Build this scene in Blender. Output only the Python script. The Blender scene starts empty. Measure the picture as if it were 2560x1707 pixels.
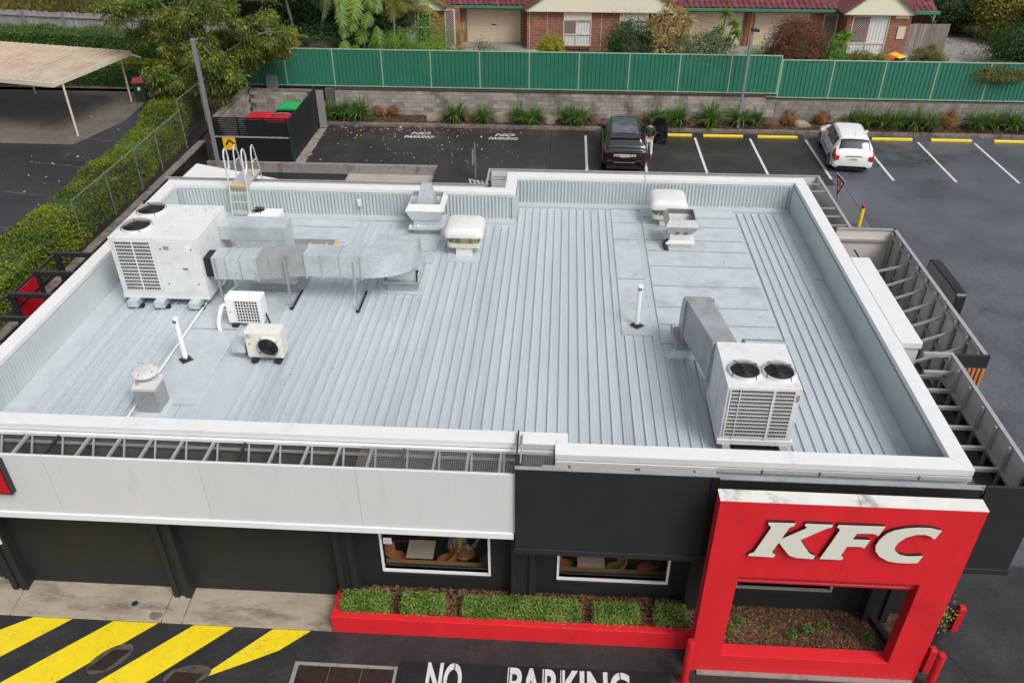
import bpy, math, random
from mathutils import Vector, Matrix
random.seed(7)
R = math.radians
sc = bpy.context.scene
COL = sc.collection
# ------------------------------------------------------------ camera
cam = bpy.data.cameras.new('camera'); camo = bpy.data.objects.new('camera', cam); COL.objects.link(camo)
cam.sensor_fit = 'HORIZONTAL'; cam.sensor_width = 36.0; cam.lens = 36.0*2072.15/2560.0
cam.clip_start = 0.1; cam.clip_end = 600
YAW, PIT, ROL = -0.0602925, 0.591221, -0.0014038
_f = Vector((math.sin(YAW)*math.cos(PIT), math.cos(YAW)*math.cos(PIT), -math.sin(PIT)))
_r = Vector((math.cos(YAW), -math.sin(YAW), 0)); _u = _r.cross(_f)
_r2 = _r*math.cos(ROL)+_u*math.sin(ROL); _u2 = -_r*math.sin(ROL)+_u*math.cos(ROL)
camo.matrix_world = Matrix.Translation((0.831, -18.1098, 14.3893)) @ Matrix((_r2, _u2, -_f)).transposed().to_4x4()
sc.camera = camo
# ------------------------------------------------------------ world, sun, exposure (overcast after rain)
SUN_EL, SUN_AZ = 50.0, 138.0      # azimuth clockwise from +Y: brighter sky in front of the building, to the right
w = bpy.data.worlds.new('World'); sc.world = w; w.use_nodes = True
nt = w.node_tree; bgn = nt.nodes['Background']
sky = nt.nodes.new('ShaderNodeTexSky'); sky.sky_type = 'NISHITA'; sky.sun_disc = False
sky.sun_elevation = R(SUN_EL); sky.sun_rotation = R(SUN_AZ); sky.air_density = 1.0; sky.dust_density = 4.0; sky.ozone_density = 1.0
hsv = nt.nodes.new('ShaderNodeHueSaturation'); hsv.inputs['Saturation'].default_value = 0.28
nt.links.new(sky.outputs[0], hsv.inputs['Color']); nt.links.new(hsv.outputs[0], bgn.inputs[0]); bgn.inputs[1].default_value = 0.125
sl = bpy.data.lights.new('sun', 'SUN'); slo = bpy.data.objects.new('sun', sl); COL.objects.link(slo)
sl.energy = 1.5; sl.angle = R(24); sl.color = (1.0, 0.97, 0.93)
_d = Vector((math.sin(R(SUN_AZ))*math.cos(R(SUN_EL)), math.cos(R(SUN_AZ))*math.cos(R(SUN_EL)), math.sin(R(SUN_EL))))
slo.rotation_euler = _d.to_track_quat('Z', 'Y').to_euler()
vs = sc.view_settings; vs.view_transform = 'Standard'; vs.look = 'None'; vs.exposure = 0.25; vs.gamma = 1.0; vs.use_curve_mapping = False

# ------------------------------------------------------------ materials
def lin(c): return tuple(((v/255.0)/12.92 if v/255.0 <= 0.04045 else ((v/255.0+0.055)/1.055)**2.4) for v in c)
MATS = {}
def mat(name, rgb, rough=0.6, metal=0.0, var=0.12, scale=3.0, detail=4.0, bump=0.0, bscale=40.0, spec=0.5, dirt=None, dirt_amt=0.0, dscale=1.5, dthr=0.55, island=0.0, coat=0.0, stretch=(1,1,1), trans=0.0, rvar=0.0):
    """procedural surface: base colour (linear rgb), broad noise variation, fine bump, optional stain colour in noise patches"""
    m = bpy.data.materials.new(name); m.use_nodes = True; n = m.node_tree; N = n.nodes; L = n.links
    b = N['Principled BSDF']; b.inputs['Roughness'].default_value = rough; b.inputs['Metallic'].default_value = metal
    b.inputs['Specular IOR Level'].default_value = spec
    if coat: b.inputs['Coat Weight'].default_value = coat; b.inputs['Coat Roughness'].default_value = 0.05
    geo = N.new('ShaderNodeNewGeometry'); mp = N.new('ShaderNodeMapping'); mp.inputs['Scale'].default_value = stretch
    L.new(geo.outputs['Position'], mp.inputs[0])
    nz = N.new('ShaderNodeTexNoise'); nz.inputs['Scale'].default_value = scale; nz.inputs['Detail'].default_value = detail; nz.inputs['Roughness'].default_value = 0.65
    L.new(mp.outputs[0], nz.inputs['Vector'])
    mr = N.new('ShaderNodeMapRange'); mr.inputs['From Min'].default_value = 0.3; mr.inputs['From Max'].default_value = 0.7
    mr.inputs['To Min'].default_value = 1-var; mr.inputs['To Max'].default_value = 1+var; L.new(nz.outputs['Fac'], mr.inputs[0])
    col = N.new('ShaderNodeRGB'); col.outputs[0].default_value = (*rgb, 1)
    vm = N.new('ShaderNodeVectorMath'); vm.operation = 'SCALE'; L.new(col.outputs[0], vm.inputs[0]); L.new(mr.outputs[0], vm.inputs['Scale'])
    out = vm.outputs[0]
    if island:
        m2 = N.new('ShaderNodeMapRange'); m2.inputs['To Min'].default_value = 1-island; m2.inputs['To Max'].default_value = 1+island
        L.new(geo.outputs['Random Per Island'], m2.inputs[0])
        v2 = N.new('ShaderNodeVectorMath'); v2.operation = 'SCALE'; L.new(out, v2.inputs[0]); L.new(m2.outputs[0], v2.inputs['Scale']); out = v2.outputs[0]
    if dirt:
        n3 = N.new('ShaderNodeTexNoise'); n3.inputs['Scale'].default_value = dscale; n3.inputs['Detail'].default_value = 6; n3.inputs['Roughness'].default_value = 0.7
        L.new(mp.outputs[0], n3.inputs['Vector'])
        m3 = N.new('ShaderNodeMapRange'); m3.inputs['From Min'].default_value = dthr; m3.inputs['From Max'].default_value = dthr+0.14
        m3.inputs['To Min'].default_value = 0; m3.inputs['To Max'].default_value = dirt_amt; L.new(n3.outputs['Fac'], m3.inputs[0])
        mx = N.new('ShaderNodeMix'); mx.data_type = 'RGBA'; L.new(m3.outputs[0], mx.inputs['Factor']); L.new(out, mx.inputs['A']); mx.inputs['B'].default_value = (*dirt, 1)
        out = mx.outputs['Result']
        if rvar:
            m4 = N.new('ShaderNodeMapRange'); m4.inputs['From Min'].default_value = dthr; m4.inputs['From Max'].default_value = dthr+0.14
            m4.inputs['To Min'].default_value = rough; m4.inputs['To Max'].default_value = max(0.05, rough+rvar); L.new(n3.outputs['Fac'], m4.inputs[0]); L.new(m4.outputs[0], b.inputs['Roughness'])
    L.new(out, b.inputs['Base Color'])
    if trans: b.inputs['Transmission Weight'].default_value = trans
    if bump:
        n4 = N.new('ShaderNodeTexNoise'); n4.inputs['Scale'].default_value = bscale; n4.inputs['Detail'].default_value = 3; L.new(mp.outputs[0], n4.inputs['Vector'])
        bp = N.new('ShaderNodeBump'); bp.inputs['Strength'].default_value = bump; bp.inputs['Distance'].default_value = 0.02
        L.new(n4.outputs['Fac'], bp.inputs['Height']); L.new(bp.outputs[0], b.inputs['Normal'])
    MATS[name] = m; return m
def leafmat(name, cols, rough=0.5, trans=0.35, scale=0.6):
    """foliage: colour picked per leaf island along a ramp, with broad drift, some translucency"""
    m = bpy.data.materials.new(name); m.use_nodes = True; n = m.node_tree; N = n.nodes; L = n.links
    b = N['Principled BSDF']; b.inputs['Roughness'].default_value = rough; b.inputs['Specular IOR Level'].default_value = 0.35
    geo = N.new('ShaderNodeNewGeometry'); nz = N.new('ShaderNodeTexNoise'); nz.inputs['Scale'].default_value = scale; nz.inputs['Detail'].default_value = 3
    L.new(geo.outputs['Position'], nz.inputs['Vector'])
    ad = N.new('ShaderNodeMath'); ad.operation = 'MULTIPLY_ADD'; L.new(geo.outputs['Random Per Island'], ad.inputs[0]); ad.inputs[1].default_value = 0.62
    sb = N.new('ShaderNodeMath'); sb.operation = 'MULTIPLY_ADD'; L.new(nz.outputs['Fac'], sb.inputs[0]); sb.inputs[1].default_value = 1.1; sb.inputs[2].default_value = -0.36
    L.new(sb.outputs[0], ad.inputs[2])
    cr = N.new('ShaderNodeValToRGB'); e = cr.color_ramp.elements
    while len(e) < len(cols): e.new(0.5)
    for i, c in enumerate(cols): e[i].position = i/(len(cols)-1); e[i].color = (*c, 1)
    L.new(ad.outputs[0], cr.inputs[0]); L.new(cr.outputs[0], b.inputs['Base Color'])
    if trans:
        tr = N.new('ShaderNodeBsdfTranslucent'); L.new(cr.outputs[0], tr.inputs[0]); ms = N.new('ShaderNodeMixShader'); ms.inputs[0].default_value = trans
        L.new(b.outputs[0], ms.inputs[1]); L.new(tr.outputs[0], ms.inputs[2]); L.new(ms.outputs[0], N['Material Output'].inputs[0])
    MATS[name] = m; return m
# metals, paints
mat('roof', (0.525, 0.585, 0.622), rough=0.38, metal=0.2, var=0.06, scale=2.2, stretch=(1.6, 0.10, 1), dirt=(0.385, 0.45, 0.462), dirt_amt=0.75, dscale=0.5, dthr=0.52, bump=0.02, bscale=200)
mat('flat_tray', (0.52, 0.575, 0.60), rough=0.42, metal=0.15, var=0.08, scale=2.5, dirt=(0.36, 0.42, 0.435), dirt_amt=0.7, dscale=0.8, dthr=0.52)
mat('cladding', (0.46, 0.515, 0.52), rough=0.42, metal=0.2, var=0.07, scale=1.0)
mat('cap_white', (0.70, 0.70, 0.70), rough=0.5, var=0.03, scale=2.0, dirt=(0.47, 0.46, 0.42), dirt_amt=0.55, dscale=1.3, dthr=0.60)
mat('galv', (0.56, 0.615, 0.625), rough=0.34, metal=0.35, var=0.15, scale=1.6, dirt=(0.41, 0.45, 0.46), dirt_amt=0.6, dscale=14, dthr=0.5)
mat('galv_dull', (0.34, 0.355, 0.36), rough=0.45, metal=0.3, var=0.18, scale=2.5, dirt=(0.44, 0.46, 0.47), dirt_amt=0.6, dscale=30, dthr=0.5)
mat('steel_stand', (0.36, 0.38, 0.38), rough=0.45, metal=0.4, var=0.1)
mat('ac_white', (0.67, 0.68, 0.685), rough=0.45, var=0.05, scale=2, dirt=(0.47, 0.47, 0.45), dirt_amt=0.6, dscale=2.6, dthr=0.55)
mat('ladder_alu', (0.60, 0.61, 0.61), rough=0.4, metal=0.2, var=0.06)
mat('ac_cream', (0.70, 0.69, 0.63), rough=0.45, var=0.04)
mat('white_plain', (0.80, 0.80, 0.79), rough=0.45, var=0.03)
mat('black_plastic', (0.012, 0.012, 0.014), rough=0.5, var=0.1)
mat('rubber', (0.015, 0.015, 0.016), rough=0.75, var=0.1)
mat('coil', (0.075, 0.042, 0.032), rough=0.8, var=0.5, scale=25)
mat('coil_dark', (0.022, 0.021, 0.020), rough=0.8, var=0.4, scale=25)
mat('dome_white', (0.66, 0.655, 0.64), rough=0.55, var=0.04, dirt=(0.46, 0.46, 0.43), dirt_amt=0.5, dscale=3, dthr=0.55)
mat('dome_cream', (0.62, 0.60, 0.45), rough=0.55, var=0.06)
mat('rusty_cowl', (0.60, 0.60, 0.58), rough=0.6, metal=0.1, var=0.1, dirt=(0.36, 0.15, 0.035), dirt_amt=0.9, dscale=6, dthr=0.60)
mat('fascia', (0.66, 0.652, 0.64), rough=0.5, var=0.03, scale=0.8, dirt=(0.54, 0.53, 0.50), dirt_amt=0.45, dscale=1.6, dthr=0.56, stretch=(1.6, 1, 0.25))
mat('black_clad', (0.019, 0.021, 0.023), rough=0.48, var=0.12, scale=2)
mat('black_wall', (0.0145, 0.0150, 0.0148), rough=0.62, var=0.2, scale=1.5, bump=0.15, bscale=120, dirt=(0.026, 0.025, 0.023), dirt_amt=0.6, dscale=1.2, dthr=0.56)
mat('black_paint', (0.012, 0.013, 0.015), rough=0.38, var=0.1)
mat('inner_wall', (0.115, 0.105, 0.095), rough=0.75, var=0.25, scale=3, stretch=(1, 1, 0.35))
mat('alu', (0.42, 0.42, 0.41), rough=0.45, metal=0.35, var=0.12, scale=5)
mat('alu_panel', (0.46, 0.455, 0.43), rough=0.5, metal=0.1, var=0.1, scale=2.5, dirt=(0.33, 0.31, 0.28), dirt_amt=0.4, dscale=2, dthr=0.55)
mat('pink_panel', (0.60, 0.55, 0.51), rough=0.5, var=0.05, scale=2, dirt=(0.40, 0.37, 0.33), dirt_amt=0.4, dscale=3, dthr=0.6)
mat('red', (0.67, 0.015, 0.023), rough=0.55, var=0.07, scale=2, bump=0.10, bscale=150, dirt=(0.42, 0.012, 0.016), dirt_amt=0.5, dscale=1.2, dthr=0.56, stretch=(1, 1, 0.5))
mat('red_gloss', (0.52, 0.012, 0.02), rough=0.35, var=0.06)
mat('dirty_white', (0.68, 0.67, 0.635), rough=0.6, var=0.05, dirt=(0.16, 0.15, 0.13), dirt_amt=0.85, dscale=1.25, dthr=0.545)
mat('letter', (0.70, 0.70, 0.60), rough=0.4, var=0.02)
mat('timber_slat', (0.50, 0.20, 0.075), rough=0.5, var=0.15, scale=4, stretch=(6, 6, 1))
mat('brass_tag', (0.75, 0.42, 0.10), rough=0.6)
mat('yellow_sign', (0.80, 0.47, 0.01), rough=0.45, var=0.03)
mat('yellow_paint', (0.78, 0.60, 0.012), rough=0.55, var=0.05, scale=3, dirt=(0.30, 0.22, 0.02), dirt_amt=0.5, dscale=9, dthr=0.63)
mat('yellow_stop', (0.72, 0.52, 0.015), rough=0.5, var=0.06, scale=4, dirt=(0.3, 0.2, 0.03), dirt_amt=0.5, dscale=5, dthr=0.6)
mat('line_white', (0.62, 0.62, 0.62), rough=0.6, var=0.06, scale=5, dirt=(0.20, 0.20, 0.20), dirt_amt=0.5, dscale=8, dthr=0.6)
mat('stencil_white', (0.55, 0.55, 0.54), rough=0.6, var=0.1, scale=6, dirt=(0.06, 0.06, 0.06), dirt_amt=0.9, dscale=7, dthr=0.56)
# ground
mat('asphalt_front', (0.021, 0.022, 0.022), rough=0.58, var=0.3, scale=1.2, bump=0.3, bscale=90, dirt=(0.042, 0.041, 0.039), dirt_amt=0.7, dscale=0.9, dthr=0.5)
mat('asphalt_right', (0.082, 0.088, 0.104), rough=0.40, var=0.25, scale=0.4, bump=0.18, bscale=90, dirt=(0.028, 0.032, 0.034), dirt_amt=0.85, dscale=0.22, dthr=0.515, rvar=-0.18)
mat('asphalt_back', (0.032, 0.029, 0.028), rough=0.45, var=0.3, scale=0.6, bump=0.2, bscale=90, dirt=(0.072, 0.058, 0.044), dirt_amt=0.8, dscale=0.3, dthr=0.55)
mat('asphalt_wet', (0.017, 0.0175, 0.020), rough=0.36, var=0.35, scale=0.6, bump=0.25, bscale=80, dirt=(0.055, 0.05, 0.045), dirt_amt=0.5, dscale=0.22, dthr=0.57, rvar=0.2)
mat('asphalt_dry', (0.135, 0.118, 0.098), rough=0.8, var=0.2, scale=1.2, bump=0.2, bscale=90, dirt=(0.06, 0.055, 0.05), dirt_amt=0.7, dscale=1.0, dthr=0.55)
mat('concrete', (0.34, 0.29, 0.22), rough=0.75, var=0.14, scale=2.5, bump=0.1, bscale=120, dirt=(0.15, 0.128, 0.10), dirt_amt=0.85, dscale=1.4, dthr=0.50, stretch=(0.5, 1.6, 1))
mat('path_grey', (0.105, 0.108, 0.115), rough=0.45, var=0.12, scale=1.0, bump=0.1, bscale=90)
mat('kerb', (0.20, 0.17, 0.145), rough=0.75, var=0.25, scale=4, dirt=(0.075, 0.06, 0.05), dirt_amt=0.8, dscale=2.5, dthr=0.48)
mat('concrete_old', (0.27, 0.25, 0.235), rough=0.8, var=0.2, scale=3, dirt=(0.11, 0.10, 0.09), dirt_amt=0.8, dscale=3, dthr=0.5, stretch=(1, 1, 0.4))
mat('ramp_conc', (0.36, 0.35, 0.31), rough=0.55, var=0.12, scale=1.5, dirt=(0.30, 0.17, 0.07), dirt_amt=0.5, dscale=0.8, dthr=0.58)
mat('block', (0.29, 0.265, 0.24), rough=0.85, var=0.2, scale=2.2, bump=0.2, bscale=60, island=0.16, dirt=(0.12, 0.105, 0.09), dirt_amt=0.75, dscale=1.3, dthr=0.52, stretch=(1, 1, 0.5))
mat('mortar', (0.105, 0.095, 0.085), rough=0.9, var=0.2)
mat('earth', (0.045, 0.032, 0.022), rough=0.95, var=0.35, scale=4, bump=0.4, bscale=40)
mat('yard', (0.07, 0.065, 0.05), rough=0.9, var=0.4, scale=1.0, dirt=(0.035, 0.055, 0.015), dirt_amt=0.9, dscale=0.5, dthr=0.48)
mat('yard_conc', (0.27, 0.26, 0.25), rough=0.7, var=0.15, scale=2, dirt=(0.13, 0.12, 0.12), dirt_amt=0.6, dscale=0.8, dthr=0.5)
mat('mulch_base', (0.05, 0.03, 0.02), rough=0.95, var=0.4, scale=12)
leafmat('mulch_chip', [(0.05, 0.026, 0.016), (0.12, 0.06, 0.032), (0.22, 0.115, 0.06), (0.07, 0.04, 0.028)], rough=0.8, trans=0)
mat('pit_surround', (0.085, 0.07, 0.055), rough=0.8, var=0.35, scale=5, dirt=(0.03, 0.028, 0.024), dirt_amt=0.8, dscale=4, dthr=0.5)
mat('faint_line', (0.16, 0.16, 0.16), rough=0.7, var=0.3, scale=3, dirt=(0.02, 0.02, 0.02), dirt_amt=0.9, dscale=2.5, dthr=0.5)
mat('manhole', (0.030, 0.016, 0.013), rough=0.6, metal=0.2, var=0.4, scale=6, bump=0.3, bscale=120, dirt=(0.13, 0.045, 0.015), dirt_amt=0.7, dscale=3, dthr=0.6)
# fence, house
mat('fence_green', (0.028, 0.165, 0.105), rough=0.45, var=0.07, scale=1.0)
mat('fence_rail', (0.27, 0.40, 0.27), rough=0.5, var=0.05)
mat('brick', (0.25, 0.088, 0.05), rough=0.85, var=0.28, scale=9)
mat('brick_trim', (0.19, 0.05, 0.035), rough=0.8, var=0.2, scale=8)
mat('tile', (0.135, 0.036, 0.04), rough=0.38, var=0.3, scale=5, island=0.25)
mat('tile_ridge', (0.30, 0.05, 0.035), rough=0.5, var=0.25, scale=5)
mat('gable_cream', (0.74, 0.70, 0.54), rough=0.6, var=0.02)
mat('gutter_green', (0.05, 0.20, 0.12), rough=0.4, var=0.05)
mat('roller_door', (0.62, 0.52, 0.38), rough=0.55, var=0.04)
mat('win_frame', (0.62, 0.50, 0.42), rough=0.5, var=0.03)
mat('curtain', (0.58, 0.60, 0.58), rough=0.9, var=0.05)
mat('dark_glass', (0.03, 0.033, 0.035), rough=0.08, var=0.1)
mat('paling', (0.23, 0.20, 0.175), rough=0.85, var=0.3, scale=4, stretch=(6, 6, 0.5), island=0.22)
mat('paling_grey', (0.30, 0.285, 0.265), rough=0.85, var=0.25, scale=4, stretch=(6, 6, 0.5), island=0.18)
mat('pole_grey', (0.22, 0.24, 0.26), rough=0.5, metal=0.2, var=0.08)
mat('fence_post', (0.16, 0.145, 0.13), rough=0.7, metal=0.1, var=0.25, scale=6, dirt=(0.10, 0.06, 0.04), dirt_amt=0.6, dscale=5, dthr=0.55)
mat('carport_roof', (0.52, 0.43, 0.33), rough=0.6, var=0.10, scale=1.5, dirt=(0.36, 0.27, 0.21), dirt_amt=0.6, dscale=0.6, dthr=0.5)
mat('carport_cream', (0.62, 0.55, 0.42), rough=0.55, var=0.06)
mat('bin_green', (0.014, 0.035, 0.028), rough=0.5, var=0.1)
mat('bin_red', (0.52, 0.018, 0.03), rough=0.4, var=0.06, dirt=(0.65, 0.35, 0.30), dirt_amt=0.6, dscale=14, dthr=0.66)
mat('bin_lid_green', (0.02, 0.42, 0.10), rough=0.4, var=0.08, dirt=(0.3, 0.55, 0.3), dirt_amt=0.4, dscale=14, dthr=0.66)
mat('bin_lid_yellow', (0.75, 0.46, 0.01), rough=0.4)
mat('sign_red', (0.42, 0.012, 0.02), rough=0.4)
mat('rock_pale', (0.24, 0.19, 0.135), rough=0.85, var=0.35, scale=5, bump=0.4, bscale=12, dirt=(0.36, 0.34, 0.31), dirt_amt=0.7, dscale=4, dthr=0.52)
mat('rock_brown', (0.12, 0.055, 0.032), rough=0.85, var=0.35, scale=5, bump=0.4, bscale=12)
mat('bark', (0.17, 0.135, 0.10), rough=0.9, var=0.3, scale=6, bump=0.4, bscale=25, stretch=(1, 1, 0.3))
mat('palm_bark', (0.26, 0.24, 0.22), rough=0.85, var=0.35, scale=5, dirt=(0.03, 0.03, 0.025), dirt_amt=0.8, dscale=3, dthr=0.5)
mat('pot', (0.40, 0.16, 0.07), rough=0.7)
# interior
mat('table_top', (0.60, 0.53, 0.44), rough=0.5, var=0.08, scale=8)
mat('chair_tan', (0.50, 0.22, 0.08), rough=0.6, var=0.12)
mat('chair_yellow', (0.58, 0.38, 0.14), rough=0.6, var=0.12)
mat('bench_wood', (0.34, 0.21, 0.12), rough=0.6, var=0.1)
mat('floor_dark', (0.05, 0.045, 0.04), rough=0.6, var=0.2)
mat('maroon', (0.16, 0.03, 0.04), rough=0.6)
# vehicles, person
mat('car_black', (0.008, 0.010, 0.011), rough=0.22, var=0.05, coat=0.8)
mat('car_white', (0.80, 0.80, 0.80), rough=0.3, var=0.01, coat=0.5)
mat('car_glass', (0.012, 0.016, 0.017), rough=0.04, var=0.05, coat=0.5)
mat('rear_glass', (0.085, 0.09, 0.105), rough=0.1, var=0.5, scale=4, coat=0.6)
mat('tail_red', (0.40, 0.012, 0.012), rough=0.2, coat=0.5)
mat('tail_dark', (0.10, 0.006, 0.010), rough=0.2, coat=0.5)
mat('chrome', (0.6, 0.6, 0.6), rough=0.15, metal=0.9)
mat('tyre', (0.014, 0.014, 0.014), rough=0.8)
mat('rim', (0.38, 0.38, 0.39), rough=0.3, metal=0.7)
mat('plate', (0.70, 0.68, 0.60), rough=0.5)
mat('plate_red', (0.35, 0.05, 0.04), rough=0.5)
mat('plate_dark', (0.06, 0.05, 0.05), rough=0.5)
mat('skin', (0.42, 0.22, 0.15), rough=0.55)
mat('top_green', (0.022, 0.032, 0.022), rough=0.85, var=0.15, scale=20)
mat('trousers', (0.62, 0.62, 0.66), rough=0.85, var=0.06)
mat('hair', (0.03, 0.018, 0.012), rough=0.6)
mat('shoe', (0.18, 0.08, 0.05), rough=0.6)
# foliage
leafmat('leaf_hedge', [(0.022, 0.048, 0.007), (0.085, 0.145, 0.015), (0.22, 0.275, 0.025), (0.40, 0.40, 0.035)])
leafmat('leaf_hedge_dark', [(0.02, 0.048, 0.012), (0.052, 0.11, 0.02), (0.11, 0.184, 0.028), (0.2, 0.26, 0.036)])
leafmat('leaf_hedge_yellow', [(0.064, 0.112, 0.0096), (0.192, 0.24, 0.016), (0.4, 0.384, 0.0192), (0.6, 0.576, 0.032)])
leafmat('leaf_box', [(0.06, 0.11, 0.025), (0.15, 0.26, 0.045), (0.29, 0.40, 0.08), (0.44, 0.48, 0.19)], scale=3)
leafmat('leaf_tree', [(0.018, 0.045, 0.010), (0.07, 0.13, 0.022), (0.24, 0.29, 0.05), (0.55, 0.52, 0.11)], trans=0.45, scale=1.3)
leafmat('leaf_bright', [(0.032, 0.104, 0.016), (0.08, 0.224, 0.024), (0.176, 0.336, 0.032), (0.32, 0.48, 0.048)])
leafmat('leaf_dark', [(0.0096, 0.0352, 0.0128), (0.0224, 0.072, 0.0208), (0.048, 0.12, 0.032), (0.112, 0.192, 0.048)])
leafmat('leaf_palm', [(0.0192, 0.08, 0.0128), (0.056, 0.16, 0.0208), (0.144, 0.272, 0.032), (0.352, 0.384, 0.048)])
leafmat('leaf_palm_gold', [(0.06, 0.11, 0.01), (0.16, 0.18, 0.02), (0.30, 0.25, 0.04), (0.40, 0.28, 0.06)])
leafmat('leaf_strappy', [(0.032, 0.088, 0.016), (0.072, 0.168, 0.0288), (0.144, 0.256, 0.048), (0.32, 0.384, 0.112)], scale=2)
leafmat('leaf_orange', [(0.14, 0.10, 0.03), (0.27, 0.13, 0.04), (0.40, 0.19, 0.055), (0.44, 0.32, 0.09)], scale=3)
leafmat('leaf_redbush', [(0.05, 0.06, 0.025), (0.13, 0.085, 0.04), (0.25, 0.075, 0.05), (0.40, 0.14, 0.075)], scale=2)
leafmat('leaf_olive', [(0.045, 0.0675, 0.018), (0.12, 0.135, 0.03), (0.24, 0.2325, 0.045), (0.36, 0.315, 0.075)])
leafmat('leaf_straw', [(0.18, 0.17, 0.06), (0.38, 0.32, 0.13), (0.55, 0.45, 0.20), (0.62, 0.52, 0.28)], scale=2)
leafmat('leaf_grey', [(0.05, 0.09, 0.03), (0.11, 0.16, 0.06), (0.20, 0.25, 0.12), (0.36, 0.38, 0.25)], scale=2)
leafmat('leaf_grass', [(0.04, 0.05, 0.012), (0.10, 0.10, 0.025), (0.18, 0.16, 0.04), (0.24, 0.17, 0.07)], scale=0.4)
leafmat('leaf_flower', [(0.6, 0.58, 0.5), (0.7, 0.68, 0.6)], trans=0.2)
leafmat('petal_yellow', [(0.75, 0.50, 0.01), (0.8, 0.62, 0.02)], trans=0.2)
leafmat('petal_pink', [(0.45, 0.04, 0.05), (0.6, 0.2, 0.1)], trans=0.2)
leafmat('litter', [(0.25, 0.13, 0.04), (0.4, 0.25, 0.1), (0.45, 0.42, 0.36), (0.12, 0.07, 0.03)], trans=0)
# glass pane for the restaurant windows
def glassmat():
    m = bpy.data.materials.new('window_glass'); m.use_nodes = True; N = m.node_tree.nodes; L = m.node_tree.links
    g = N.new('ShaderNodeBsdfGlossy'); g.inputs['Roughness'].default_value = 0.02; g.inputs['Color'].default_value = (0.9, 0.9, 0.9, 1)
    t = N.new('ShaderNodeBsdfTransparent'); t.inputs[0].default_value = (0.9, 0.89, 0.87, 1)
    lw = N.new('ShaderNodeLayerWeight'); lw.inputs[0].default_value = 0.5
    pw = N.new('ShaderNodeMath'); pw.operation = 'POWER'; L.new(lw.outputs['Facing'], pw.inputs[0]); pw.inputs[1].default_value = 5.0
    f = N.new('ShaderNodeMath'); f.operation = 'MULTIPLY_ADD'; L.new(pw.outputs[0], f.inputs[0]); f.inputs[1].default_value = 0.9; f.inputs[2].default_value = 0.05
    x = N.new('ShaderNodeMixShader'); L.new(f.outputs[0], x.inputs[0]); L.new(t.outputs[0], x.inputs[1]); L.new(g.outputs[0], x.inputs[2])
    L.new(x.outputs[0], N['Material Output'].inputs[0]); MATS['window_glass'] = m
glassmat()
def brickmat():
    m = MATS['brick']; N = m.node_tree.nodes; L = m.node_tree.links; b = N['Principled BSDF']
    src = b.inputs['Base Color'].links[0].from_socket
    geo = N.new('ShaderNodeNewGeometry'); sx = N.new('ShaderNodeSeparateXYZ'); L.new(geo.outputs['Position'], sx.inputs[0])
    ad = N.new('ShaderNodeMath'); ad.operation = 'ADD'; L.new(sx.outputs[0], ad.inputs[0]); L.new(sx.outputs[1], ad.inputs[1])
    cb = N.new('ShaderNodeCombineXYZ'); L.new(ad.outputs[0], cb.inputs[0]); L.new(sx.outputs[2], cb.inputs[1])
    bt = N.new('ShaderNodeTexBrick'); bt.inputs['Scale'].default_value = 1.0; bt.inputs['Brick Width'].default_value = 0.24; bt.inputs['Row Height'].default_value = 0.086
    bt.inputs['Mortar Size'].default_value = 0.009; bt.inputs['Bias'].default_value = 0.0; bt.inputs['Color1'].default_value = (1.15, 1.1, 1.05, 1); bt.inputs['Color2'].default_value = (0.68, 0.72, 0.85, 1); bt.inputs['Mortar'].default_value = (1.3, 2.4, 3.0, 1)
    L.new(cb.outputs[0], bt.inputs['Vector'])
    mu = N.new('ShaderNodeMix'); mu.data_type = 'RGBA'; mu.blend_type = 'MULTIPLY'; mu.inputs['Factor'].default_value = 1
    L.new(src, mu.inputs['A']); L.new(bt.outputs['Color'], mu.inputs['B']); L.new(mu.outputs['Result'], b.inputs['Base Color'])
brickmat()
def objrand(name, lo, hi):
    """tone shifts from piece to piece"""
    m = MATS[name]; N = m.node_tree.nodes; L = m.node_tree.links; b = N['Principled BSDF']; src = b.inputs['Base Color'].links[0].from_socket
    oi = N.new('ShaderNodeObjectInfo'); mr = N.new('ShaderNodeMapRange'); mr.inputs['To Min'].default_value = lo; mr.inputs['To Max'].default_value = hi; L.new(oi.outputs['Random'], mr.inputs[0])
    vm = N.new('ShaderNodeVectorMath'); vm.operation = 'SCALE'; L.new(src, vm.inputs[0]); L.new(mr.outputs[0], vm.inputs['Scale']); L.new(vm.outputs[0], b.inputs['Base Color'])
objrand('block', .72, 1.22); objrand('tile', .75, 1.3); objrand('roof', .965, 1.035); objrand('fascia', .98, 1.02); objrand('fence_green', .93, 1.07)
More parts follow.
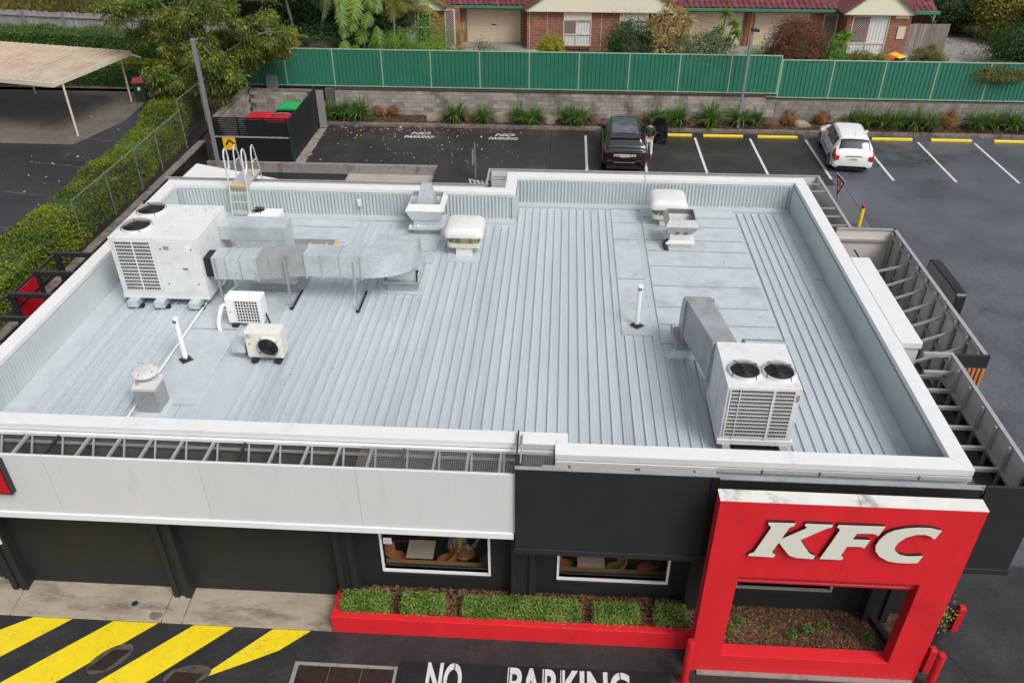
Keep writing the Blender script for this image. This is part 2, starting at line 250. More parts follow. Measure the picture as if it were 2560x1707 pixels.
def crackmat(name, sc_, dark, width):
    """fine crack lines from a cell pattern, mixed into the base colour"""
    m = MATS[name]; N = m.node_tree.nodes; L = m.node_tree.links; b = N['Principled BSDF']; src = b.inputs['Base Color'].links[0].from_socket
    geo = N.new('ShaderNodeNewGeometry'); nz = N.new('ShaderNodeTexNoise'); nz.inputs['Scale'].default_value = sc_*1.5; nz.inputs['Detail'].default_value = 4
    L.new(geo.outputs['Position'], nz.inputs['Vector']); ad = N.new('ShaderNodeMix'); ad.data_type = 'RGBA'; ad.blend_type = 'ADD'; ad.inputs['Factor'].default_value = 0.35
    L.new(geo.outputs['Position'], ad.inputs['A']); L.new(nz.outputs['Color'], ad.inputs['B'])
    vo = N.new('ShaderNodeTexVoronoi'); vo.feature = 'DISTANCE_TO_EDGE'; vo.inputs['Scale'].default_value = sc_; L.new(ad.outputs['Result'], vo.inputs['Vector'])
    n2 = N.new('ShaderNodeTexNoise'); n2.inputs['Scale'].default_value = sc_*.6; L.new(geo.outputs['Position'], n2.inputs['Vector'])
    mr = N.new('ShaderNodeMapRange'); mr.inputs['From Min'].default_value = 0; mr.inputs['From Max'].default_value = width; mr.inputs['To Min'].default_value = 1; mr.inputs['To Max'].default_value = 0; L.new(vo.outputs['Distance'], mr.inputs[0])
    m2 = N.new('ShaderNodeMapRange'); m2.inputs['From Min'].default_value = .42; m2.inputs['From Max'].default_value = .6; L.new(n2.outputs['Fac'], m2.inputs[0])
    mu = N.new('ShaderNodeMath'); mu.operation = 'MULTIPLY'; L.new(mr.outputs[0], mu.inputs[0]); L.new(m2.outputs[0], mu.inputs[1])
    mx = N.new('ShaderNodeMix'); mx.data_type = 'RGBA'; L.new(mu.outputs[0], mx.inputs['Factor']); L.new(src, mx.inputs['A']); mx.inputs['B'].default_value = (*dark, 1); L.new(mx.outputs['Result'], b.inputs['Base Color'])
def grain(name, sc_, lo, hi):
    m = MATS[name]; N = m.node_tree.nodes; L = m.node_tree.links; b = N['Principled BSDF']; src = b.inputs['Base Color'].links[0].from_socket
    geo = N.new('ShaderNodeNewGeometry'); nz = N.new('ShaderNodeTexNoise'); nz.inputs['Scale'].default_value = sc_; nz.inputs['Detail'].default_value = 2; nz.inputs['Roughness'].default_value = 0.8; L.new(geo.outputs['Position'], nz.inputs['Vector'])
    mr = N.new('ShaderNodeMapRange'); mr.inputs['From Min'].default_value = .3; mr.inputs['From Max'].default_value = .72; mr.inputs['To Min'].default_value = lo; mr.inputs['To Max'].default_value = hi; mr.clamp = False; L.new(nz.outputs['Fac'], mr.inputs[0])
    vm = N.new('ShaderNodeVectorMath'); vm.operation = 'SCALE'; L.new(src, vm.inputs[0]); L.new(mr.outputs[0], vm.inputs['Scale']); L.new(vm.outputs[0], b.inputs['Base Color'])
for n_ in ('asphalt_front', 'asphalt_right', 'asphalt_back', 'asphalt_wet', 'asphalt_dry', 'concrete', 'path_grey'): grain(n_, 22.0, *((.62, 1.5) if n_ != 'concrete' else (.88, 1.1)))
crackmat('yellow_paint', 3.4, (0.30, 0.22, 0.02), 0.016); crackmat('line_white', 4.5, (0.10, 0.10, 0.10), 0.02)

# ------------------------------------------------------------ object helpers
ORG = {}
def org(o):
    while o is not None and o not in ORG: o = o.parent
    return ORG.get(o, Vector((0, 0, 0)))
def tag(o, label, cat=None, group=None, kind=None):
    if label: o['label'] = label
    if cat: o['category'] = cat
    if group: o['group'] = group
    if kind: o['kind'] = kind
    return o
def thing(name, label, cat, loc=(0, 0, 0), group=None):
    o = bpy.data.objects.new(name, None); COL.objects.link(o); o.location = loc; o.empty_display_size = 0.2
    ORG[o] = Vector(loc); return tag(o, label, cat, group)
class MB:
    def __init__(s): s.v = []; s.f = []
    def add(s, vs, fs):
        n = len(s.v); s.v += [tuple(p) for p in vs]; s.f += [tuple(i+n for i in q) for q in fs]; return s
    def box(s, x0, x1, y0, y1, z0, z1):
        return s.add([(x0,y0,z0),(x1,y0,z0),(x1,y1,z0),(x0,y1,z0),(x0,y0,z1),(x1,y0,z1),(x1,y1,z1),(x0,y1,z1)],
                     [(0,3,2,1),(4,5,6,7),(0,1,5,4),(1,2,6,5),(2,3,7,6),(3,0,4,7)])
    def hexa(s, a, b):      # two quads, bottom and top
        return s.add(list(a)+list(b), [(0,3,2,1),(4,5,6,7),(0,1,5,4),(1,2,6,5),(2,3,7,6),(3,0,4,7)])
    def quad(s, *p): return s.add(p, [tuple(range(len(p)))])
    def bar(s, p0, p1, w, h=None, up=(0, 0, 1)):
        h = w if h is None else h; p0 = Vector(p0); p1 = Vector(p1); d = (p1-p0).normalized(); u = Vector(up)
        if abs(d.dot(u)) > 0.98: u = Vector((0, 1, 0)) if abs(d.y) < 0.9 else Vector((1, 0, 0))
        a = d.cross(u).normalized()*w/2; b = a.cross(d).normalized()*h/2
        return s.hexa([p0-a-b, p0+a-b, p0+a+b, p0-a+b], [p1-a-b, p1+a-b, p1+a+b, p1-a+b])
    def cyl(s, p0, p1, r0, r1=None, n=12, cap=True):
        r1 = r0 if r1 is None else r1; p0 = Vector(p0); p1 = Vector(p1); d = (p1-p0).normalized()
        u = Vector((1, 0, 0)) if abs(d.x) < 0.9 else Vector((0, 1, 0)); a = d.cross(u).normalized(); b = d.cross(a)
        vs = []; 
        for p, r in ((p0, r0), (p1, r1)):
            for i in range(n):
                t = 2*math.pi*i/n; vs.append(p+a*math.cos(t)*r+b*math.sin(t)*r)
        fs = [(i, (i+1) % n, n+(i+1) % n, n+i) for i in range(n)]
        if cap: fs += [tuple(range(n-1, -1, -1)), tuple(range(n, 2*n))]
        return s.add(vs, fs)
    def tube(s, pts, r, n=8, taper=None):
        pts = [Vector(p) for p in pts]; m = len(pts); vs = []; prev = None
        for k, p in enumerate(pts):
            d = (pts[min(k+1, m-1)]-pts[max(k-1, 0)]).normalized()
            if prev is None:
                u = Vector((0, 0, 1)) if abs(d.z) < 0.9 else Vector((1, 0, 0)); a = d.cross(u).normalized()
            else: a = (prev-d*prev.dot(d)).normalized()
            prev = a; b = d.cross(a); rr = r if taper is None else taper[k]
            for i in range(n):
                t = 2*math.pi*i/n; vs.append(p+a*math.cos(t)*rr+b*math.sin(t)*rr)
        fs = [(k*n+i, k*n+(i+1) % n, (k+1)*n+(i+1) % n, (k+1)*n+i) for k in range(m-1) for i in range(n)]
        fs += [tuple(range(n-1, -1, -1)), tuple(range((m-1)*n, m*n))]
        return s.add(vs, fs)
    def lathe(s, c, prof, n=24, ax='z'):
        vs = []; m = len(prof)
        for (r, h) in prof:
            for i in range(n):
                t = 2*math.pi*i/n; x, y = r*math.cos(t), r*math.sin(t)
                p = {'z': (x, y, h), 'y': (x, h, y), 'x': (h, x, y)}[ax]; vs.append((c[0]+p[0], c[1]+p[1], c[2]+p[2]))
        fs = [(k*n+i, k*n+(i+1) % n, (k+1)*n+(i+1) % n, (k+1)*n+i) for k in range(m-1) for i in range(n)]
        return s.add(vs, fs)
    def ring(s, c, r, rr, n=24, k=6, ax='z'):
        prof = [(r+rr*math.cos(2*math.pi*j/k), rr*math.sin(2*math.pi*j/k)) for j in range(k+1)]
        return s.lathe(c, prof, n, ax)
    def prism(s, poly, ax, a0, a1):      # polygon in the plane normal to ax
        def P(u, v, a): return {'x': (a, u, v), 'y': (u, a, v), 'z': (u, v, a)}[ax]
        n = len(poly); vs = [P(u, v, a0) for u, v in poly]+[P(u, v, a1) for u, v in poly]
        fs = [tuple(range(n-1, -1, -1)), tuple(range(n, 2*n))]+[(i, (i+1) % n, n+(i+1) % n, n+i) for i in range(n)]
        return s.add(vs, fs)
    def loft(s, rings, closed=True, caps=True):
        n = len(rings[0]); vs = [p for r in rings for p in r]; m = len(rings)
        fs = [(k*n+i, k*n+(i+1) % n, (k+1)*n+(i+1) % n, (k+1)*n+i) for k in range(m-1) for i in range(n if closed else n-1)]
        if caps and closed: fs += [tuple(range(n-1, -1, -1)), tuple(range((m-1)*n, m*n))]
        return s.add(vs, fs)
    def mesh(s, name, m, o=Vector((0, 0, 0)), smooth=False):
        me = bpy.data.meshes.new(name); me.from_pydata([(p[0]-o.x, p[1]-o.y, p[2]-o.z) for p in s.v], [], s.f)
        me.materials.append(MATS[m]); me.update()
        if smooth: me.shade_smooth()
        return me
    def build(s, name, m, parent=None, smooth=False, bevel=0.0, kind=None, fix=True):
        o = org(parent) if parent else Vector((0, 0, 0))
        me = s.mesh(name, m, o, smooth); ob = bpy.data.objects.new(name, me); COL.objects.link(ob)
        if fix: 
            import bmesh; bm = bmesh.new(); bm.from_mesh(me); bmesh.ops.recalc_face_normals(bm, faces=bm.faces); bm.to_mesh(me); bm.free()
        if parent: ob.parent = parent
        if bevel:
            b = ob.modifiers.new('bevel', 'BEVEL'); b.width = bevel; b.segments = 2; b.limit_method = 'ANGLE'
        if smooth:
            try: me.set_sharp_from_angle(angle=R(40))
            except Exception: pass
        if kind: ob['kind'] = kind
        return ob
def one(mb, name, m, label, cat, group=None, **k):       # a thing that is a single mesh
    return tag(mb.build(name, m, None, **k), label, cat, group)
def struct(mb, name, m, label=None, **k):
    o = mb.build(name, m, None, **k); o['kind'] = 'structure'
    if label: o['label'] = label
    return o
def children(o): return [c for c in bpy.data.objects if c.parent is o]
KIDS = {}
def copy_tree(o, parent=None, loc=None, rz=None, scale=None, label=None):
    if o not in KIDS: KIDS[o] = children(o)
    c = o.copy(); COL.objects.link(c); c.parent = parent
    if loc is not None: c.location = loc; ORG[c] = Vector(loc)
    if rz is not None: c.rotation_euler = (0, 0, rz)
    if scale is not None: c.scale = (scale,)*3 if not isinstance(scale, tuple) else scale
    if label: c['label'] = label
    for k in KIDS[o]: copy_tree(k, c)
    return c
def place(o, loc, rz=0, scale=1.0):
    o.location = loc; o.rotation_euler = (0, 0, rz); o.scale = (scale,)*3 if not isinstance(scale, tuple) else scale
def text_mesh(body, size, shear=0.0, bold=0.0, ext=0.002, align='CENTER', sx=1.0):
    c = bpy.data.curves.new('txt', 'FONT'); c.body = body; c.size = size; c.shear = shear; c.offset = bold; c.extrude = ext; c.align_x = align; c.align_y = 'CENTER'
    o = bpy.data.objects.new('txt', c); COL.objects.link(o); bpy.context.view_layer.update()
    me = bpy.data.meshes.new_from_object(o.evaluated_get(bpy.context.evaluated_depsgraph_get())); bpy.data.objects.remove(o); bpy.data.curves.remove(c)
    if sx != 1.0:
        for v in me.vertices: v.co.x *= sx
    return me
def text(name, body, size, m, mw, parent=None, **k):
    me = text_mesh(body, size, **k); me.materials.clear(); me.materials.append(MATS[m]); me.name = name
    for v in me.vertices: v.co = mw @ v.co
    o = org(parent) if parent else Vector((0, 0, 0))
    for v in me.vertices: v.co -= o
    ob = bpy.data.objects.new(name, me); COL.objects.link(ob)
    if parent: ob.parent = parent
    return ob
def M_flat(x, y, z): return Matrix.Translation((x, y, z))
def M_front(x, y, z): return Matrix.Translation((x, y, z)) @ Matrix.Rotation(R(90), 4, 'X')     # faces -Y
def lerp(a, b, t): return a+(b-a)*t
# ============================================================ SETTING: ground sheets
def gz(y): return 0.5*min(1, max(0, (y+5)/15.0))
struct(MB().box(-260, 260, -200, 260, -1.2, -0.7), 'ground', 'earth')
o = MB(); o.quad((-30, -45, 0), (60, -45, 0), (60, -5, 0), (-30, -5, 0)); struct(o, 'front_driveway', 'asphalt_front', fix=False)
o = MB()
ys = [-5, -2, 1, 4, 7, 10, 14, 21.2]
def sheet(o, x0, x1, ys, dz=0.0):
    for a, b in zip(ys, ys[1:]): o.quad((x0, a, gz(a)+dz), (x1, a, gz(a)+dz), (x1, b, gz(b)+dz), (x0, b, gz(b)+dz))
sheet(o, 12.36, 60, ys); sheet(o, 7.6, 12.36, [-5, -2, 1, 4, 7, 8.5]); right = struct(o, 'side_driveway', 'asphalt_right', fix=False)
o = MB(); sheet(o, -4.5, 12.36, [8.5, 10, 14, 21.2]); sheet(o, -4.5, 7.6, [-5, 1, 8.5]); o.quad((-15.2, 16.06, .5), (-4.5, 16.06, .5), (-4.5, 21.2, .5), (-15.2, 21.2, .5))
park = struct(o, 'car_park', 'asphalt_back', fix=False)
o = MB(); o.quad((-15, -5, 0), (-4.5, -5, 0), (-4.5, 16.1, .1), (-15, 16.1, .1)); struct(o, 'drive_through_lane', 'asphalt_wet', fix=False)
o = MB(); o.quad((-8.45, 14.3, .106), (-4.56, 14.3, .11), (-4.56, 16.02, .13), (-8.45, 16.02, .13)); struct(o, 'concrete_ramp', 'ramp_conc', fix=False)
o = MB(); sheet(o, 9.3, 12.7, [3.6, 7, 10, 14.9], 0.006); struct(o, 'footpath', 'path_grey', fix=False)
o = MB(); o.box(12.69, 12.71, 3.6, 15, .3, .509); struct(o, 'footpath_joint', 'rubber')
struct(MB().box(-260, -15.05, -60, 22.62, 0.2, 1.5), 'neighbour_car_park', 'asphalt_wet')
o = MB(); o.prism([(-60, 15.2), (-20.2, 15.2), (-19.3, 18.2), (-19.6, 22.58), (-60, 22.58)], 'z', 1.501, 1.504); struct(o, 'dry_paving', 'asphalt_dry')
struct(MB().box(-260, -14.6, 22.62, 31.9, .3, 1.62), 'hedge_bed', 'earth')
struct(MB().box(-260, -14.6, 31.9, 120, .3, 1.95), 'back_yard', 'yard')
struct(MB().box(-14.6, 200, 22.3, 120, .3, 2.05), 'house_yard', 'yard')
o = MB(); o.box(-6, .1, 24.2, 31, 1.9, 2.06); o.box(7.3, 14.6, 24.2, 31, 1.9, 2.06); o.box(17.8, 27, 22.6, 33.6, 1.9, 2.058); struct(o, 'house_driveway', 'yard_conc')
o = MB(); o.quad((26.6, 33, 2.08), (80, 33, 2.08), (80, 90, 2.3), (29, 90, 2.3)); struct(o, 'far_road', 'path_grey', fix=False)
struct(MB().box(-30, -15.2, 22.62, 22.8, 1.4, 1.66), 'neighbour_kerb', 'kerb', bevel=.02)
# raised garden bed along the block wall, its kerb broken into lengths
o = MB(); o.hexa([(-10.85, 21.0, .3), (60, 21.0, .3), (60, 22.2, .3), (-10.85, 22.2, .3)], [(-10.85, 21.2, .64), (60, 21.2, .64), (60, 22.2, .84), (-10.85, 22.2, .84)]); struct(o, 'garden_bed', 'earth')
x = -10.85
while x < 34:
    L = 2.35; o = MB(); o.box(x, x+L-.012, 21.02, 21.2, .3, .655); k = struct(o, 'bed_kerb', 'kerb', bevel=.02); x += L
# low retaining wall between the lane and the car park
o = MB(); o.box(-15, -8.46, 15.98, 16.14, 0, .54); o.box(-8.44, -4.5, 15.96, 16.12, 0, .545); tag(o.build('retaining_wall', 'concrete_old', bevel=.012), 'low stained concrete retaining wall in front of the bin enclosure', 'wall')
# painted bay lines and stencilled words belong to the car park
for i in (0, 1, 2, 3, 4, 5, 6, 7, 8):
    x = 2.04+2.58*i; o = MB(); z = .506
    o.quad((x-.055, 15.6, z), (x+.055, 15.6, z), (x+.055, 20.3, z), (x-.055, 20.3, z)); o.build('bay_line', 'line_white', park, fix=False)
for cx in (-5.9, -1.87):
    text('stencil_word', 'NO', .46, 'stencil_white', M_flat(cx+.02, 20.13, .507), park, shear=.28, bold=.012, ext=.001, sx=1.25)
    text('stencil_word', 'PARKING', .42, 'stencil_white', M_flat(cx, 19.66, .507), park, shear=.28, bold=.012, ext=.001, sx=.78)
o = MB(); o.box(.39, .42, 15.2, 21, .49, .5065); o.build('expansion_joint', 'rubber', park)
# front concrete apron in slabs, with drain cover and yellow hatching
ap = struct(MB().box(-12, -3.5, -7.50, -6.6, -.2, .02), 'apron', 'concrete')
for a, b in ((-13, -10.33), (-10.31, -7.1), (-7.08, -6.67), (-6.65, -3.5)):
    o = MB(); o.hexa([(a, -7.56, 0), (b, -7.56, 0), (b, -6.7, 0), (a, -6.7, 0)], [(a, -7.545, .028), (b, -7.545, .028), (b, -6.7, .125), (a, -6.7, .125)]); o.build('slab', 'concrete', ap, bevel=.006)
o = MB(); o.lathe((-7.8, -7.17, .072), [(0, .012), (.05, .012), (.055, .008), (.07, .008)], 20); o.build('drain_grate', 'rubber', ap)
o = MB(); o.lathe((-7.8, -7.17, .066), [(.07, .012), (.13, .010), (.14, .0)], 20); o.build('drain_collar', 'concrete_old', ap)
o = MB(); o.lathe((-7.25, -7.39, .04), [(0, .012), (.125, .011), (.14, .0)], 20); o.build('inspection_cap', 'kerb', ap)
fd = bpy.data.objects['front_driveway']
Z = .005
for p in ([(-9.8, -7.57), (-8.97, -7.57), (-10.5, -9.05), (-11.4, -9.05), (-11.9, -8.95)], [(-8.09, -7.57), (-7.15, -7.57), (-8.7, -9.15), (-9.75, -9.2)], [(-6.39, -7.57), (-5.54, -7.57), (-7.05, -9.15), (-7.95, -9.15)], [(-4.73, -7.57), (-3.94, -7.57), (-4.46, -8.06), (-5.0, -8.36), (-5.9, -8.83)]):
    o = MB(); o.quad(*[(a, b, Z) for a, b in p]); o.build('hatch_stripe', 'yellow_paint', fd, fix=False)
o = MB(); o.quad((-2.0, -8.16, .003), (3.3, -8.1, .003), (3.3, -9.4, .003), (-2.02, -9.4, .003)); o.build('tar_patch', 'asphalt_wet', fd, fix=False)
for pts in ([(8.75, -7.0), (8.85, -7.35), (9.0, -7.6), (9.1, -7.95), (9.6, -8.05), (10.2, -8.15), (11.5, -8.2)], [(9.1, -7.95), (8.95, -8.3), (9.0, -9)]):
    o = MB(); o.tube([(a+random.gauss(0, .02), b+random.gauss(0, .02), .0) for a, b in pts], .009, 5); o.build('crack', 'rubber', fd)
text('painted_word', 'NO', .98, 'line_white', M_flat(-1.09, -8.56, .008), fd, bold=.028, ext=.001, sx=.46)
text('painted_word', 'PARKING', .98, 'line_white', M_flat(1.33, -8.58, .008), fd, bold=.028, ext=.001, sx=.585)
for x in (-.9, .18, .50, .86, 1.2, 2.33): MB().box(x-.011, x+.011, -8.95, -8.15, 0, .0105).build('stencil_gap', 'asphalt_wet', fd)
# pits and grates let into the driveway
def pit(pts, hole, label):
    t = thing('access_pit', label, 'pit cover', (sum(p[0] for p in pts)/len(pts), sum(p[1] for p in pts)/len(pts), 0))
    o = MB(); o.quad(*[(a, b, .010) for a, b in pts]); o.build('surround', 'pit_surround', t, fix=False)
    o = MB(); o.prism(hole, 'z', .011, .018); o.build('cover', 'manhole', t); return t
def blob(cx, cy, rx, ry, a, n=18): return [(cx+math.cos(a)*rx*math.cos(t)-math.sin(a)*ry*math.sin(t), cy+math.sin(a)*rx*math.cos(t)+math.cos(a)*ry*math.sin(t)) for t in [2*math.pi*i/n for i in range(n)]]
pit(blob(-7.75, -8.45, .46, .25, .75), [(-7.78, -8.25), (-7.42, -8.23), (-7.74, -8.72), (-8.1, -8.72)], 'rusty square pit cover between the second and third yellow stripes')
pit(blob(-6.08, -8.72, .45, .22, .25), [(-6.34, -8.66), (-5.78, -8.68), (-5.95, -9.0), (-6.5, -9.0)], 'rusty pit cover at the thin tip of the last yellow stripe')
t = thing('trench_grate', 'long brown steel trench cover beside the painted words', 'grate', (-3.03, -8.7, 0))
o = MB(); o.box(-4.06, -2.02, -9.3, -8.29, -.05, .008); o.build('frame', 'concrete_old', t)
for i in range(3):
    o = MB(); o.box(-3.97+i*.635, -3.345+i*.635, -9.25, -8.37, 0, .014); o.build('cover_plate', 'manhole', t)

# ============================================================ RESTAURANT BUILDING
XL, XR, YBL, YBR, YFL, YFR, H, ZR, T, XS, XF = -10.553, 7.868, 4.315, 5.512, -6.407, -6.672, 4.54, 3.617, .321, -.4135, 1.15
B = thing('restaurant_building', 'single storey black and white restaurant with flat metal roof inside parapets', 'building', (-1.3, -1, 0))
# lower walls with window openings
W1, W2, W3 = (-2.47, -.34, 1.03, 2.52), (1.09, 3.24, 1.02, 2.4), (4.66, 6.5, 1.02, 2.4)
o = MB(); xs = [-10.87, W1[0], W1[1], W2[0], W2[1], W3[0], W3[1], 8.19]
o.box(-10.87, 8.19, -6.73, -6.58, -.1, 1.02)
for a, b in ((0, 1), (2, 3), (4, 5), (6, 7)): o.box(xs[a], xs[b], -6.729, -6.58, 1.02, 2.52)
o.box(W1[0], W1[1], -6.728, -6.58, 1.0, 1.03); o.box(W2[0], W2[1], -6.728, -6.58, 2.4, 2.52); o.box(W3[0], W3[1], -6.728, -6.58, 2.4, 2.52)
fw = o.build('front_wall', 'black_wall', B)
o = MB(); o.box(-10.87, 8.19, -6.73, -6.56, 2.52, 4.36); o.build('upper_wall', 'inner_wall', B)
o = MB(); o.box(8.04, 8.19, -6.55, 5.83, 0, 4.3); o.build('side_wall', 'black_wall', B)
o = MB(); o.box(-10.87, -10.72, -6.55, 4.6, 0, 4.3); o.build('side_wall', 'black_wall', B)
o = MB(); o.box(-10.7, -.75, 4.45, 4.62, 0, 4.3); o.box(-.73, 8.0, 5.66, 5.82, 0, 4.3); o.box(-.74, -.6, 4.63, 5.65, 0, 4.3); o.build('rear_wall', 'black_wall', B)
for x0, x1 in ((-10.55, -10.22), (-7.02, -6.64), (-3.40, -3.0), (.13, .63), (3.62, 4.1), (7.2, 7.7)):
    o = MB(); o.box(x0, x0+.12, -6.98, -6.7, -.02, 2.77); o.box(x1-.14, x1, -6.98, -6.7, -.02, 2.77); o.box(x0+.12, x1-.14, -6.93, -6.7, -.02, 2.77); o.build('pilaster', 'black_wall', fw, bevel=.004)
for n, (x0, x1, z0, z1) in enumerate((W1, W2, W3)):
    o = MB(); f = .045
    o.box(x0-f, x0, -6.775, -6.62, z0-f, z1+f); o.box(x1, x1+f, -6.775, -6.62, z0-f, z1+f); o.box(x0, x1, -6.775, -6.62, z0-f, z0); o.box(x0, x1, -6.775, -6.62, z1, z1+f)
    wf = o.build('window', 'white_plain' if n < 2 else 'alu', B)
    o = MB(); o.quad((x0, -6.695, z0), (x1, -6.695, z0), (x1, -6.695, z1), (x0, -6.695, z1)); o.build('pane', 'window_glass', wf, fix=False)
    o = MB(); o.box(x0-.045, x1+.045, -6.80, -6.735, z0-.12, z0-.05); o.build('sill', 'black_clad', wf)
o = MB(); o.box(-2.45, -2.28, -6.712, -6.703, 1.73, 1.9); o.build('window_notice', 'white_plain', fw)
text('notice_lettering', '1300 137 679', .03, 'plate_dark', M_front(-2.365, -6.7135, 1.825), fw, bold=.001, ext=.0005, sx=.8)
o = MB(); o.box(-2.42, -2.31, -6.7135, -6.7125, 1.755, 1.763); o.build('notice_lettering', 'plate_dark', fw)
# interior seen through the windows
o = MB(); o.box(-10.7, 8.03, -6.55, 4.4, .02, .1); o.build('floor', 'floor_dark', B)
o = MB(); o.box(-10.7, 8.03, -6.55, 4.4, 2.75, 2.8); o.build('ceiling', 'floor_dark', B)
o = MB(); o.box(-10.7, 8.03, -3.0, -2.9, .1, 2.74); o.box(-3.2, -3.1, -6.5, -3.01, .1, 2.74); o.build('partition', 'floor_dark', B)
o = MB(); o.box(-3.0, 8.0, -6.53, -6.33, .5, .86); o.build('sill_bench', 'bench_wood', B)
# flat roof sheet below the ribbed pans
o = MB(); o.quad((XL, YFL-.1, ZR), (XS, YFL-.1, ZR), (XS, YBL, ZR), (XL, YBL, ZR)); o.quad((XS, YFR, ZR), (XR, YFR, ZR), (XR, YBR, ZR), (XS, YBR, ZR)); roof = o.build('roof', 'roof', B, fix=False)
PW = .2183
def pan_mesh(L, w=PW):
    prof = [(0, 0), (.005, .046), (.028, .046), (.036, .004), (.072, .004), (.076, .010), (.084, .010), (.088, .004), (.128, .004), (.132, .010), (.140, .010), (.144, .004), (.180, .004), (.184, .010), (.192, .010), (.196, .004), (w-.0005, .002)]
    o = MB(); n = len(prof); o.add([(x, 0, z+.004) for x, z in prof]+[(x, L, z+.004) for x, z in prof], [(i, i+1, n+i+1, n+i) for i in range(n-1)])
    o.box(.0, w-.03, L-.02, L-.004, .004, .036); o.add([(x, 0, z+.004) for x, z in prof[:4]], [(0, 1, 2, 3)])
    return o
PCACHE = {}
def pan(x, y0, y1):
    k = round(y1-y0, 3)
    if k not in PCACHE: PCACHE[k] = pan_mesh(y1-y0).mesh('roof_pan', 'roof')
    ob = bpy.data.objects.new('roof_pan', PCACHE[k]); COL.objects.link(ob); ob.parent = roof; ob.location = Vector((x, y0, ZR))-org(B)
x = -9.95; i = 0
while x < 7.5:
    y0 = (YFL if x+PW < XF else YFR)+.01; y1 = 3.95 if x < -.9 else (3.98 if x < -.42 else 5.17)
    if x < -5.15: y1 = 1.0
    if -7.75 < x < -6.75: y0 = -4.9
    elif x < -2.8 and x > -3.6: pass
    if x < -9.75 or x > 7.3: pass
    segs = [(y0, y1)]
    if 2.38 < x < 3.12: segs = [(y0, -1.72)]
    elif 3.28 < x < 6.05: segs = [(y0, -2.62 if x < 4.2 else -2.05)]
    elif -7.8 < x < -5.85: segs = [(y0, -6.2)] if x > -6.9 else []
    if -5.85 <= x < -5.15: segs = [(y0, 1.0)]
    if -3.65 < x < -2.5: segs = [(y0, -.18)]
    if -2.15 < x < -1.24: segs = [(y0, 1.62)]
    if -1.3 < x < -.45: segs = [(y0, 3.9)]
    for a, b in segs: pan(x, a, b)
    x += PW
# flat trays and flashings lying over the sheets
def tray(x0, x1, y0, y1, z=.045, laps=(), m='flat_tray'):
    o = MB(); o.box(x0, x1, y0, y1, ZR, ZR+z); t = o.build('flashing_tray', m, roof, bevel=.004)
    for y in laps:
        q = MB(); q.box(x0+.02, x1-.02, y-.02, y+.02, ZR+z-.001, ZR+z+.007); q.build('lap_joint', 'galv_dull', roof)
        q = MB(); xx = x0+.08
        while xx < x1-.05: q.cyl((xx, y+.05, ZR+z), (xx, y+.05, ZR+z+.01), .009, n=6); xx += .16
        q.build('screw_heads', 'galv_dull', roof, kind='stuff')
    return t
tray(3.33, 6.1, -2.02, 5.25, .044, (4.74, 4.09, 3.23, 2.57, 1.69, .63, -.41, -1.22))
tray(2.44, 3.16, -1.70, 5.2, .043, (4.3, 3.2, .95)); tray(-10.55, -9.96, YFL, 4.3, .025); tray(7.56, 7.866, YFR, 5.5, .025, (1.2,))
tray(-10.5, -5.12, 1.02, 4.25, .03, (2.6, 3.55)); tray(-7.78, -6.62, -4.9, 1.0, .046, (-2.05,)); tray(-6.62, -5.86, -1.5, 1.0, .034)
tray(-3.65, -2.5, -.16, 2.9, .04, (1.5, 2.2)); tray(-2.15, -1.24, 1.64, 2.45, .042); tray(-3.7, -2.3, 2.9, 4.28, .032); tray(-7.78, -6.45, -6.35, -4.92, .03)
tray(3.36, 4.2, -2.6, -2.05, .04)
for x0, x1, y in ((-10.5, XS, 4.13), (XS, 7.8, 5.34)):
    o = MB(); o.hexa([(x0, y-.1, ZR), (x1, y-.1, ZR), (x1, y+.18, ZR), (x0, y+.18, ZR)], [(x0, y-.1, ZR+.05), (x1, y-.1, ZR+.05), (x1, y+.18, ZR+.09), (x0, y+.18, ZR+.09)]); o.build('apron_flashing', 'cladding', roof)
o = MB(); o.bar((-9.95, -6.3, ZR+.03), (-9.95, 1.0, ZR+.03), .03, .05); o.build('side_flashing', 'galv', roof)
# parapets: core, corrugated inner cladding, mitred white capping
def corr(p0, p1, nrm, z0, z1, per=.104, amp=.02):
    p0 = Vector(p0); p1 = Vector(p1); L = (p1-p0).length; d = (p1-p0)/L; n = int(L/per*4); nr = Vector(nrm); o = MB(); vs = []
    for i in range(n+1):
        t = L*i/n; off = amp*(math.cos(2*math.pi*t/per)); p = p0+d*t+nr*(off+.024)
        vs += [(p.x, p.y, z0), (p.x, p.y, z1)]
    o.add(vs, [(2*i, 2*i+2, 2*i+3, 2*i+1) for i in range(n)]); return o
ZC = H-.14
par = MB(); par.box(-10.84, XL, -6.70, 4.60, 3.5, ZC+.02); par.box(XL, -.70, YBL, 4.60, 3.5, ZC+.02); par.box(-.70, XS, YBL, 5.80, 3.5, ZC+.02)
par.box(XS, 8.16, YBR, 5.80, 3.5, ZC+.02); par.box(XR, 8.16, -6.96, YBR, 3.5, ZC+.02); par.box(XL, .95, -6.70, YFL, 3.5, ZC+.02); par.box(.95, XR, -6.96, YFR, 3.5, ZC+.02)
pr = par.build('parapet', 'white_plain', B)
zc = ZR+.03
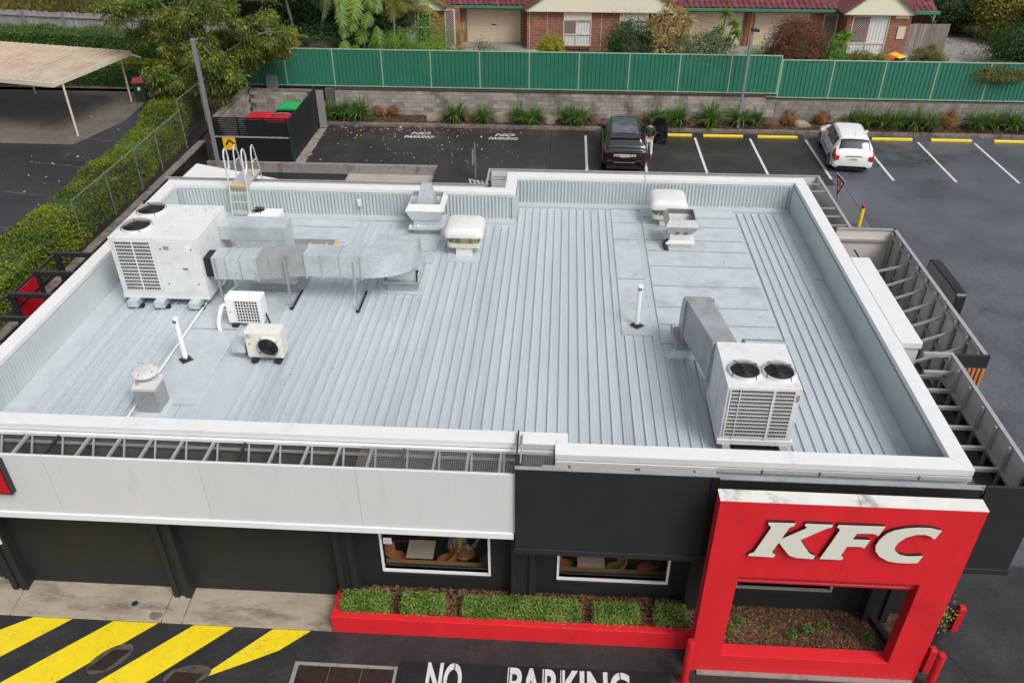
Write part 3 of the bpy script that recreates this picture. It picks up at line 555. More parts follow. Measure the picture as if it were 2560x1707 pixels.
for p0, p1, nr in (((XL, -6.4, 0), (XL, YBL, 0), (1, 0, 0)), ((XL, YBL, 0), (XS-.02, YBL, 0), (0, -1, 0)), ((XS, YBL, 0), (XS, YBR, 0), (1, 0, 0)), ((XS, YBR, 0), (XR-.12, YBR, 0), (0, -1, 0)), ((XR, YFR, 0), (XR, YBR, 0), (-1, 0, 0)), ((XL, YFL, 0), (XF, YFL, 0), (0, 1, 0)), ((XF, YFR, 0), (XR, YFR, 0), (0, 1, 0))):
    corr(p0, p1, nr, zc, ZC).build('corrugated_cladding', 'cladding', pr, smooth=True, fix=False)
for q in ((XR-.13, XR-.02, YBR-.06, YBR-.02), (XL+.03, XL+.14, YBL-.06, YBL-.02), (XS-.1, XS+.04, YBL-.06, YBL-.02)): MB().box(*q, ZR, ZC).build('corner_flashing', 'cladding', pr)
g = .004; a, b, c, d = XL-T, XR+T, YBL+T, YBR+T; ffl, ffr = YFL-T, YFR-T
caps = [[(a, ffl+g), (XL, YFL+g), (XL, YBL-g), (a, c-g)], [(a+g, c), (XL+g, YBL), (XS, YBL), (XS-T, c)], [(XS-T, c+g), (XS, YBL+g), (XS, YBR-g), (XS-T, d-g)], [(XS-T+g, d), (XS+g, YBR), (XR-g, YBR), (b-g, d)],
        [(b, d-g), (XR, YBR-g), (XR, YFR+g), (b, ffr+g)], [(b-g, ffr), (XR-g, YFR), (XF, YFR), (XF-.23, ffr)], [(XF-.23, ffr+g), (XF, YFR+g), (XF, YFL-g), (XF-.23, ffl+.055)], [(a+g, ffl), (XL+g, YFL), (XF-g, YFL), (XF-.23-g, ffl)]]
for p in caps:
    o = MB(); o.prism(p, 'z', ZC, H); o.build('parapet_cap', 'cap_white', pr, bevel=.008)
for x0, x1, y0, y1 in ((-5.62, -5.55, ffl-.003, YFL+.003), (5.08, 5.13, ffr-.003, YFR+.003), (-4.6, -4.54, YBL-.003, c+.003), (3.4, 3.46, YBR-.003, d+.003)):
    o = MB(); o.box(x0, x1, y0, y1, ZC+.003, H+.004); o.build('joint_cover', 'dirty_white', pr)
o = MB(); o.box(a+.0, .90, ffl-.07, ffl-.002, ZC-.07, ZC-.01); o.build('cap_ledge', 'cap_white', pr)
o = MB(); o.box(.93, b-.02, ffr-.03, ffr-.002, ZC-.1, ZC-.01); o.build('cap_ledge', 'cap_white', pr)
for x in (4.55, 5.55, 7.25): 
    o = MB(); o.box(x, x+.04, ffr-.036, ffr-.031, ZC-.11, ZC-.01); o.build('ledge_clip', 'tail_dark' if x > 5 else 'black_clad', pr)
o = MB(); o.box(b+.004, 8.66, -3.04, .80, ZC+.0, H+.008); o.build('wide_cap', 'cap_white', pr, bevel=.006)
o = MB(); o.box(b+.01, 8.63, -3.0, .77, 2.6, ZC); o.build('wide_cap_wall', 'fascia', pr)
# white front fascia panels on outriggers
fa = MB().box(-11.4, .2, -7.335, -7.30, 2.95, 4.33).build('front_fascia', 'alu', B)
for x0, x1 in ((-11.6, -9.375), (-9.37, -8.345), (-8.335, -5.463), (-5.457, -2.605), (-2.6, .235)):
    o = MB(); o.box(x0, x1, -7.39, -7.336, 2.93, 4.362); o.build('fascia_panel', 'fascia', fa, bevel=.004)
o = MB(); o.box(-11.6, .21, -7.42, -7.28, 2.78, 2.925); o.build('bottom_trim', 'white_plain', fa, bevel=.006)
o = MB(); o.box(-11.6, .2, -7.30, -6.735, 2.76, 2.79); o.build('soffit', 'black_clad', fa)
x = -10.67; k = 0
while x < .2:
    dark = k in (4, 10, 15)
    o = MB(); o.box(x-.022, x+.022, -7.33, -6.74, 4.30, 4.36); o.build('outrigger', 'black_clad' if dark else 'alu', fa, bevel=.004)
    o = MB(); o.bar((x+.05, -6.75, 4.30), (x+.05, -7.28, 3.55), .035, .025); o.build('diagonal_brace', 'alu', fa)
    x += .59; k += 1
o = MB(); o.box(-11, .2, -6.785, -6.766, 4.13, 4.19); o.build('wall_rail', 'alu', fa)
def wire(o, x0, x1, y0, y1, z, s=.05, t=.0016):
    x = x0
    while x <= x1: o.box(x-t, x+t, y0, y1, z-t, z+t); x += s
    y = y0
    while y <= y1: o.box(x0, x1, y-t, y+t, z-t+.004, z+t+.004); y += s
    return o
wire(MB(), -2.6, .2, -7.33, -6.8, 4.37, .04).build('bird_mesh', 'galv_dull', fa, kind='stuff', fix=False)
# red sign lightbox on the left end of the fascia
o = MB(); o.prism([(-12.0, 3.49), (-9.07, 3.49), (-9.07, 4.3), (-12, 4.3)], 'y', -7.52, -7.40); t = one(o, 'sign_lightbox', 'black_clad', 'red lightbox with black edge cut off at the left picture edge', 'sign')
o = MB(); o.box(-11.95, -9.10, -7.527, -7.521, 3.52, 4.27); o.build('red_face', 'red_gloss', t)
o = MB(); o.box(-10.62, -10.26, -7.03, -7.0, 1.56, 1.95); t = one(o, 'wall_sign', 'white_plain', 'small white sign on the dark wall at the left picture edge', 'sign')
# black bulkhead box and the black band behind the red sign
bb = MB().box(.25, 3.73, -7.40, -7.33, 2.62, 4.55).build('bulkhead', 'black_clad', B)
o = MB(); o.box(.24, 3.74, -7.45, -7.401, 2.60, 4.565); o.build('bulkhead_panel', 'black_clad', bb, bevel=.004)
o = MB(); o.box(3.62, 3.745, -7.475, -7.451, 2.60, 4.57); o.build('edge_trim', 'black_paint', bb, bevel=.004)
o = MB(); o.box(.22, 3.75, -7.48, -6.74, 2.47, 2.60); o.build('bottom_trim', 'black_clad', bb, bevel=.008)
o = MB(); o.box(.23, 3.75, -7.46, -7.38, 4.566, 4.58); o.build('top_flashing', 'galv_dull', bb)
o = MB(); o.box(.236, .262, -7.38, -6.48, 4.55, 4.63); o.build('end_plate', 'black_clad', bb)
o = MB(); o.box(.31, .335, -7.3, -6.55, 4.55, 4.60); o.build('end_plate', 'galv_dull', bb)
wire(MB(), .36, .9, -7.36, -6.75, 4.52, .03).build('bird_mesh', 'galv_dull', bb, kind='stuff', fix=False)
o = MB()
for x0, x1 in ((.7, 1.15), (1.2, 2.3), (2.4, 3.3), (3.35, 3.7)): o.box(x0, x1, -7.37, -7.31, 4.553, 4.562)
o.build('packing_strip', 'alu', bb)
bd = MB().box(3.76, 8.2, -7.38, -7.32, 2.6, 4.46).build('black_band', 'black_clad', B)
x = 3.77
while x < 8.15:
    o = MB(); o.box(x, min(x+.242, 8.2), -7.395, -7.381, 2.6, 4.47); o.build('band_board', 'black_clad', bd, bevel=.003); x += .245
o = MB(); o.box(3.76, 8.25, -7.41, -7.30, 4.471, 4.49); o.build('top_flashing', 'galv_dull', bd)
wire(MB(), 3.8, 8.15, -7.3, -7.02, 4.40, .04).build('bird_mesh', 'galv_dull', bd, kind='stuff', fix=False)
o = MB(); o.box(.3, 8.1, -7.3, -6.75, 2.55, 2.6); o.box(.3, 8.1, -7.3, -6.75, 3.9, 3.92); o.build('soffit', 'black_clad', bd)
# right hand canopy frame beside the roof
cn = MB().box(9.12, 9.16, -7.39, -3.45, 2.6, 4.53).build('side_bulkhead', 'black_clad', B)
o = MB(); o.box(8.2, 9.17, -7.44, -7.391, 2.60, 4.58); o.build('front_panel', 'black_clad', cn, bevel=.004)
o = MB(); o.box(8.2, 9.19, -7.47, -7.3, 2.47, 2.60); o.build('bottom_trim', 'black_clad', cn, bevel=.006)
o = MB(); o.box(9.095, 9.175, -7.4, -3.44, 4.531, 4.555); o.build('top_flashing', 'alu', cn)
YB2 = [-3.48, -3.96, -4.53, -5.15, -5.74, -6.33, -6.92]
for k, y in enumerate(YB2):
    if k < 6:
        o = MB(); o.box(9.105, 9.118, YB2[k+1]+.03, y-.03, 3.95, 4.525); o.build('liner_panel', 'alu_panel', cn)
    o = MB(); o.box(9.04, 9.104, y-.03, y+.03, 3.6, 4.52); o.build('stud', 'galv_dull', cn, bevel=.004)
    o = MB(); o.box(8.2, 9.03, y-.03, y+.03, 3.95, 4.03); o.build('beam', 'alu', cn, bevel=.004)
o = MB(); o.box(9.03, 9.10, -7.3, -3.45, 3.93, 3.99); o.build('rail', 'alu', cn)
wire(MB(), 8.25, 9.05, -7.3, -3.5, 3.7, .045).build('bird_mesh', 'galv_dull', cn, kind='stuff', fix=False)
for y in (-3.7, -4.9, -6.1): 
    o = MB(); o.box(8.25, 9.1, y-.06, y+.06, 3.35, 3.5); o.build('joist', 'black_clad', cn)
o = MB(); o.box(8.2, 9.12, -7.3, -3.45, 2.6, 2.65); o.build('soffit', 'path_grey', cn)
o = MB(); o.box(8.55, 9.16, -3.44, -3.36, 4.47, 4.56); o.box(8.5, 9.1, -3.75, -3.69, 4.25, 4.32); o.build('beam', 'alu', cn, bevel=.004)
# larger canopy further back
c1 = MB().box(9.80, 9.84, -3.42, 2.46, 2.5, 4.53).build('side_canopy', 'black_clad', B)
o = MB(); o.box(8.3, 9.84, 2.42, 2.459, 2.6, 4.53); o.build('end_panel', 'pink_panel', c1)
o = MB(); o.box(8.3, 9.84, 2.39, 2.47, 4.531, 4.56); o.box(8.3, 9.78, 2.36, 2.419, 4.2, 4.27); o.box(8.6, 9.78, 2.36, 2.419, 3.2, 3.27); o.build('end_rail', 'alu', c1)
o = MB(); o.box(9.765, 9.85, -3.44, 2.47, 4.531, 4.56); o.build('top_flashing', 'alu', c1)
y = 2.3; k = 0
while y > -3.3:
    o = MB(); o.box(9.70, 9.775, y-.035, y+.035, 2.6, 4.5); o.build('stud', 'galv_dull', c1, bevel=.004)
    if y > -2.9:
        o = MB(); o.box(9.782, 9.796, y-.56, y-.05, 3.55, 4.5); o.build('liner_panel', 'alu_panel', c1)
        o = MB(); o.box(9.782, 9.796, y-.56, y-.05, 2.62, 3.49); o.build('liner_panel', 'alu_panel', c1)
    if k % 1 == 0 and 1.4 > y > -3.1:
        o = MB(); o.bar((8.66 if y < .85 else 8.2, y-.12, 3.85), (9.72, y+.02, 4.2), .045, .05); o.build('brace', 'alu', c1)
    y -= .62; k += 1
o = MB(); o.box(9.72, 9.775, -3.4, 2.4, 3.50, 3.56); o.box(9.72, 9.775, -3.4, 2.4, 4.38, 4.43); o.build('rail', 'galv_dull', c1)
o = MB(); o.box(8.2, 9.79, -3.4, 2.4, 2.5, 2.55); o.build('soffit', 'path_grey', c1)
o = MB(); o.bar((8.75, 2.1, 4.1), (9.6, 1.2, 3.0), .03); o.build('cable', 'rubber', c1)
o = MB(); o.box(9.17, 9.86, -3.5, -3.43, 4.27, 4.57); o.build('black_end', 'black_clad', c1)
for i in range(7):
    x = 9.20+i*.097; o = MB(); o.box(x, x+.06, -3.52, -3.45, 2.75, 4.265); o.build('timber_slat', 'timber_slat', c1, bevel=.004)
o = MB(); o.box(9.18, 9.84, -3.44, -3.425, 2.75, 4.1); o.build('slat_backing', 'tail_dark', c1)
# open frame running round the back and the back right corner
fr = MB().box(8.79, 8.85, 2.48, 6.5, 3.2, 4.33).build('rear_frame', 'fascia', B)
o = MB(); o.box(8.78, 8.86, 2.48, 6.52, 4.331, 4.36); o.box(-1.32, 8.86, 6.45, 6.52, 4.331, 4.362); o.box(-1.38, -1.32, 5.30, 6.52, 4.331, 4.36); o.box(-11.3, -1.33, 5.24, 5.30, 4.331, 4.361); o.build('top_rail', 'alu', fr)
o = MB(); o.box(-1.3, 8.78, 6.46, 6.5, 3.2, 4.33); o.build('rear_panel', 'fascia', fr); o = MB(); o.box(-11.2, -1.39, 5.25, 5.29, 3.2, 4.33); o.build('rear_panel', 'fascia', fr)
for y in (5.95, 5.40, 4.22, 3.68, 3.1, 2.6):
    o = MB(); o.box(8.2, 8.79, y-.018, y+.018, 4.29, 4.33); o.build('rung', 'alu', fr)
for y in (5.75, 5.95): 
    o = MB(); o.box(-1.32, -.74, y-.012, y+.012, 4.3, 4.33); o.build('rung', 'alu', fr)
o = MB()
for i in range(5): o.bar((-1.98+i*.13, 6.42-i*.02, 4.0), (-1.9+i*.13, 6.0+i*.02, 4.0), .05, .03)
o.bar((-2.02, 6.46, 4.0), (-1.4, 6.05, 4.0), .04); o.bar((-2.0, 5.98, 4.0), (-1.38, 5.98, 4.0), .04); o.build('corner_louvre', 'alu_panel', fr)
# white flat awning over the rear lane
o = MB(); o.prism([(-12.3, 9.72), (-8.86, 8.46), (-8.9, 6.9), (-12.4, 6.9)], 'z', 2.9, 3.0); one(o, 'rear_awning', 'cap_white', 'white flat awning panel beyond the back left corner of the roof', 'awning')
# dining furniture
def table(x, y, label):
    t = thing('dining_table', label, 'table', (x, y, .1)); o = MB(); o.box(x-.29, x+.29, y-.25, y+.25, .73, .76); o.build('table_top', 'table_top', t, bevel=.008)
    o = MB(); o.cyl((x, y, .12), (x, y, .73), .035); o.build('post', 'black_paint', t); o = MB(); o.lathe((x, y, .1), [(.22, 0), (.22, .015), (.03, .03)], 20); o.build('base', 'black_paint', t)
def chair(x, y, face, m, label):
    t = thing('dining_chair', label, 'chair', (x, y, .1), 'dining chairs behind the windows'); rot = lambda px, py: (x+math.cos(face)*px-math.sin(face)*py, y+math.sin(face)*px+math.cos(face)*py)
    o = MB(); rings = []
    for z, r in ((.46, .20), (.50, .21), (.52, .19)): rings.append([(*rot(r*1.05*math.cos(a_), r*math.sin(a_)), z) for a_ in [2*math.pi*i/16 for i in range(16)]])
    o.loft(rings); o.build('seat', m, t, smooth=True)
    o = MB(); vs = []
    for i in range(9):
        a_ = R(-75+150*i/8)+math.pi
        for z, r in ((.5, .20), (.84-.10*abs(i-4)/4, .24)):
            vs += [(*rot(r*math.cos(a_), r*math.sin(a_)), z), (*rot((r-.025)*math.cos(a_), (r-.025)*math.sin(a_)), z)]
    fs = []
    for i in range(8):
        k = i*4; fs += [(k, k+4, k+6, k+2), (k+1, k+3, k+7, k+5), (k+2, k+6, k+7, k+3)]
    o.add(vs, fs); o.build('backrest', m, t, smooth=True)
    for sx in (-.14, .14):
        for sy in (-.13, .13):
            o = MB(); p = rot(sx, sy); q = rot(sx*1.25, sy*1.25); o.cyl((*p, .46), (*q, .1), .013, n=6); o.build('leg', 'black_paint', t)
table(-1.87, -5.93, 'square beige table behind the left restaurant window'); table(1.77, -6.0, 'square beige table behind the right restaurant window')
for x, y, fa_, m, lb in ((-2.42, -5.98, 0, 'chair_tan', 'tan tub chair left of the table behind the left window'), (-1.32, -6.0, math.pi, 'chair_tan', 'tan tub chair right of the table behind the left window'), (-.95, -5.75, 0, 'chair_yellow', 'yellow back chair in the middle of the left window'), (-.38, -5.95, math.pi, 'chair_tan', 'tan tub chair at the right end of the left window'),
    (1.22, -6.0, 0, 'chair_tan', 'tan tub chair left of the table behind the right window'), (2.3, -6.02, math.pi, 'chair_yellow', 'yellow back chair right of the table behind the right window'), (2.98, -6.0, math.pi*.6, 'chair_tan', 'tan tub chair at the right end of the right window')):
    chair(x, y, fa_, m, lb)
o = MB(); o.box(-1.6, -.9, -4.6, -4.5, .75, .8); one(o, 'counter_shelf', 'maroon', 'maroon shelf deep inside behind the left window', 'shelf')
# ============================================================ ROOFTOP PLANT
def fan(parent, c, r, ax='z', white='ac_white'):
    """axial fan let into a panel: collar, dark well, blades, hub and wire guard"""
    x, y, z = c; sg = 1 if ax == 'z' else -1
    o = MB(); o.lathe(c, [(r*1.0, 0), (r*1.08, 0), (r*1.06, sg*.06), (r*.97, sg*.06), (r*.97, 0)], 32, ax); f = o.build('fan', white, parent, smooth=True)
    o = MB(); o.lathe(c, [(0, sg*.012), (r*.97, sg*.012)], 32, ax); o.build('fan_well', 'black_plastic', f)
    o = MB()
    for k in range(4):
        a0 = k*math.pi/2; pts = []
        for rr, da in ((.2, 0), (.92, -.15), (.92, .5), (.2, .45)):
            u, v = r*rr*math.cos(a0+da), r*rr*math.sin(a0+da); h = .02+.015*(da > .2)
            pts.append((x+u, y+v, z+h) if ax == 'z' else (x+u, y-h, z+v))
        o.quad(*pts)
    o.build('fan_blade', 'black_plastic', f, fix=False, kind='stuff')
    o = MB(); o.lathe(c, [(0, sg*.075), (r*.17, sg*.075), (r*.2, sg*.02)], 16, ax); o.build('motor_hub', 'rubber', f)
    o = MB()
    for q in (.3, .42, .54, .66, .78, .9, 1.02): o.ring((x, y, z+.085) if ax == 'z' else (x, y-.085, z), r*q, .004, 28, 4, ax)
    for k in range(4):
        a = k*math.pi/2+.6; u, v = math.cos(a)*r*1.04, math.sin(a)*r*1.04
        if ax == 'z': o.tube([(x+u*.15, y+v*.15, z+.09), (x+u, y+v, z+.09), (x+u*1.06, y+v*1.06, z+.01)], .009, 6)
        else: o.tube([(x+u*.15, y-.09, z+v*.15), (x+u, y-.09, z+v), (x+u*1.06, y-.01, z+v*1.06)], .009, 6)
    o.build('wire_guard', 'black_plastic', f, kind='stuff', fix=False); return f
def grille(parent, x0, x1, z0, z1, y, rows, cols, nf, backing='coil_dark', m='ac_white', axis='y', rb=.011, cb_=.014):
    """slotted coil guard on a face; axis x puts it on a side face"""
    P = (lambda u0, u1, d0, d1, a0, a1: (u0, u1, y+d0, y+d1, a0, a1)) if axis == 'y' else (lambda u0, u1, d0, d1, a0, a1: (y-d1 if axis == '-x' else y+d0, y-d0 if axis == '-x' else y+d1, u0, u1, a0, a1))
    bk = MB().box(*P(x0, x1, -.004, -.001, z0, z1)).build('coil', backing, parent)
    o = MB(); h = (z1-z0)/rows
    for i in range(rows+1): o.box(*P(x0, x1, -.022, -.008, z0+i*h-rb, z0+i*h+rb))
    for j in range(cols+1):
        u = lerp(x0, x1, j/cols); o.box(*P(u-cb_, u+cb_, -.024, -.007, z0, z1))
    for j in range(nf):
        u = lerp(x0, x1, (j+.5)/nf); o.box(*P(u-.0025, u+.0025, -.018, -.010, z0, z1))
    o.build('coil_guard', m, parent, kind='stuff'); return bk
# large packaged unit at the left
t = thing('packaged_air_conditioner', 'large white rooftop air conditioner with two top fans at the left parapet', 'air conditioner', (-8.72, -.1, ZR))
U = (-9.8, -7.645, -1.05, .85, 3.98, 5.51)
o = MB(); o.box(U[0], -8.757, U[2], U[3], U[4], U[5]); bd1 = o.build('cabinet', 'ac_white', t, bevel=.008)
o = MB(); o.box(-8.75, U[1], U[2], U[3], U[4], U[5]); o.build('cabinet', 'ac_white', t, bevel=.008)
o = MB(); o.box(U[0]-.01, U[1]+.01, U[2]-.015, U[3]+.015, 3.87, 3.975); o.build('base_rail', 'ac_white', t)
grille(bd1, -9.68, -8.8, 4.1, 5.42, -1.05, 14, 2, 22)
for x0, x1, z0, z1 in ((-8.62, -7.78, 4.05, 5.44),):
    o = MB(); o.box(x0, x1, -1.062, -1.051, z0, z1); dd = o.build('access_door', 'ac_white', t, bevel=.003)
    o = MB(); o.box(-8.14, -8.0, -1.068, -1.0625, 4.7, 4.73); o.build('handle', 'black_plastic', dd)
    for xx in (x0+.05, x1-.05):
        for zz in (z0+.25, z1-.2):
            q = MB(); q.cyl((xx, -1.062, zz), (xx, -1.072, zz), .018, n=10); q.build('latch', 'rubber', dd)
o = MB(); o.box(-7.644, -7.637, -.95, .75, 4.1, 5.4); o.build('side_panel', 'ac_white', t, bevel=.003)
fan(t, (-9.33, -.48, 5.511), .335); fan(t, (-9.36, .45, 5.511), .335)
o = MB()
for xx, yy in ((-8.3, .25), (-8.24, .28), (-8.05, .62), (-7.98, .5), (-7.85, .66), (-7.95, .72)): o.cyl((xx, yy, 5.511), (xx, yy, 5.516), .022, n=8)
o.build('top_screws', 'galv_dull', t, kind='stuff')
for x in (-9.54, -8.87, -8.0):
    o = MB(); o.box(x-.13, x+.13, -1.25, .9, 3.70, 3.868); sd = o.build('support_rail', 'galv', t, bevel=.006)
    for y in (-1.1, .7):
        for s in (-1, 1):
            q = MB(); q.box(x+s*.14-.05, x+s*.14+.05, y-.06, y+.06, ZR+.01, 3.72); q.build('rubber_foot', 'rubber', sd)
o = MB(); o.tube([(-7.6, -.55, 4.0), (-7.45, -.6, 4.05), (-7.3, -.55, 4.3), (-7.25, -.4, 4.3), (-7.22, -.35, 3.9), (-7.4, -.5, 3.75), (-7.5, -.6, 3.68)], .035, 8); o.build('drain_pipe', 'ac_white', t, smooth=True)
# return air box duct behind the supply duct
t = thing('return_air_duct', 'boxy galvanised duct dropping to the roof behind the long duct', 'duct', (-6.6, .5, ZR))
o = MB(); o.box(-7.63, -5.95, .2, .82, 4.88, 5.25); dk = o.build('duct_box', 'galv', t, bevel=.006)
o = MB(); o.box(-7.28, -5.96, .21, .81, 3.92, 4.88); o.build('duct_drop', 'galv', t, bevel=.006)
o = MB(); o.hexa([(-7.0, -.15, 3.66), (-5.6, -.15, 3.66), (-5.6, 1.0, 3.66), (-7.0, 1.0, 3.66)], [(-6.88, -.05, 3.88), (-5.76, -.05, 3.88), (-5.76, .9, 3.88), (-6.88, .9, 3.88)]); o.build('roof_curb', 'galv_dull', t)
o = MB(); o.hexa([(-6.92, -.2, 3.881), (-5.72, -.2, 3.881), (-5.72, .95, 3.881), (-6.92, .95, 3.881)], [(-6.8, 0, 3.95), (-5.85, 0, 3.95), (-5.85, .8, 3.95), (-6.8, .8, 3.95)]); o.build('curb_flange', 'galv', t)
# long supply duct with offset, bend and drop
t = thing('supply_duct', 'long galvanised duct on legs with a curved bend at its right end', 'duct', (-5.2, -.5, ZR))
zt, zb = 5.0, 4.42
def seg(x0, f0, b0, x1, f1, b1, name='duct_section', m='galv'):
    o = MB(); o.hexa([(x0, f0, zb), (x1, f1, zb), (x1, b1, zb), (x0, b0, zb)], [(x0, f0, zt), (x1, f1, zt), (x1, b1, zt), (x0, b0, zt)]); return o.build(name, m, t, bevel=.004)
seg(-7.43, -1.0, -.45, -6.36, -.98, -.41); seg(-6.34, -.98, -.41, -5.24, -.72, -.13, m='galv_dull'); seg(-5.22, -.72, -.13, -4.83, -.73, -.15); seg(-4.81, -.73, -.15, -3.87, -.74, -.18)
o = MB(); o.box(-7.64, -7.44, -.95, -.5, zb+.04, zt-.04); o.build('flexible_joint', 'rubber', t)
arc = lambda cx, cy, rx, ry, a0, a1, n: [(cx+rx*math.cos(lerp(a0, a1, i/n)), cy+ry*math.sin(lerp(a0, a1, i/n))) for i in range(n+1)]
poly = arc(-3.85, .1, 1.24, .84, -math.pi/2, 0, 14)+list(reversed(arc(-3.85, .1, .24, .28, -math.pi/2, 0, 6)))
o = MB(); o.prism(poly, 'z', zb, zt); o.build('duct_bend', 'galv', t, smooth=True)
prof = [(.12, zb), (.12, zt)]+[(.42+.24*math.sin(a), zt-.3+.3*math.cos(a)) for a in [R(v) for v in (0, 20, 40, 60, 75, 90)]]+[(.66, 4.2), (.12, 4.2)]
o = MB(); o.prism(prof, 'x', -3.61, -2.62); o.build('duct_boot', 'galv', t, bevel=.004)
o = MB(); o.hexa([(-3.42, .02, 3.95), (-2.7, .02, 3.95), (-2.7, .95, 3.95), (-3.42, .95, 3.95)], [(-3.5, .0, 4.42), (-2.72, .0, 4.42), (-2.72, .66, 4.42), (-3.5, .66, 4.42)]); o.build('duct_drop', 'galv', t)
o = MB(); o.box(-3.52, -2.6, -.06, 1.03, 3.88, 3.95); o.box(-3.44, -2.68, .0, .98, 3.66, 3.88); o.build('roof_curb', 'galv_dull', t)
o = MB(); o.box(-2.63, -2.6, -.1, 1.0, 3.952, 4.2); o.build('weather_skirt', 'galv', t)
for x, f, b in ((-7.1, -.995, -.44), (-6.75, -.985, -.42), (-6.05, -.91, -.34), (-5.65, -.82, -.24), (-4.4, -.735, -.16)):
    o = MB(); o.box(x-.006, x+.006, f-.012, b+.012, zb-.006, zt+.010); o.build('standing_seam', 'galv_dull', t)
for x, f, b in ((-6.35, -.99, -.4), (-5.23, -.73, -.12), (-4.82, -.74, -.14), (-3.86, -.75, -.17)):
    o = MB(); w = .018
    o.box(x-w, x+w, f-.025, f-.001, zb-.03, zt+.03); o.box(x-w, x+w, b+.001, b+.025, zb-.03, zt+.03); o.box(x-w, x+w, f, b, zt+.001, zt+.03); o.box(x-w, x+w, f, b, zb-.03, zb-.001); o.build('joint_flange', 'galv', t)
o = MB(); o.box(-3.62, -2.60, .08, .12, zt-.02, zt+.03); o.build('joint_flange', 'galv', t)
for x, y0, y1 in ((-7.35, -1.05, -.3), (-5.66, -1.0, -.15), (-4.0, -1.05, -.12)):
    for y in (y0+.06, y1-.02):
        o = MB(); o.bar((x, y, ZR+.06), (x, y, zt-.02 if y < -.5 else zb), .045, .03); o.build('leg', 'steel_stand', t)
    o = MB(); o.bar((x+.01, y0-.05, ZR+.05), (x+.01, y1+.05, ZR+.05), .09, .022); o.build('rubber_pad', 'rubber', t)
    o = MB(); o.bar((x, y0, ZR+.085), (x, y1, ZR+.085), .035, .03); o.build('foot_rail', 'steel_stand', t)
    o = MB(); o.bar((x, y0+.06, zb-.02), (x, y1, zb-.02), .04, .03); o.build('cross_rail', 'steel_stand', t)
# small vertical discharge unit behind the ducts
t = thing('compact_condenser', 'small white condenser with one top fan behind the boxy duct', 'air conditioner', (-7.4, 2.8, ZR))
o = MB(); o.box(-7.83, -6.96, 2.53, 3.12, 3.72, 4.4); o.build('cabinet', 'white_plain', t, bevel=.012); fan(t, (-7.58, 2.86, 4.401), .17)
for x in (-7.7, -7.1): o = MB(); o.box(x-.03, x+.03, 2.5, 3.15, 3.65, 3.718); o.build('foot', 'rubber', t)
# mesh walkway
def walkway(x0, x1, y0, y1, label):
    t = thing('roof_walkway', label, 'walkway', ((x0+x1)/2, (y0+y1)/2, ZR)); o = MB(); y = y0
    while y <= y1: o.box(x0, x1, y-.008, y+.008, 3.70, 3.72); y += .035
    xx = x0
    while xx <= x1: o.box(xx-.008, xx+.008, y0, y1, 3.69, 3.699); xx += .15
    o.build('grating', 'alu', t, kind='stuff'); o = MB(); o.box(x1, x1+.06, y0, y1, 3.67, 3.725); o.build('end_nosing', 'brass_tag', t)
walkway(-8.3, -5.4, 2.2, 2.64, 'aluminium mesh walkway behind the ducts with orange end strip'); walkway(-8.86, -8.4, 3.9, 4.1, 'short mesh step at the foot of the roof ladder')
# two wall-type condensers standing on the roof
t = thing('split_condenser', 'white condenser with dark square coil grille facing the front', 'air conditioner', (-6.48, -1.7, ZR))
o = MB(); o.box(-6.91, -6.06, -1.88, -1.49, 3.74, 4.42); cb = o.build('cabinet', 'white_plain', t, bevel=.02)
grille(cb, -6.67, -6.13, 3.8, 4.37, -1.88, 7, 8, 1, m='white_plain', rb=.007, cb_=.007); grille(cb, -1.84, -1.54, 3.82, 4.36, -6.06, 9, 4, 1, m='white_plain', axis='x', rb=.008, cb_=.009)
o = MB(); o.box(-6.86, -6.78, -1.892, -1.881, 4.05, 4.07); o.build('badge', 'brass_tag', cb)
for x in (-6.75, -6.2): o = MB(); o.box(x-.07, x+.07, -1.95, -1.45, ZR+.05, 3.738); o.build('foot', 'rubber', t)
o = MB(); o.tube([(-6.92, -1.85, 4.25), (-7.0, -1.9, 4.2), (-7.05, -2.0, 4.0), (-7.08, -2.05, 3.85), (-7.06, -2.1, 3.66)], .05, 8); o.build('pipe_cover', 'white_plain', t, smooth=True)
t = thing('split_condenser', 'cream condenser with round black fan facing the front', 'air conditioner', (-5.57, -3.1, ZR))
o = MB(); o.box(-5.98, -5.17, -3.27, -2.9, 3.75, 4.44); cb = o.build('cabinet', 'ac_cream', t, bevel=.02)
o = MB(); o.box(-5.78, -5.17+.02-.06, -3.283, -3.271, 3.78, 4.4); o.build('front_panel', 'ac_cream', cb, bevel=.006)
fan(t, (-5.465, -3.284, 4.08), .235, 'y', 'ac_cream')
for x in (-5.82, -5.3): o = MB(); o.box(x-.07, x+.07, -3.36, -2.85, ZR+.05, 3.748); o.build('foot', 'rubber', t)
o = MB(); o.box(-5.94, -5.86, -3.274, -3.271, 4.33, 4.36); o.build('badge', 'far_blue' if 'far_blue' in MATS else 'pole_grey', cb)
t = thing('isolator_box', 'small galvanised box beside the cream condenser', 'box', (-6.2, -3.0, ZR)); o = MB(); o.box(-6.36, -6.06, -3.18, -2.8, 3.80, 4.0); o.build('cover', 'galv', t, bevel=.006)
o = MB(); o.box(-6.3, -6.12, -3.1, -2.9, ZR+.04, 3.8); o.build('leg', 'galv_dull', t); o = MB(); o.box(-6.05, -5.985, -3.1, -3.05, 3.84, 3.9); o.build('cable_gland', 'rubber', t)
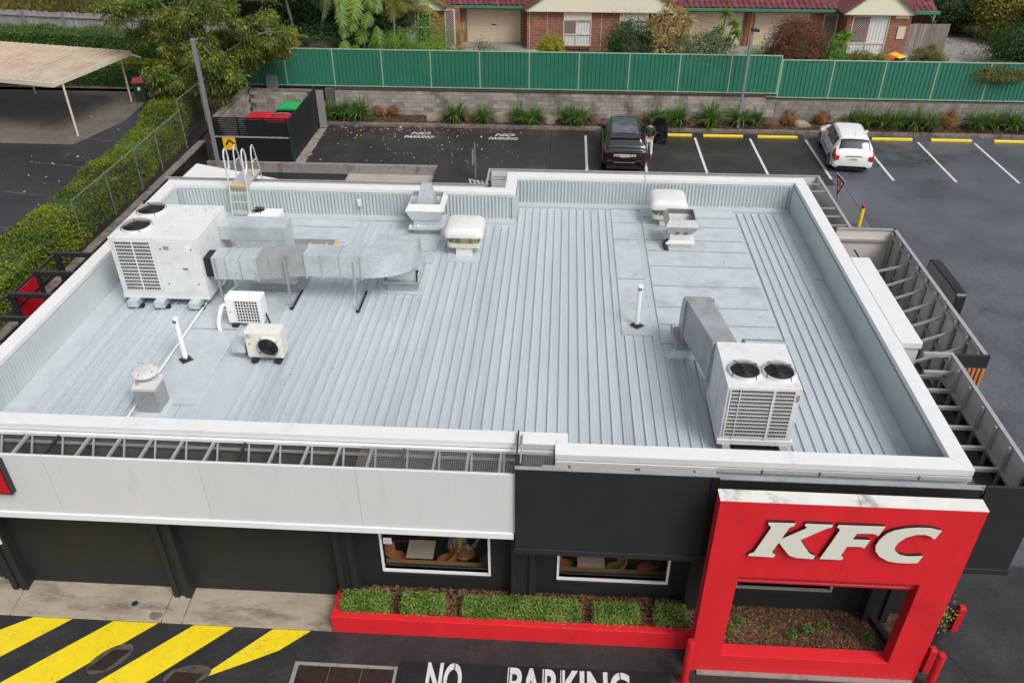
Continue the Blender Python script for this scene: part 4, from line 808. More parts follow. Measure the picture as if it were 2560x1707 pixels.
# PVC vent pipes
def vent_pipe(x, y, h, label, lean=0):
    t = thing('vent_pipe', label, 'pipe', (x, y, ZR), 'white vent pipes through the roof'); o = MB(); o.cyl((x, y, ZR), (x+lean, y, ZR+h), .058, n=16); p = o.build('pipe', 'white_plain', t, smooth=True)
    o = MB(); o.cyl((x+lean, y, ZR+h), (x+lean, y, ZR+h+.03), .066, .05, n=16); o.build('pipe_cap', 'white_plain', p)
    o = MB()
    for k in range(3): o.box(x+lean-.045+.03*k, x+lean-.027+.03*k, y-.064, y-.05, ZR+h-.09, ZR+h-.03)
    o.build('vent_slot', 'coil_dark', p, kind='stuff')
    o = MB(); o.lathe((x, y, ZR+.045), [(.16, 0), (.15, .02), (.09, .03), (.068, .08), (.06, .08)], 4); bt = o.build('rubber_boot', 'rubber', t); 
    o = MB(); o.prism([(x-.2, y), (x, y-.19), (x+.2, y), (x, y+.19)], 'z', ZR+.02, ZR+.052); o.build('base_seal', 'rock_pale', t)
vent_pipe(-7.41, -3.32, 1.14, 'white vent pipe on the left, beside the rusty flue'); vent_pipe(2.8, -1.31, 1.13, 'white vent pipe standing alone at the middle of the roof')
# rusty flue
t = thing('exhaust_flue', 'square galvanised flue with rusty round cowl near the front parapet', 'flue', (-7.4, -5.02, ZR))
o = MB(); o.box(-7.62, -7.18, -5.25, -4.78, ZR, 4.24); o.build('shaft', 'galv_dull', t, bevel=.006)
o = MB(); o.box(-7.635, -7.165, -5.265, -4.765, 4.241, 4.30); o.hexa([(-7.64, -5.27, 4.301), (-7.16, -5.27, 4.301), (-7.16, -4.76, 4.301), (-7.64, -4.76, 4.301)], [(-7.56, -5.19, 4.42), (-7.24, -5.19, 4.42), (-7.24, -4.84, 4.42), (-7.56, -4.84, 4.42)]); o.build('collar', 'rusty_cowl', t)
o = MB(); o.lathe((-7.4, -5.0, 4.42), [(.14, 0), (.14, .09), (.265, .10), (.285, .13), (.27, .165), (.2, .20), (.08, .215), (0, .217)], 28); ck = o.build('cowl', 'rusty_cowl', t, smooth=True)
o = MB()
for k in range(10):
    a = k*.63+.2; rr = .22 if k % 2 else .1; o.cyl((-7.4+rr*math.cos(a), -5.0+rr*math.sin(a), 4.6), (-7.4+rr*math.cos(a), -5.0+rr*math.sin(a), 4.645-rr*.12), .012, n=6)
o.build('bolt_heads', 'rubber', ck, kind='stuff')
o = MB(); o.hexa([(-7.72, -5.4, ZR), (-7.05, -5.4, ZR), (-7.05, -4.65, ZR), (-7.72, -4.65, ZR)], [(-7.64, -5.28, ZR+.08), (-7.16, -5.28, ZR+.08), (-7.16, -4.75, ZR+.08), (-7.64, -4.75, ZR+.08)]); o.build('base_flashing', 'flat_tray', t)
o = MB(); o.tube([(-7.83, -.7, ZR+.075), (-7.82, -2.0, ZR+.07), (-7.81, -3.6, ZR+.07), (-7.8, -6.35, ZR+.065)], .024, 8); one(o, 'roof_conduit', 'white_plain', 'thin white conduit running along the left roof sheets', 'conduit', smooth=True)
o = MB(); o.box(-5.09, -4.97, 4.18, 4.27, 4.03, 4.23); one(o, 'junction_box', 'ac_cream', 'small cream box on the rear corrugated parapet', 'box', bevel=.01)
# upblast hoods
def hood(cx, cy, label, pyramid, m):
    t = thing('exhaust_hood', label, 'exhaust hood', (cx, cy, ZR)); s = 1.0 if pyramid else .8
    def sq(h, z, w=1.0): return [(cx-h*w, cy-h, z), (cx+h*w, cy-h, z), (cx+h*w, cy+h, z), (cx-h*w, cy+h, z)]
    o = MB(); o.loft([sq(.38*s, ZR), sq(.38*s, 3.82)]); o.build('roof_curb', 'galv_dull' if pyramid else 'dome_white', t)
    o = MB(); o.loft([sq(.5*s, 3.821), sq(.5*s, 3.87), sq(.36*s, 3.9), sq(.36*s, 4.08)]); o.build('base_plate', 'galv' if pyramid else 'dome_white', t)
    z0, z1, z2 = (4.08, 4.42, 4.6) if pyramid else (4.06, 4.37, 4.55); a, b_, c_ = (.40, .545, .45) if pyramid else (.28, .46, .36)
    o = MB(); o.loft([sq(a, z0), sq(b_, z1), sq(c_, z2), sq(c_-.012, z2), sq(b_-.03, z1), sq(a-.02, z0+.02)], caps=False); o.build('shell', m, t)
    o = MB(); o.quad(*sq(a-.01, z0+.03)); o.build('inner_floor', 'coil_dark', t)
    if pyramid:
        o = MB(); o.loft([sq(.33, z0+.1), sq(.145, 4.98), sq(.13, 4.99)]); o.build('discharge_cone', 'white_plain' if 0 else 'galv', t)
        for sx, sz in ((-.44, 3.88), (.46, 3.88), (-.2, 3.9)):
            o = MB(); o.box(cx+sx-.03, cx+sx+.03, cy-.52, cy-.46, sz, sz+.07); o.build('switch_box', 'white_plain', t)
    else:
        o = MB(); o.lathe((cx, cy, z0+.05), [(.26, 0), (.22, .1), (.07, .28), (.0, .3)], 20); o.build('fan_cone', 'ac_white', t, smooth=True)
        o = MB(); o.box(cx-.26, cx+.26, cy-.365, cy-.36, 4.04, 4.06); o.build('lip', 'dome_white', t)
        for sx in (-.1, .13):
            o = MB(); o.bar((cx+sx-.05, cy-.335, 4.13), (cx+sx+.05, cy-.335, 4.13), .03, .022); o.build('hand_hole', 'coil_dark', t)
        o = MB(); o.tube([(cx-.35, cy-.3, 3.95), (cx-.42, cy-.33, 3.8), (cx-.38, cy-.4, 3.68), (cx-.3, cy-.45, 3.65)], .06, 7, [.04, .07, .06, .03]); o.build('cable_bundle', 'rubber', t)
    return t
hood(-2.92, 3.65, 'galvanised exhaust hood with a pyramid cone against the rear parapet', True, 'ac_white')
hood(4.24, 3.06, 'open square exhaust hood with rusty base right of the roof centre', False, 'alu')
# domed exhaust fans
def dome_fan(cx, cy, label):
    t = thing('dome_exhaust_fan', label, 'exhaust fan', (cx, cy, ZR), 'white domed exhaust fans')
    o = MB(); o.box(cx-.225, cx+.225, cy-.4, cy+.05, ZR, 3.76); o.box(cx-.22, cx+.22, cy-.395, cy+.045, 3.761, 3.9); o.build('duct_neck', 'dome_white', t, bevel=.006)
    def rr(hx, hy, z, r=.12, n=5):
        out = []
        for sx, sy, a0 in ((1, 1, 0), (-1, 1, 90), (-1, -1, 180), (1, -1, 270)):
            for i in range(n):
                a = R(a0+90*i/(n-1)); out.append((cx+sx*(hx-r)+r*math.cos(a), cy+sy*(hy-r)+r*math.sin(a), z))
        return out
    o = MB(); o.loft([rr(.45, .45, 3.90), rr(.46, .46, 4.02), rr(.42, .42, 4.021), rr(.40, .40, 3.93)], caps=True); o.build('tray', 'dome_cream', t)
    o = MB(); o.box(cx-.12, cx+.12, cy-.3, cy+.2, 3.93, 4.24); o.build('motor_box', 'dome_cream', t)
    for sx in (-.3, .3):
        o = MB(); o.tube([(cx+sx, cy-.42, 4.0), (cx+sx*.8, cy-.35, 4.1), (cx+sx, cy-.38, 4.24)], .012, 6); o.build('strut', 'dome_white', t)
    o = MB(); o.loft([rr(.50, .50, 4.215, .14), rr(.535, .535, 4.23, .15), rr(.54, .54, 4.29, .16), rr(.52, .52, 4.38, .16), rr(.46, .46, 4.455, .16), rr(.40, .40, 4.485, .15), rr(.1, .1, 4.50, .05)]); o.build('dome', 'dome_white', t, smooth=True)
dome_fan(-1.70, 2.42, 'domed white exhaust fan beside the pyramid hood'); dome_fan(4.03, 4.52, 'domed white exhaust fan against the rear right parapet')
# second packaged unit at the front right
t = thing('packaged_air_conditioner', 'white rooftop air conditioner with brown coil grille at the front right', 'air conditioner', (4.74, -4.95, ZR))
o = MB(); o.box(4.06, 5.42, -5.7, -4.21, 3.96, 5.2); cb = o.build('cabinet', 'ac_white', t, bevel=.012)
grille(cb, 4.13, 5.31, 4.03, 5.15, -5.7, 13, 1, 40, 'coil', rb=.0075); 
o = MB(); o.box(4.90, 4.95, -5.735, -5.722, 4.0, 5.17); o.box(4.3, 4.32, -5.735, -5.722, 4.0, 5.17); o.build('guard_mullion', 'ac_white', cb, kind='stuff')
grille(cb, -5.62, -5.15, 4.02, 5.12, 4.06, 12, 3, 1, 'coil', axis='-x', rb=.008, cb_=.012)
o = MB(); o.box(4.05, 4.059, -5.05, -4.25, 4.0, 5.16); o.build('side_panel', 'ac_white', cb, bevel=.003)
fan(t, (4.44, -5.22, 5.201), .285); fan(t, (5.075, -5.22, 5.201), .285)
o = MB(); o.box(4.03, 5.45, -5.74, -4.18, 3.85, 3.955); o.build('base_rail', 'ac_white', t)
for x in (4.2, 5.28):
    o = MB(); o.box(x-.07, x+.07, -5.9, -4.1, ZR+.03, 3.85); o.build('support_rail', 'galv_dull', t)
o = MB(); o.box(4.38, 5.1, -5.85, -4.2, ZR+.04, ZR+.12); o.build('dark_sleeper', 'rubber', t)
t = thing('curved_duct', 'grey duct arching from the right air conditioner down to the roof', 'duct', (3.95, -3, ZR))
o = MB(); o.hexa([(4.0, -4.19, 4.25), (4.5, -4.19, 4.25), (4.24, -2.5, 4.2), (3.69, -2.5, 4.2)], [(4.04, -4.19, 5.12), (4.52, -4.19, 5.12), (4.24, -2.5, 5.12), (3.69, -2.5, 5.12)]); o.build('duct_section', 'galv_dull', t, bevel=.004)
prof = [(-2.5, 5.12)]+[(-2.5+.62*math.sin(a), 4.42+.70*math.cos(a)) for a in [R(v) for v in range(10, 91, 10)]]+[(-1.88, 3.95), (-2.5, 3.95)]
o = MB(); o.prism(prof, 'x', 3.69, 4.24); o.build('duct_elbow', 'galv_dull', t, smooth=True)
o = MB(); o.box(3.66, 4.27, -2.525, -2.475, 4.15, 5.16); o.build('joint_flange', 'galv_dull', t)
o = MB(); o.box(3.98, 4.56, -4.24, -4.2, 4.2, 5.17); o.build('joint_flange', 'galv_dull', t)
o = MB(); o.box(3.6, 4.3, -2.55, -1.75, 3.84, 3.95); o.box(3.66, 4.24, -2.48, -1.82, ZR, 3.84); o.build('roof_curb', 'galv_dull', t)
o = MB(); o.bar((3.55, -1.7, 3.9), (3.58, -2.58, 3.92), .03, .16); o.build('weather_skirt', 'alu', t)
o = MB(); o.hexa([(3.36, -2.62, ZR), (4.2, -2.62, ZR), (4.2, -2.3, ZR), (3.5, -2.3, ZR)], [(3.6, -2.5, ZR+.2), (4.2, -2.5, ZR+.2), (4.2, -2.4, ZR+.2), (3.6, -2.4, ZR+.2)]); o.build('base_flashing', 'flat_tray', t)
t = thing('intake_cowl', 'rounded galvanised intake cowl behind the right air conditioner', 'cowl', (5.0, -4.05, 5.0))
prof = [(-4.2, 4.7)]+[(-4.2+.34*math.cos(a), 4.93+.27*math.sin(a)) for a in [R(v) for v in range(90, -1, -15)]]+[(-3.86, 4.7)]
o = MB(); o.prism(prof, 'x', 4.64, 5.42); o.build('cowl', 'galv_dull', t, smooth=True); o = MB(); o.box(4.62, 5.44, -4.25, -4.19, 5.19, 5.225); o.build('lip', 'galv', t)
# access ladder over the rear parapet
t = thing('roof_ladder', 'aluminium roof access ladder with hoop rails over the rear parapet', 'ladder', (-8.58, 4.3, ZR))
for x in (-8.86, -8.33):
    o = MB(); o.tube([(x, 4.0, ZR+.05), (x, 4.18, 4.6), (x, 4.2, 5.5), (x, 4.26, 5.63), (x, 4.36, 5.66), (x, 4.46, 5.58), (x, 4.5, 5.4), (x, 4.45, 5.1), (x, 4.3, 4.95), (x, 4.22, 4.9)], .027, 8); o.build('stringer', 'ladder_alu', t, smooth=True)
    o = MB(); o.tube([(x, 4.85, 4.62), (x, 4.95, 5.3), (x, 5.02, 5.46), (x, 5.12, 5.5), (x, 5.2, 5.42), (x, 5.42, 4.7), (x, 5.5, 4.15)], .022, 8); o.build('hand_rail', 'ladder_alu', t, smooth=True)
    o = MB(); o.tube([(x, 4.93, 5.05), (x, 5.32, 5.02)], .018, 6); o.build('mid_rail', 'ladder_alu', t)
for z in (3.85, 4.12, 4.38):
    yy = 4.0+(z-3.66)*.19; o = MB(); o.tube([(-8.86, yy, z), (-8.33, yy, z)], .017, 6); o.build('rung', 'ladder_alu', t)
o = MB(); y = 4.26
while y < 5.42: o.box(-8.85, -8.34, y-.008, y+.008, 4.585, 4.605); y += .04
x = -8.82
while x < -8.33: o.box(x-.006, x+.006, 4.24, 5.42, 4.578, 4.584); x += .06
pf = o.build('platform', 'ladder_alu', t, kind='stuff')
o = MB(); o.box(-8.86, -8.33, 4.19, 4.25, 4.56, 4.61); o.build('platform_nosing', 'brass_tag', t); o = MB(); o.box(-8.86, -8.33, 5.40, 5.44, 4.54, 4.61); o.build('platform_nosing', 'brass_tag', t)
o = MB(); o.box(-8.88, -8.84, 4.2, 5.44, 4.52, 4.58); o.build('platform_edge', 'alu', t); o = MB(); o.box(-8.35, -8.31, 4.2, 5.44, 4.52, 4.58); o.build('platform_edge', 'alu', t)

# small services: lagged pipes, cables, labels, roof litter
o = MB(); o.tube([(-6.06, -1.65, 3.9), (-5.9, -1.9, 3.8), (-5.85, -2.5, 3.72), (-5.75, -2.9, 3.75), (-5.7, -2.95, 3.95)], .022, 6); one(o, 'refrigerant_pipe', 'rubber', 'black lagged pipe between the two small condensers', 'pipe', smooth=True)
o = MB(); o.tube([(-7.6, .95, 4.3), (-7.3, 1.2, 3.75), (-6.2, 1.3, 3.69), (-5.0, 1.35, 3.69), (-4.4, 2.3, 3.69), (-3.45, 3.2, 3.72)], .016, 6); one(o, 'power_cable', 'galv_dull', 'grey cable snaking behind the ducts to the pyramid hood', 'cable', smooth=True)
for nm, x0, x1, z0, z1, y, m in (('packaged_air_conditioner', -7.95, -7.83, 5.2, 5.36, -1.066, 'white_plain'), ('packaged_air_conditioner', -8.5, -8.36, 5.22, 5.32, -1.066, 'steel_stand'), ('split_condenser.001', -5.95, -5.84, 4.28, 4.31, -3.275, 'steel_stand'), ('split_condenser.001', -5.92, -5.86, 4.1, 4.15, -3.275, 'yellow_sign'), ('packaged_air_conditioner.001', 5.34, 5.4, 4.9, 5.05, -5.706, 'steel_stand')):
    p = bpy.data.objects.get(nm)
    if p: MB().box(x0, x1, y, y+.004, z0, z1).build('rating_label', m, p)
# ============================================================ RED SIGN FRAME, PLANTER, FRONT FURNITURE
SL, SR, SY, SB, SH = 3.668, 7.989, -8.025, -7.755, 4.573
OL, OR_, OT, OB = 4.227, 7.373, 2.742, .515
t = thing('restaurant_sign', 'big red sign frame with white letters and an open window below', 'sign', (5.83, -7.9, 0))
o = MB(); o.box(SL, OL, SY, SB, 0, SH); o.box(OR_, SR, SY, SB, 0, SH); o.box(OL, OR_, SY, SB, OT, SH); o.box(OL, OR_, SY, SB, 0, OB)
# one welded shell: outer and inner rectangles joined
def ringbox(y0, y1):
    P = [(SL, 0), (SR, 0), (SR, SH), (SL, SH)]; Q = [(OL, OB), (OR_, OB), (OR_, OT), (OL, OT)]
    v = [(x, y0, z) for x, z in P+Q]+[(x, y1, z) for x, z in P+Q]; f = []
    for i in range(4):
        j = (i+1) % 4; f += [(i, j, 4+j, 4+i), (8+i, 12+i, 12+j, 8+j), (i, 8+i, 8+j, j), (4+i, 4+j, 12+j, 12+i)]
    return MB().add(v, f)
ringbox(SY, SB).build('frame', 'red', t, bevel=.008)
o = MB(); o.box(SL-.004, 5.95, SY-.004, SB+.004, SH, SH+.012); o.build('top_cap', 'dirty_white', t); o = MB(); o.box(5.958, SR+.004, SY-.004, SB+.004, SH, SH+.012); o.build('top_cap', 'dirty_white', t)
o = MB(); o.cyl((OL, -7.87, 2.5), (OR_, -7.87, 2.5), .045, n=12); o.build('cross_tube', 'red_gloss', t, smooth=True); o = MB(); o.box(OL, OR_, -7.95, -7.85, 2.60, 2.66); o.build('cross_tube', 'red_gloss', t)
LET = {'K': [(4.5, 4.19), (4.94, 4.2), (4.93, 4.14), (4.88, 4.12), (4.85, 4.08), (4.78, 3.82), (5.12, 4.08), (5.14, 4.12), (5.13, 4.14), (5.1, 4.16), (5.11, 4.2), (5.55, 4.2), (5.55, 4.15), (5.47, 4.12), (5.09, 3.82), (5.29, 3.52), (5.33, 3.48), (5.41, 3.44), (5.39, 3.37), (5.11, 3.38), (4.98, 3.43), (4.87, 3.57), (4.75, 3.74), (4.68, 3.52), (4.69, 3.47), (4.74, 3.43), (4.72, 3.37), (4.29, 3.38), (4.3, 3.42), (4.37, 3.46), (4.4, 3.55), (4.56, 4.07), (4.55, 4.11), (4.51, 4.14)],
 'F': [(5.64, 4.2), (6.4, 4.21), (6.34, 3.99), (6.3, 4.02), (6.24, 4.04), (5.98, 4.03), (5.94, 3.88), (6.23, 3.88), (6.18, 3.69), (6.12, 3.72), (5.89, 3.71), (5.84, 3.5), (5.86, 3.45), (5.89, 3.43), (5.87, 3.38), (5.5, 3.38), (5.69, 4.09), (5.67, 4.13), (5.63, 4.15)],
 'C': [(7.32, 4.17), (7.26, 3.97), (7.19, 4.03), (7.08, 4.07), (6.94, 4.06), (6.8, 3.99), (6.7, 3.86), (6.67, 3.73), (6.71, 3.64), (6.8, 3.56), (6.93, 3.53), (7.06, 3.54), (7.18, 3.56), (7.14, 3.39), (6.98, 3.37), (6.81, 3.37), (6.64, 3.4), (6.48, 3.5), (6.38, 3.63), (6.35, 3.76), (6.38, 3.91), (6.45, 4.04), (6.57, 4.13), (6.74, 4.19), (6.95, 4.22), (7.14, 4.22)]}
o = MB(); o.box(5.95, 5.956, SY-.0015, SY+.01, OT, SH); o.build('panel_seam', 'red_gloss', t)
for k in 'KFC':
    o = MB(); o.prism(LET[k], 'y', -8.09, -8.03); b_ = o.build('letter_return', 'black_plastic', t); b_['label'] = 'dark sides of the letter '+k
    o = MB(); o.prism(LET[k], 'y', -8.102, -8.091); f_ = o.build('letter', 'letter', b_); f_['label'] = 'cream letter '+k
o = MB(); o.box(SL+.15, SR-.05, -8.12, -7.76, -.05, .035); one(o, 'sign_footing', 'concrete_old', 'stained concrete footing below the red sign frame', 'footing')
# planter: red rendered upstand with mulch and clipped hedges
t = thing('planter_box', 'long red planter in front of the dining windows', 'planter', (0, -7.2, 0))
o = MB(); o.box(-3.49, SL+.2, -7.555, -7.40, -.02, .466); o.build('front_wall', 'red', t, bevel=.01); o = MB(); o.box(-3.488, -3.33, -7.398, -6.86, -.02, .465); o.build('end_wall', 'red', t, bevel=.01)
o = MB(); o.box(-3.33, 8.2, -7.40, -6.72, 0, .36); o.build('soil', 'mulch_base', t)
o = MB(); o.box(SL+.2, 8.0, -7.75, -7.39, 0, .35); o.build('soil', 'mulch_base', t)
def chips(name, region, n, z, label, parent=None, m='mulch_chip', s=.05):
    o = MB()
    for _ in range(n):
        x, y = region(); L = s*random.uniform(.5, 1.5); w = L*random.uniform(.2, .45); a = random.uniform(0, 6.28); e = random.uniform(-.5, .5); zz = z(x, y)+random.uniform(0, .03)
        dx, dy = math.cos(a)*L/2, math.sin(a)*L/2; px, py = -math.sin(a)*w/2, math.cos(a)*w/2; dz = L*.5*e; tz = random.uniform(-.4, .4)*w
        o.quad((x-dx-px, y-dy-py, zz-dz-tz), (x+dx-px, y+dy-py, zz+dz-tz), (x+dx+px, y+dy+py, zz+dz+tz), (x-dx+px, y-dy+py, zz-dz+tz))
    ob = o.build(name, m, parent, fix=False); ob['kind'] = 'stuff'; ob['label'] = label; return ob
chips('bark_mulch', lambda: (random.uniform(-3.3, 3.9), random.uniform(-7.38, -6.75)), 9000, lambda x, y: .36+.13*max(0, (y+7.3)/.55), 'loose brown bark mulch in the red planter')
chips('bark_mulch', lambda: (random.uniform(4.0, 7.9), random.uniform(-7.8, -6.7)), 11000, lambda x, y: .36+.05*math.sin(x*3)*.4, 'coarse brown mulch inside the red sign opening')
def leafy(o, fn, n, s0, s1, flat=0.0):
    """n leaf quads; fn returns (point, outward normal)"""
    for _ in range(n):
        p, nr = fn(); s = random.uniform(s0, s1); nr = (Vector(nr)+Vector((random.gauss(0, .55), random.gauss(0, .55), random.gauss(0, .55))))
        if nr.length < 1e-4: continue
        nr.normalize(); u = nr.cross(Vector((random.gauss(0, 1), random.gauss(0, 1), random.gauss(0, 1))))
        if u.length < 1e-4: continue
        u.normalize(); v = nr.cross(u); p = Vector(p); u *= s*.5; v *= s*.5*random.uniform(.35, .6)
        o.add([p-u, p-u*.1-v+nr*s*.08, p+u, p-u*.1+v+nr*s*.08], [(0, 1, 2, 3)])
def box_surface(x0, x1, y0, y1, z0, z1, rough=.03, taper=0.0, faces='tfblr'):
    A = {'t': (x1-x0)*(y1-y0), 'f': (x1-x0)*(z1-z0), 'b': (x1-x0)*(z1-z0), 'l': (y1-y0)*(z1-z0), 'r': (y1-y0)*(z1-z0)}
    fs = list(faces); ws = [A[k] for k in fs]
    def fn():
        k = random.choices(fs, ws)[0]; x, y, z = random.uniform(x0, x1), random.uniform(y0, y1), random.uniform(z0, z1); r = lambda: random.gauss(0, rough)
        if k == 't': return (x, y, z1+r()+rough*1.5*math.sin(x*2.3+y*1.7)), (0, 0, 1)
        if k == 'f': return (x, y0+r(), z), (0, -1, .2)
        if k == 'b': return (x, y1+r(), z), (0, 1, .2)
        if k == 'l': return (x0+r(), y, z), (-1, 0, .2)
        return (x1+r(), y, z), (1, 0, .2)
    return fn
def clipped(name, label, x0, x1, y0, y1, z0, z1, n, s, m, cat='hedge', group=None, core='leaf_dark', rough=.03):
    t = thing(name, label, cat, ((x0+x1)/2, (y0+y1)/2, z0), group)
    o = MB(); i = rough*1.6; o.box(x0+i, x1-i, y0+i, y1-i, z0, z1-i); o.build('inner_twigs', core, t)
    o = MB(); leafy(o, box_surface(x0, x1, y0, y1, z0, z1, rough), n, s*.7, s*1.3); o.build('foliage', m, t, fix=False); return t
for k, (x0, x1, lb) in enumerate(((-3.3, -2.36, 'leftmost clipped green box hedge in the red planter'), (-2.07, -1.22, 'second clipped box hedge from the left in the red planter'), (-.82, 1.5, 'longest clipped box hedge in the middle of the red planter'), (1.82, 2.7, 'clipped box hedge just right of the longest one'), (3.04, 3.66, 'small clipped box hedge against the red sign frame'))):
    clipped('box_hedge', lb, x0, x1, -7.40, -7.02, .36, .68, int(4200*(x1-x0)), .042, 'leaf_box', group='box hedges in the red planter', rough=.03)
def sprig(x, y, z, n, r, m, name, label, cat, group=None, s=.05, h=.2):
    t = thing(name, label, cat, (x, y, z), group); o = MB()
    for k in range(6):
        a = k*1.05; o.tube([(x, y, z), (x+.5*r*math.cos(a), y+.5*r*math.sin(a), z+h*.8)], .004, 4)
    o.build('stem', 'leaf_dark', t)
    def fn():
        a = random.uniform(0, 6.28); q = r*math.sqrt(random.random()); return (x+q*math.cos(a), y+q*math.sin(a), z+random.uniform(.02, h)), (.3*math.cos(a), .3*math.sin(a), 1)
    o = MB(); leafy(o, fn, n, s*.7, s*1.3); o.build('leaves', m, t, fix=False); return t
for k, (x, y, lb) in enumerate(((4.5, -7.35, 'green seedling at the left end of the mulch in the sign opening'), (4.75, -7.2, 'seedling with tiny white flowers near the left of the sign opening'), (5.25, -7.25, 'third seedling from the left in the sign opening'), (5.72, -7.4, 'seedling lowest in the middle of the sign opening'), (6.05, -7.28, 'seedling with white flowers right of the middle of the sign opening'), (6.4, -7.2, 'fullest seedling furthest back in the sign opening'), (6.85, -7.3, 'thin seedling near the right of the sign opening'), (7.2, -7.4, 'large seedling beside the dark kerb in the sign opening'))):
    sprig(x, y, .36, 110 if k not in (2, 6) else 60, .13, 'leaf_bright', 'seedling', lb, 'plant', 'seedlings in the mulch', .045, .16)
    if k in (1, 4):
        o = MB(); leafy(o, lambda: ((x+random.uniform(-.1, .1), y+random.uniform(-.1, .1), .5), (0, 0, 1)), 9, .02, .03); o.build('flower', 'leaf_flower', bpy.data.objects[[q.name for q in bpy.data.objects if q.name.startswith('seedling')][-1]], fix=False, kind='stuff')
# right end: dark plinth, posts and bollards
o = MB(); o.hexa([(7.62, -7.9, 0), (7.78, -7.95, 0), (7.45, -6.75, 0), (7.3, -6.75, 0)], [(7.62, -7.9, .5), (7.78, -7.95, .5), (7.45, -6.75, .5), (7.3, -6.75, .5)]); one(o, 'garden_edge', 'black_paint', 'dark diagonal edging inside the sign opening', 'edging', bevel=.01)
o = MB(); o.hexa([(8.05, -7.75, 0), (8.44, -7.55, 0), (9.3, -6.5, 0), (8.95, -6.35, 0)], [(8.1, -7.72, .45), (8.4, -7.56, .45), (9.25, -6.52, .45), (9.0, -6.4, .45)]); one(o, 'corner_plinth', 'black_paint', 'dark sloping planter wall right of the red sign frame', 'planter', bevel=.01)
t = thing('corner_shrub', 'yellow green shrub behind the red sign frame at the right', 'shrub', (8.55, -6.7, 0)); o = MB(); o.cyl((8.55, -6.7, 0), (8.55, -6.7, .5), .02); o.build('stem', 'bark', t)
o = MB(); leafy(o, lambda: ((8.6+random.gauss(0, .18), -6.75+random.gauss(0, .2), .55+random.gauss(0, .12)), (0, 0, 1)), 900, .04, .08); o.build('leaves', 'leaf_hedge_yellow', t, fix=False)
def post(x, y, lb):
    o = MB(); o.box(x-.07, x+.07, y-.07, y+.07, -.02, .66); o.hexa([(x-.07, y-.07, .66), (x+.07, y-.07, .66), (x+.07, y+.07, .66), (x-.07, y+.07, .66)], [(x-.05, y-.05, .70), (x+.05, y-.05, .70), (x+.05, y+.05, .70), (x-.05, y+.05, .70)]); one(o, 'square_post', 'red_gloss', lb, 'post', 'square red posts', bevel=.006)
post(9.2, -6.74, 'square red post at the far end of the dark plinth'); post(8.27, -7.76, 'square red post beside the right foot of the sign frame')
def bollard(x, y, lb, h=1.05, m='red_gloss', r=.075, cap=None):
    t = thing('bollard', lb, 'bollard', (x, y, 0)); o = MB(); o.lathe((x, y, 0), [(r, -.05), (r, h-.03), (r*.8, h-.005), (0, h)], 20); o.build('post', m, t, smooth=True)
    o = MB(); o.lathe((x, y, 0), [(r*1.5, .0), (r*1.4, .015), (r, .02)], 16); o.build('base_plate', m, t)
    if cap: o = MB(); o.lathe((x, y, 0), [(r*1.02, h-.13), (r*1.03, h-.02), (r*.8, h+.004), (0, h+.006)], 20); o.build('band', cap, t)
    return t
bollard(8.2, -8.15, 'round red bollard in front of the right foot of the sign frame'); bollard(3.55, -8.3, 'round red bollard in front of the left foot of the sign frame', 1.28)

chips('roof_litter', lambda: (random.uniform(2.6, 7.6), random.uniform(-1.8, 5.1)) if random.random() < .6 else (random.uniform(-10, -2), random.uniform(-6.3, 4)), 170, lambda x, y: ZR+.05, 'scattered dead leaves and grit on the metal roof', m='litter', s=.045)
# ============================================================ BACK BOUNDARY: block wall, green fence, bed, car park furniture
GB = .5
def blockwall(t, x0, x1, z0, rows, yf, limit, near=None, bw=.39, bh=.19, joint=.01):
    """block courses proud of a mortar core: the largest in view as single parts, the rest joined"""
    cand = []
    for r in range(rows):
        x = x0-(bw+joint)*.5*(r % 2)
        while x < x1:
            a, b_ = max(x, x0), min(x+bw, x1)
            if b_-a > .12: cand.append((r, a, b_))
            x += bw+joint
    full = MB().box(0, bw, 0, .06, 0, bh).mesh('block', 'block')
    cand.sort(key=lambda c: abs((c[1]+c[2])/2-near)-.2*c[0]); rest = MB(); k = 0
    for r, a, b_ in cand:
        z = z0+r*(bh+joint); y = yf-.05+random.uniform(-.004, .004)
        if k < limit:
            me = full if b_-a > bw-.01 else MB().box(0, b_-a, 0, .06, 0, bh).mesh('block', 'block')
            ob = bpy.data.objects.new('block', me); COL.objects.link(ob); ob.parent = t; ob.location = Vector((a, y, z))-ORG[t]; k += 1
        else: rest.box(a, b_, y, y+.06, z, z+bh)
    if rest.v: rest.build('block_courses', 'block', t, kind='stuff')
bw_ = thing('block_wall', 'long grey concrete block wall below the green fence', 'wall', (5, 22.1, .5))
o = MB(); o.box(-10.8, 11.1, 21.99, 22.25, .4, 2.0); o.box(11.1, 36, 21.99, 22.25, .4, 1.83); o.build('mortar_core', 'mortar', bw_)
blockwall(bw_, -10.3, 11.1, .60, 7, 21.98, 300, 1.0)
o = MB()
for r in range(6):
    x = 11.12-.2*(r % 2)
    while x < 34: o.box(max(x, 11.12), x+.39, 21.93, 21.985, .60+.2*r, .79+.2*r); x += .4
o.build('block_courses', 'block', bw_, kind='stuff')
o = MB(); o.box(-10.3, 10.6, 21.9, 22.28, 2.0, 2.04); o.box(10.6, 11.1, 21.9, 22.28, 1.9, 1.98); o.build('wall_capping', 'earth', bw_)
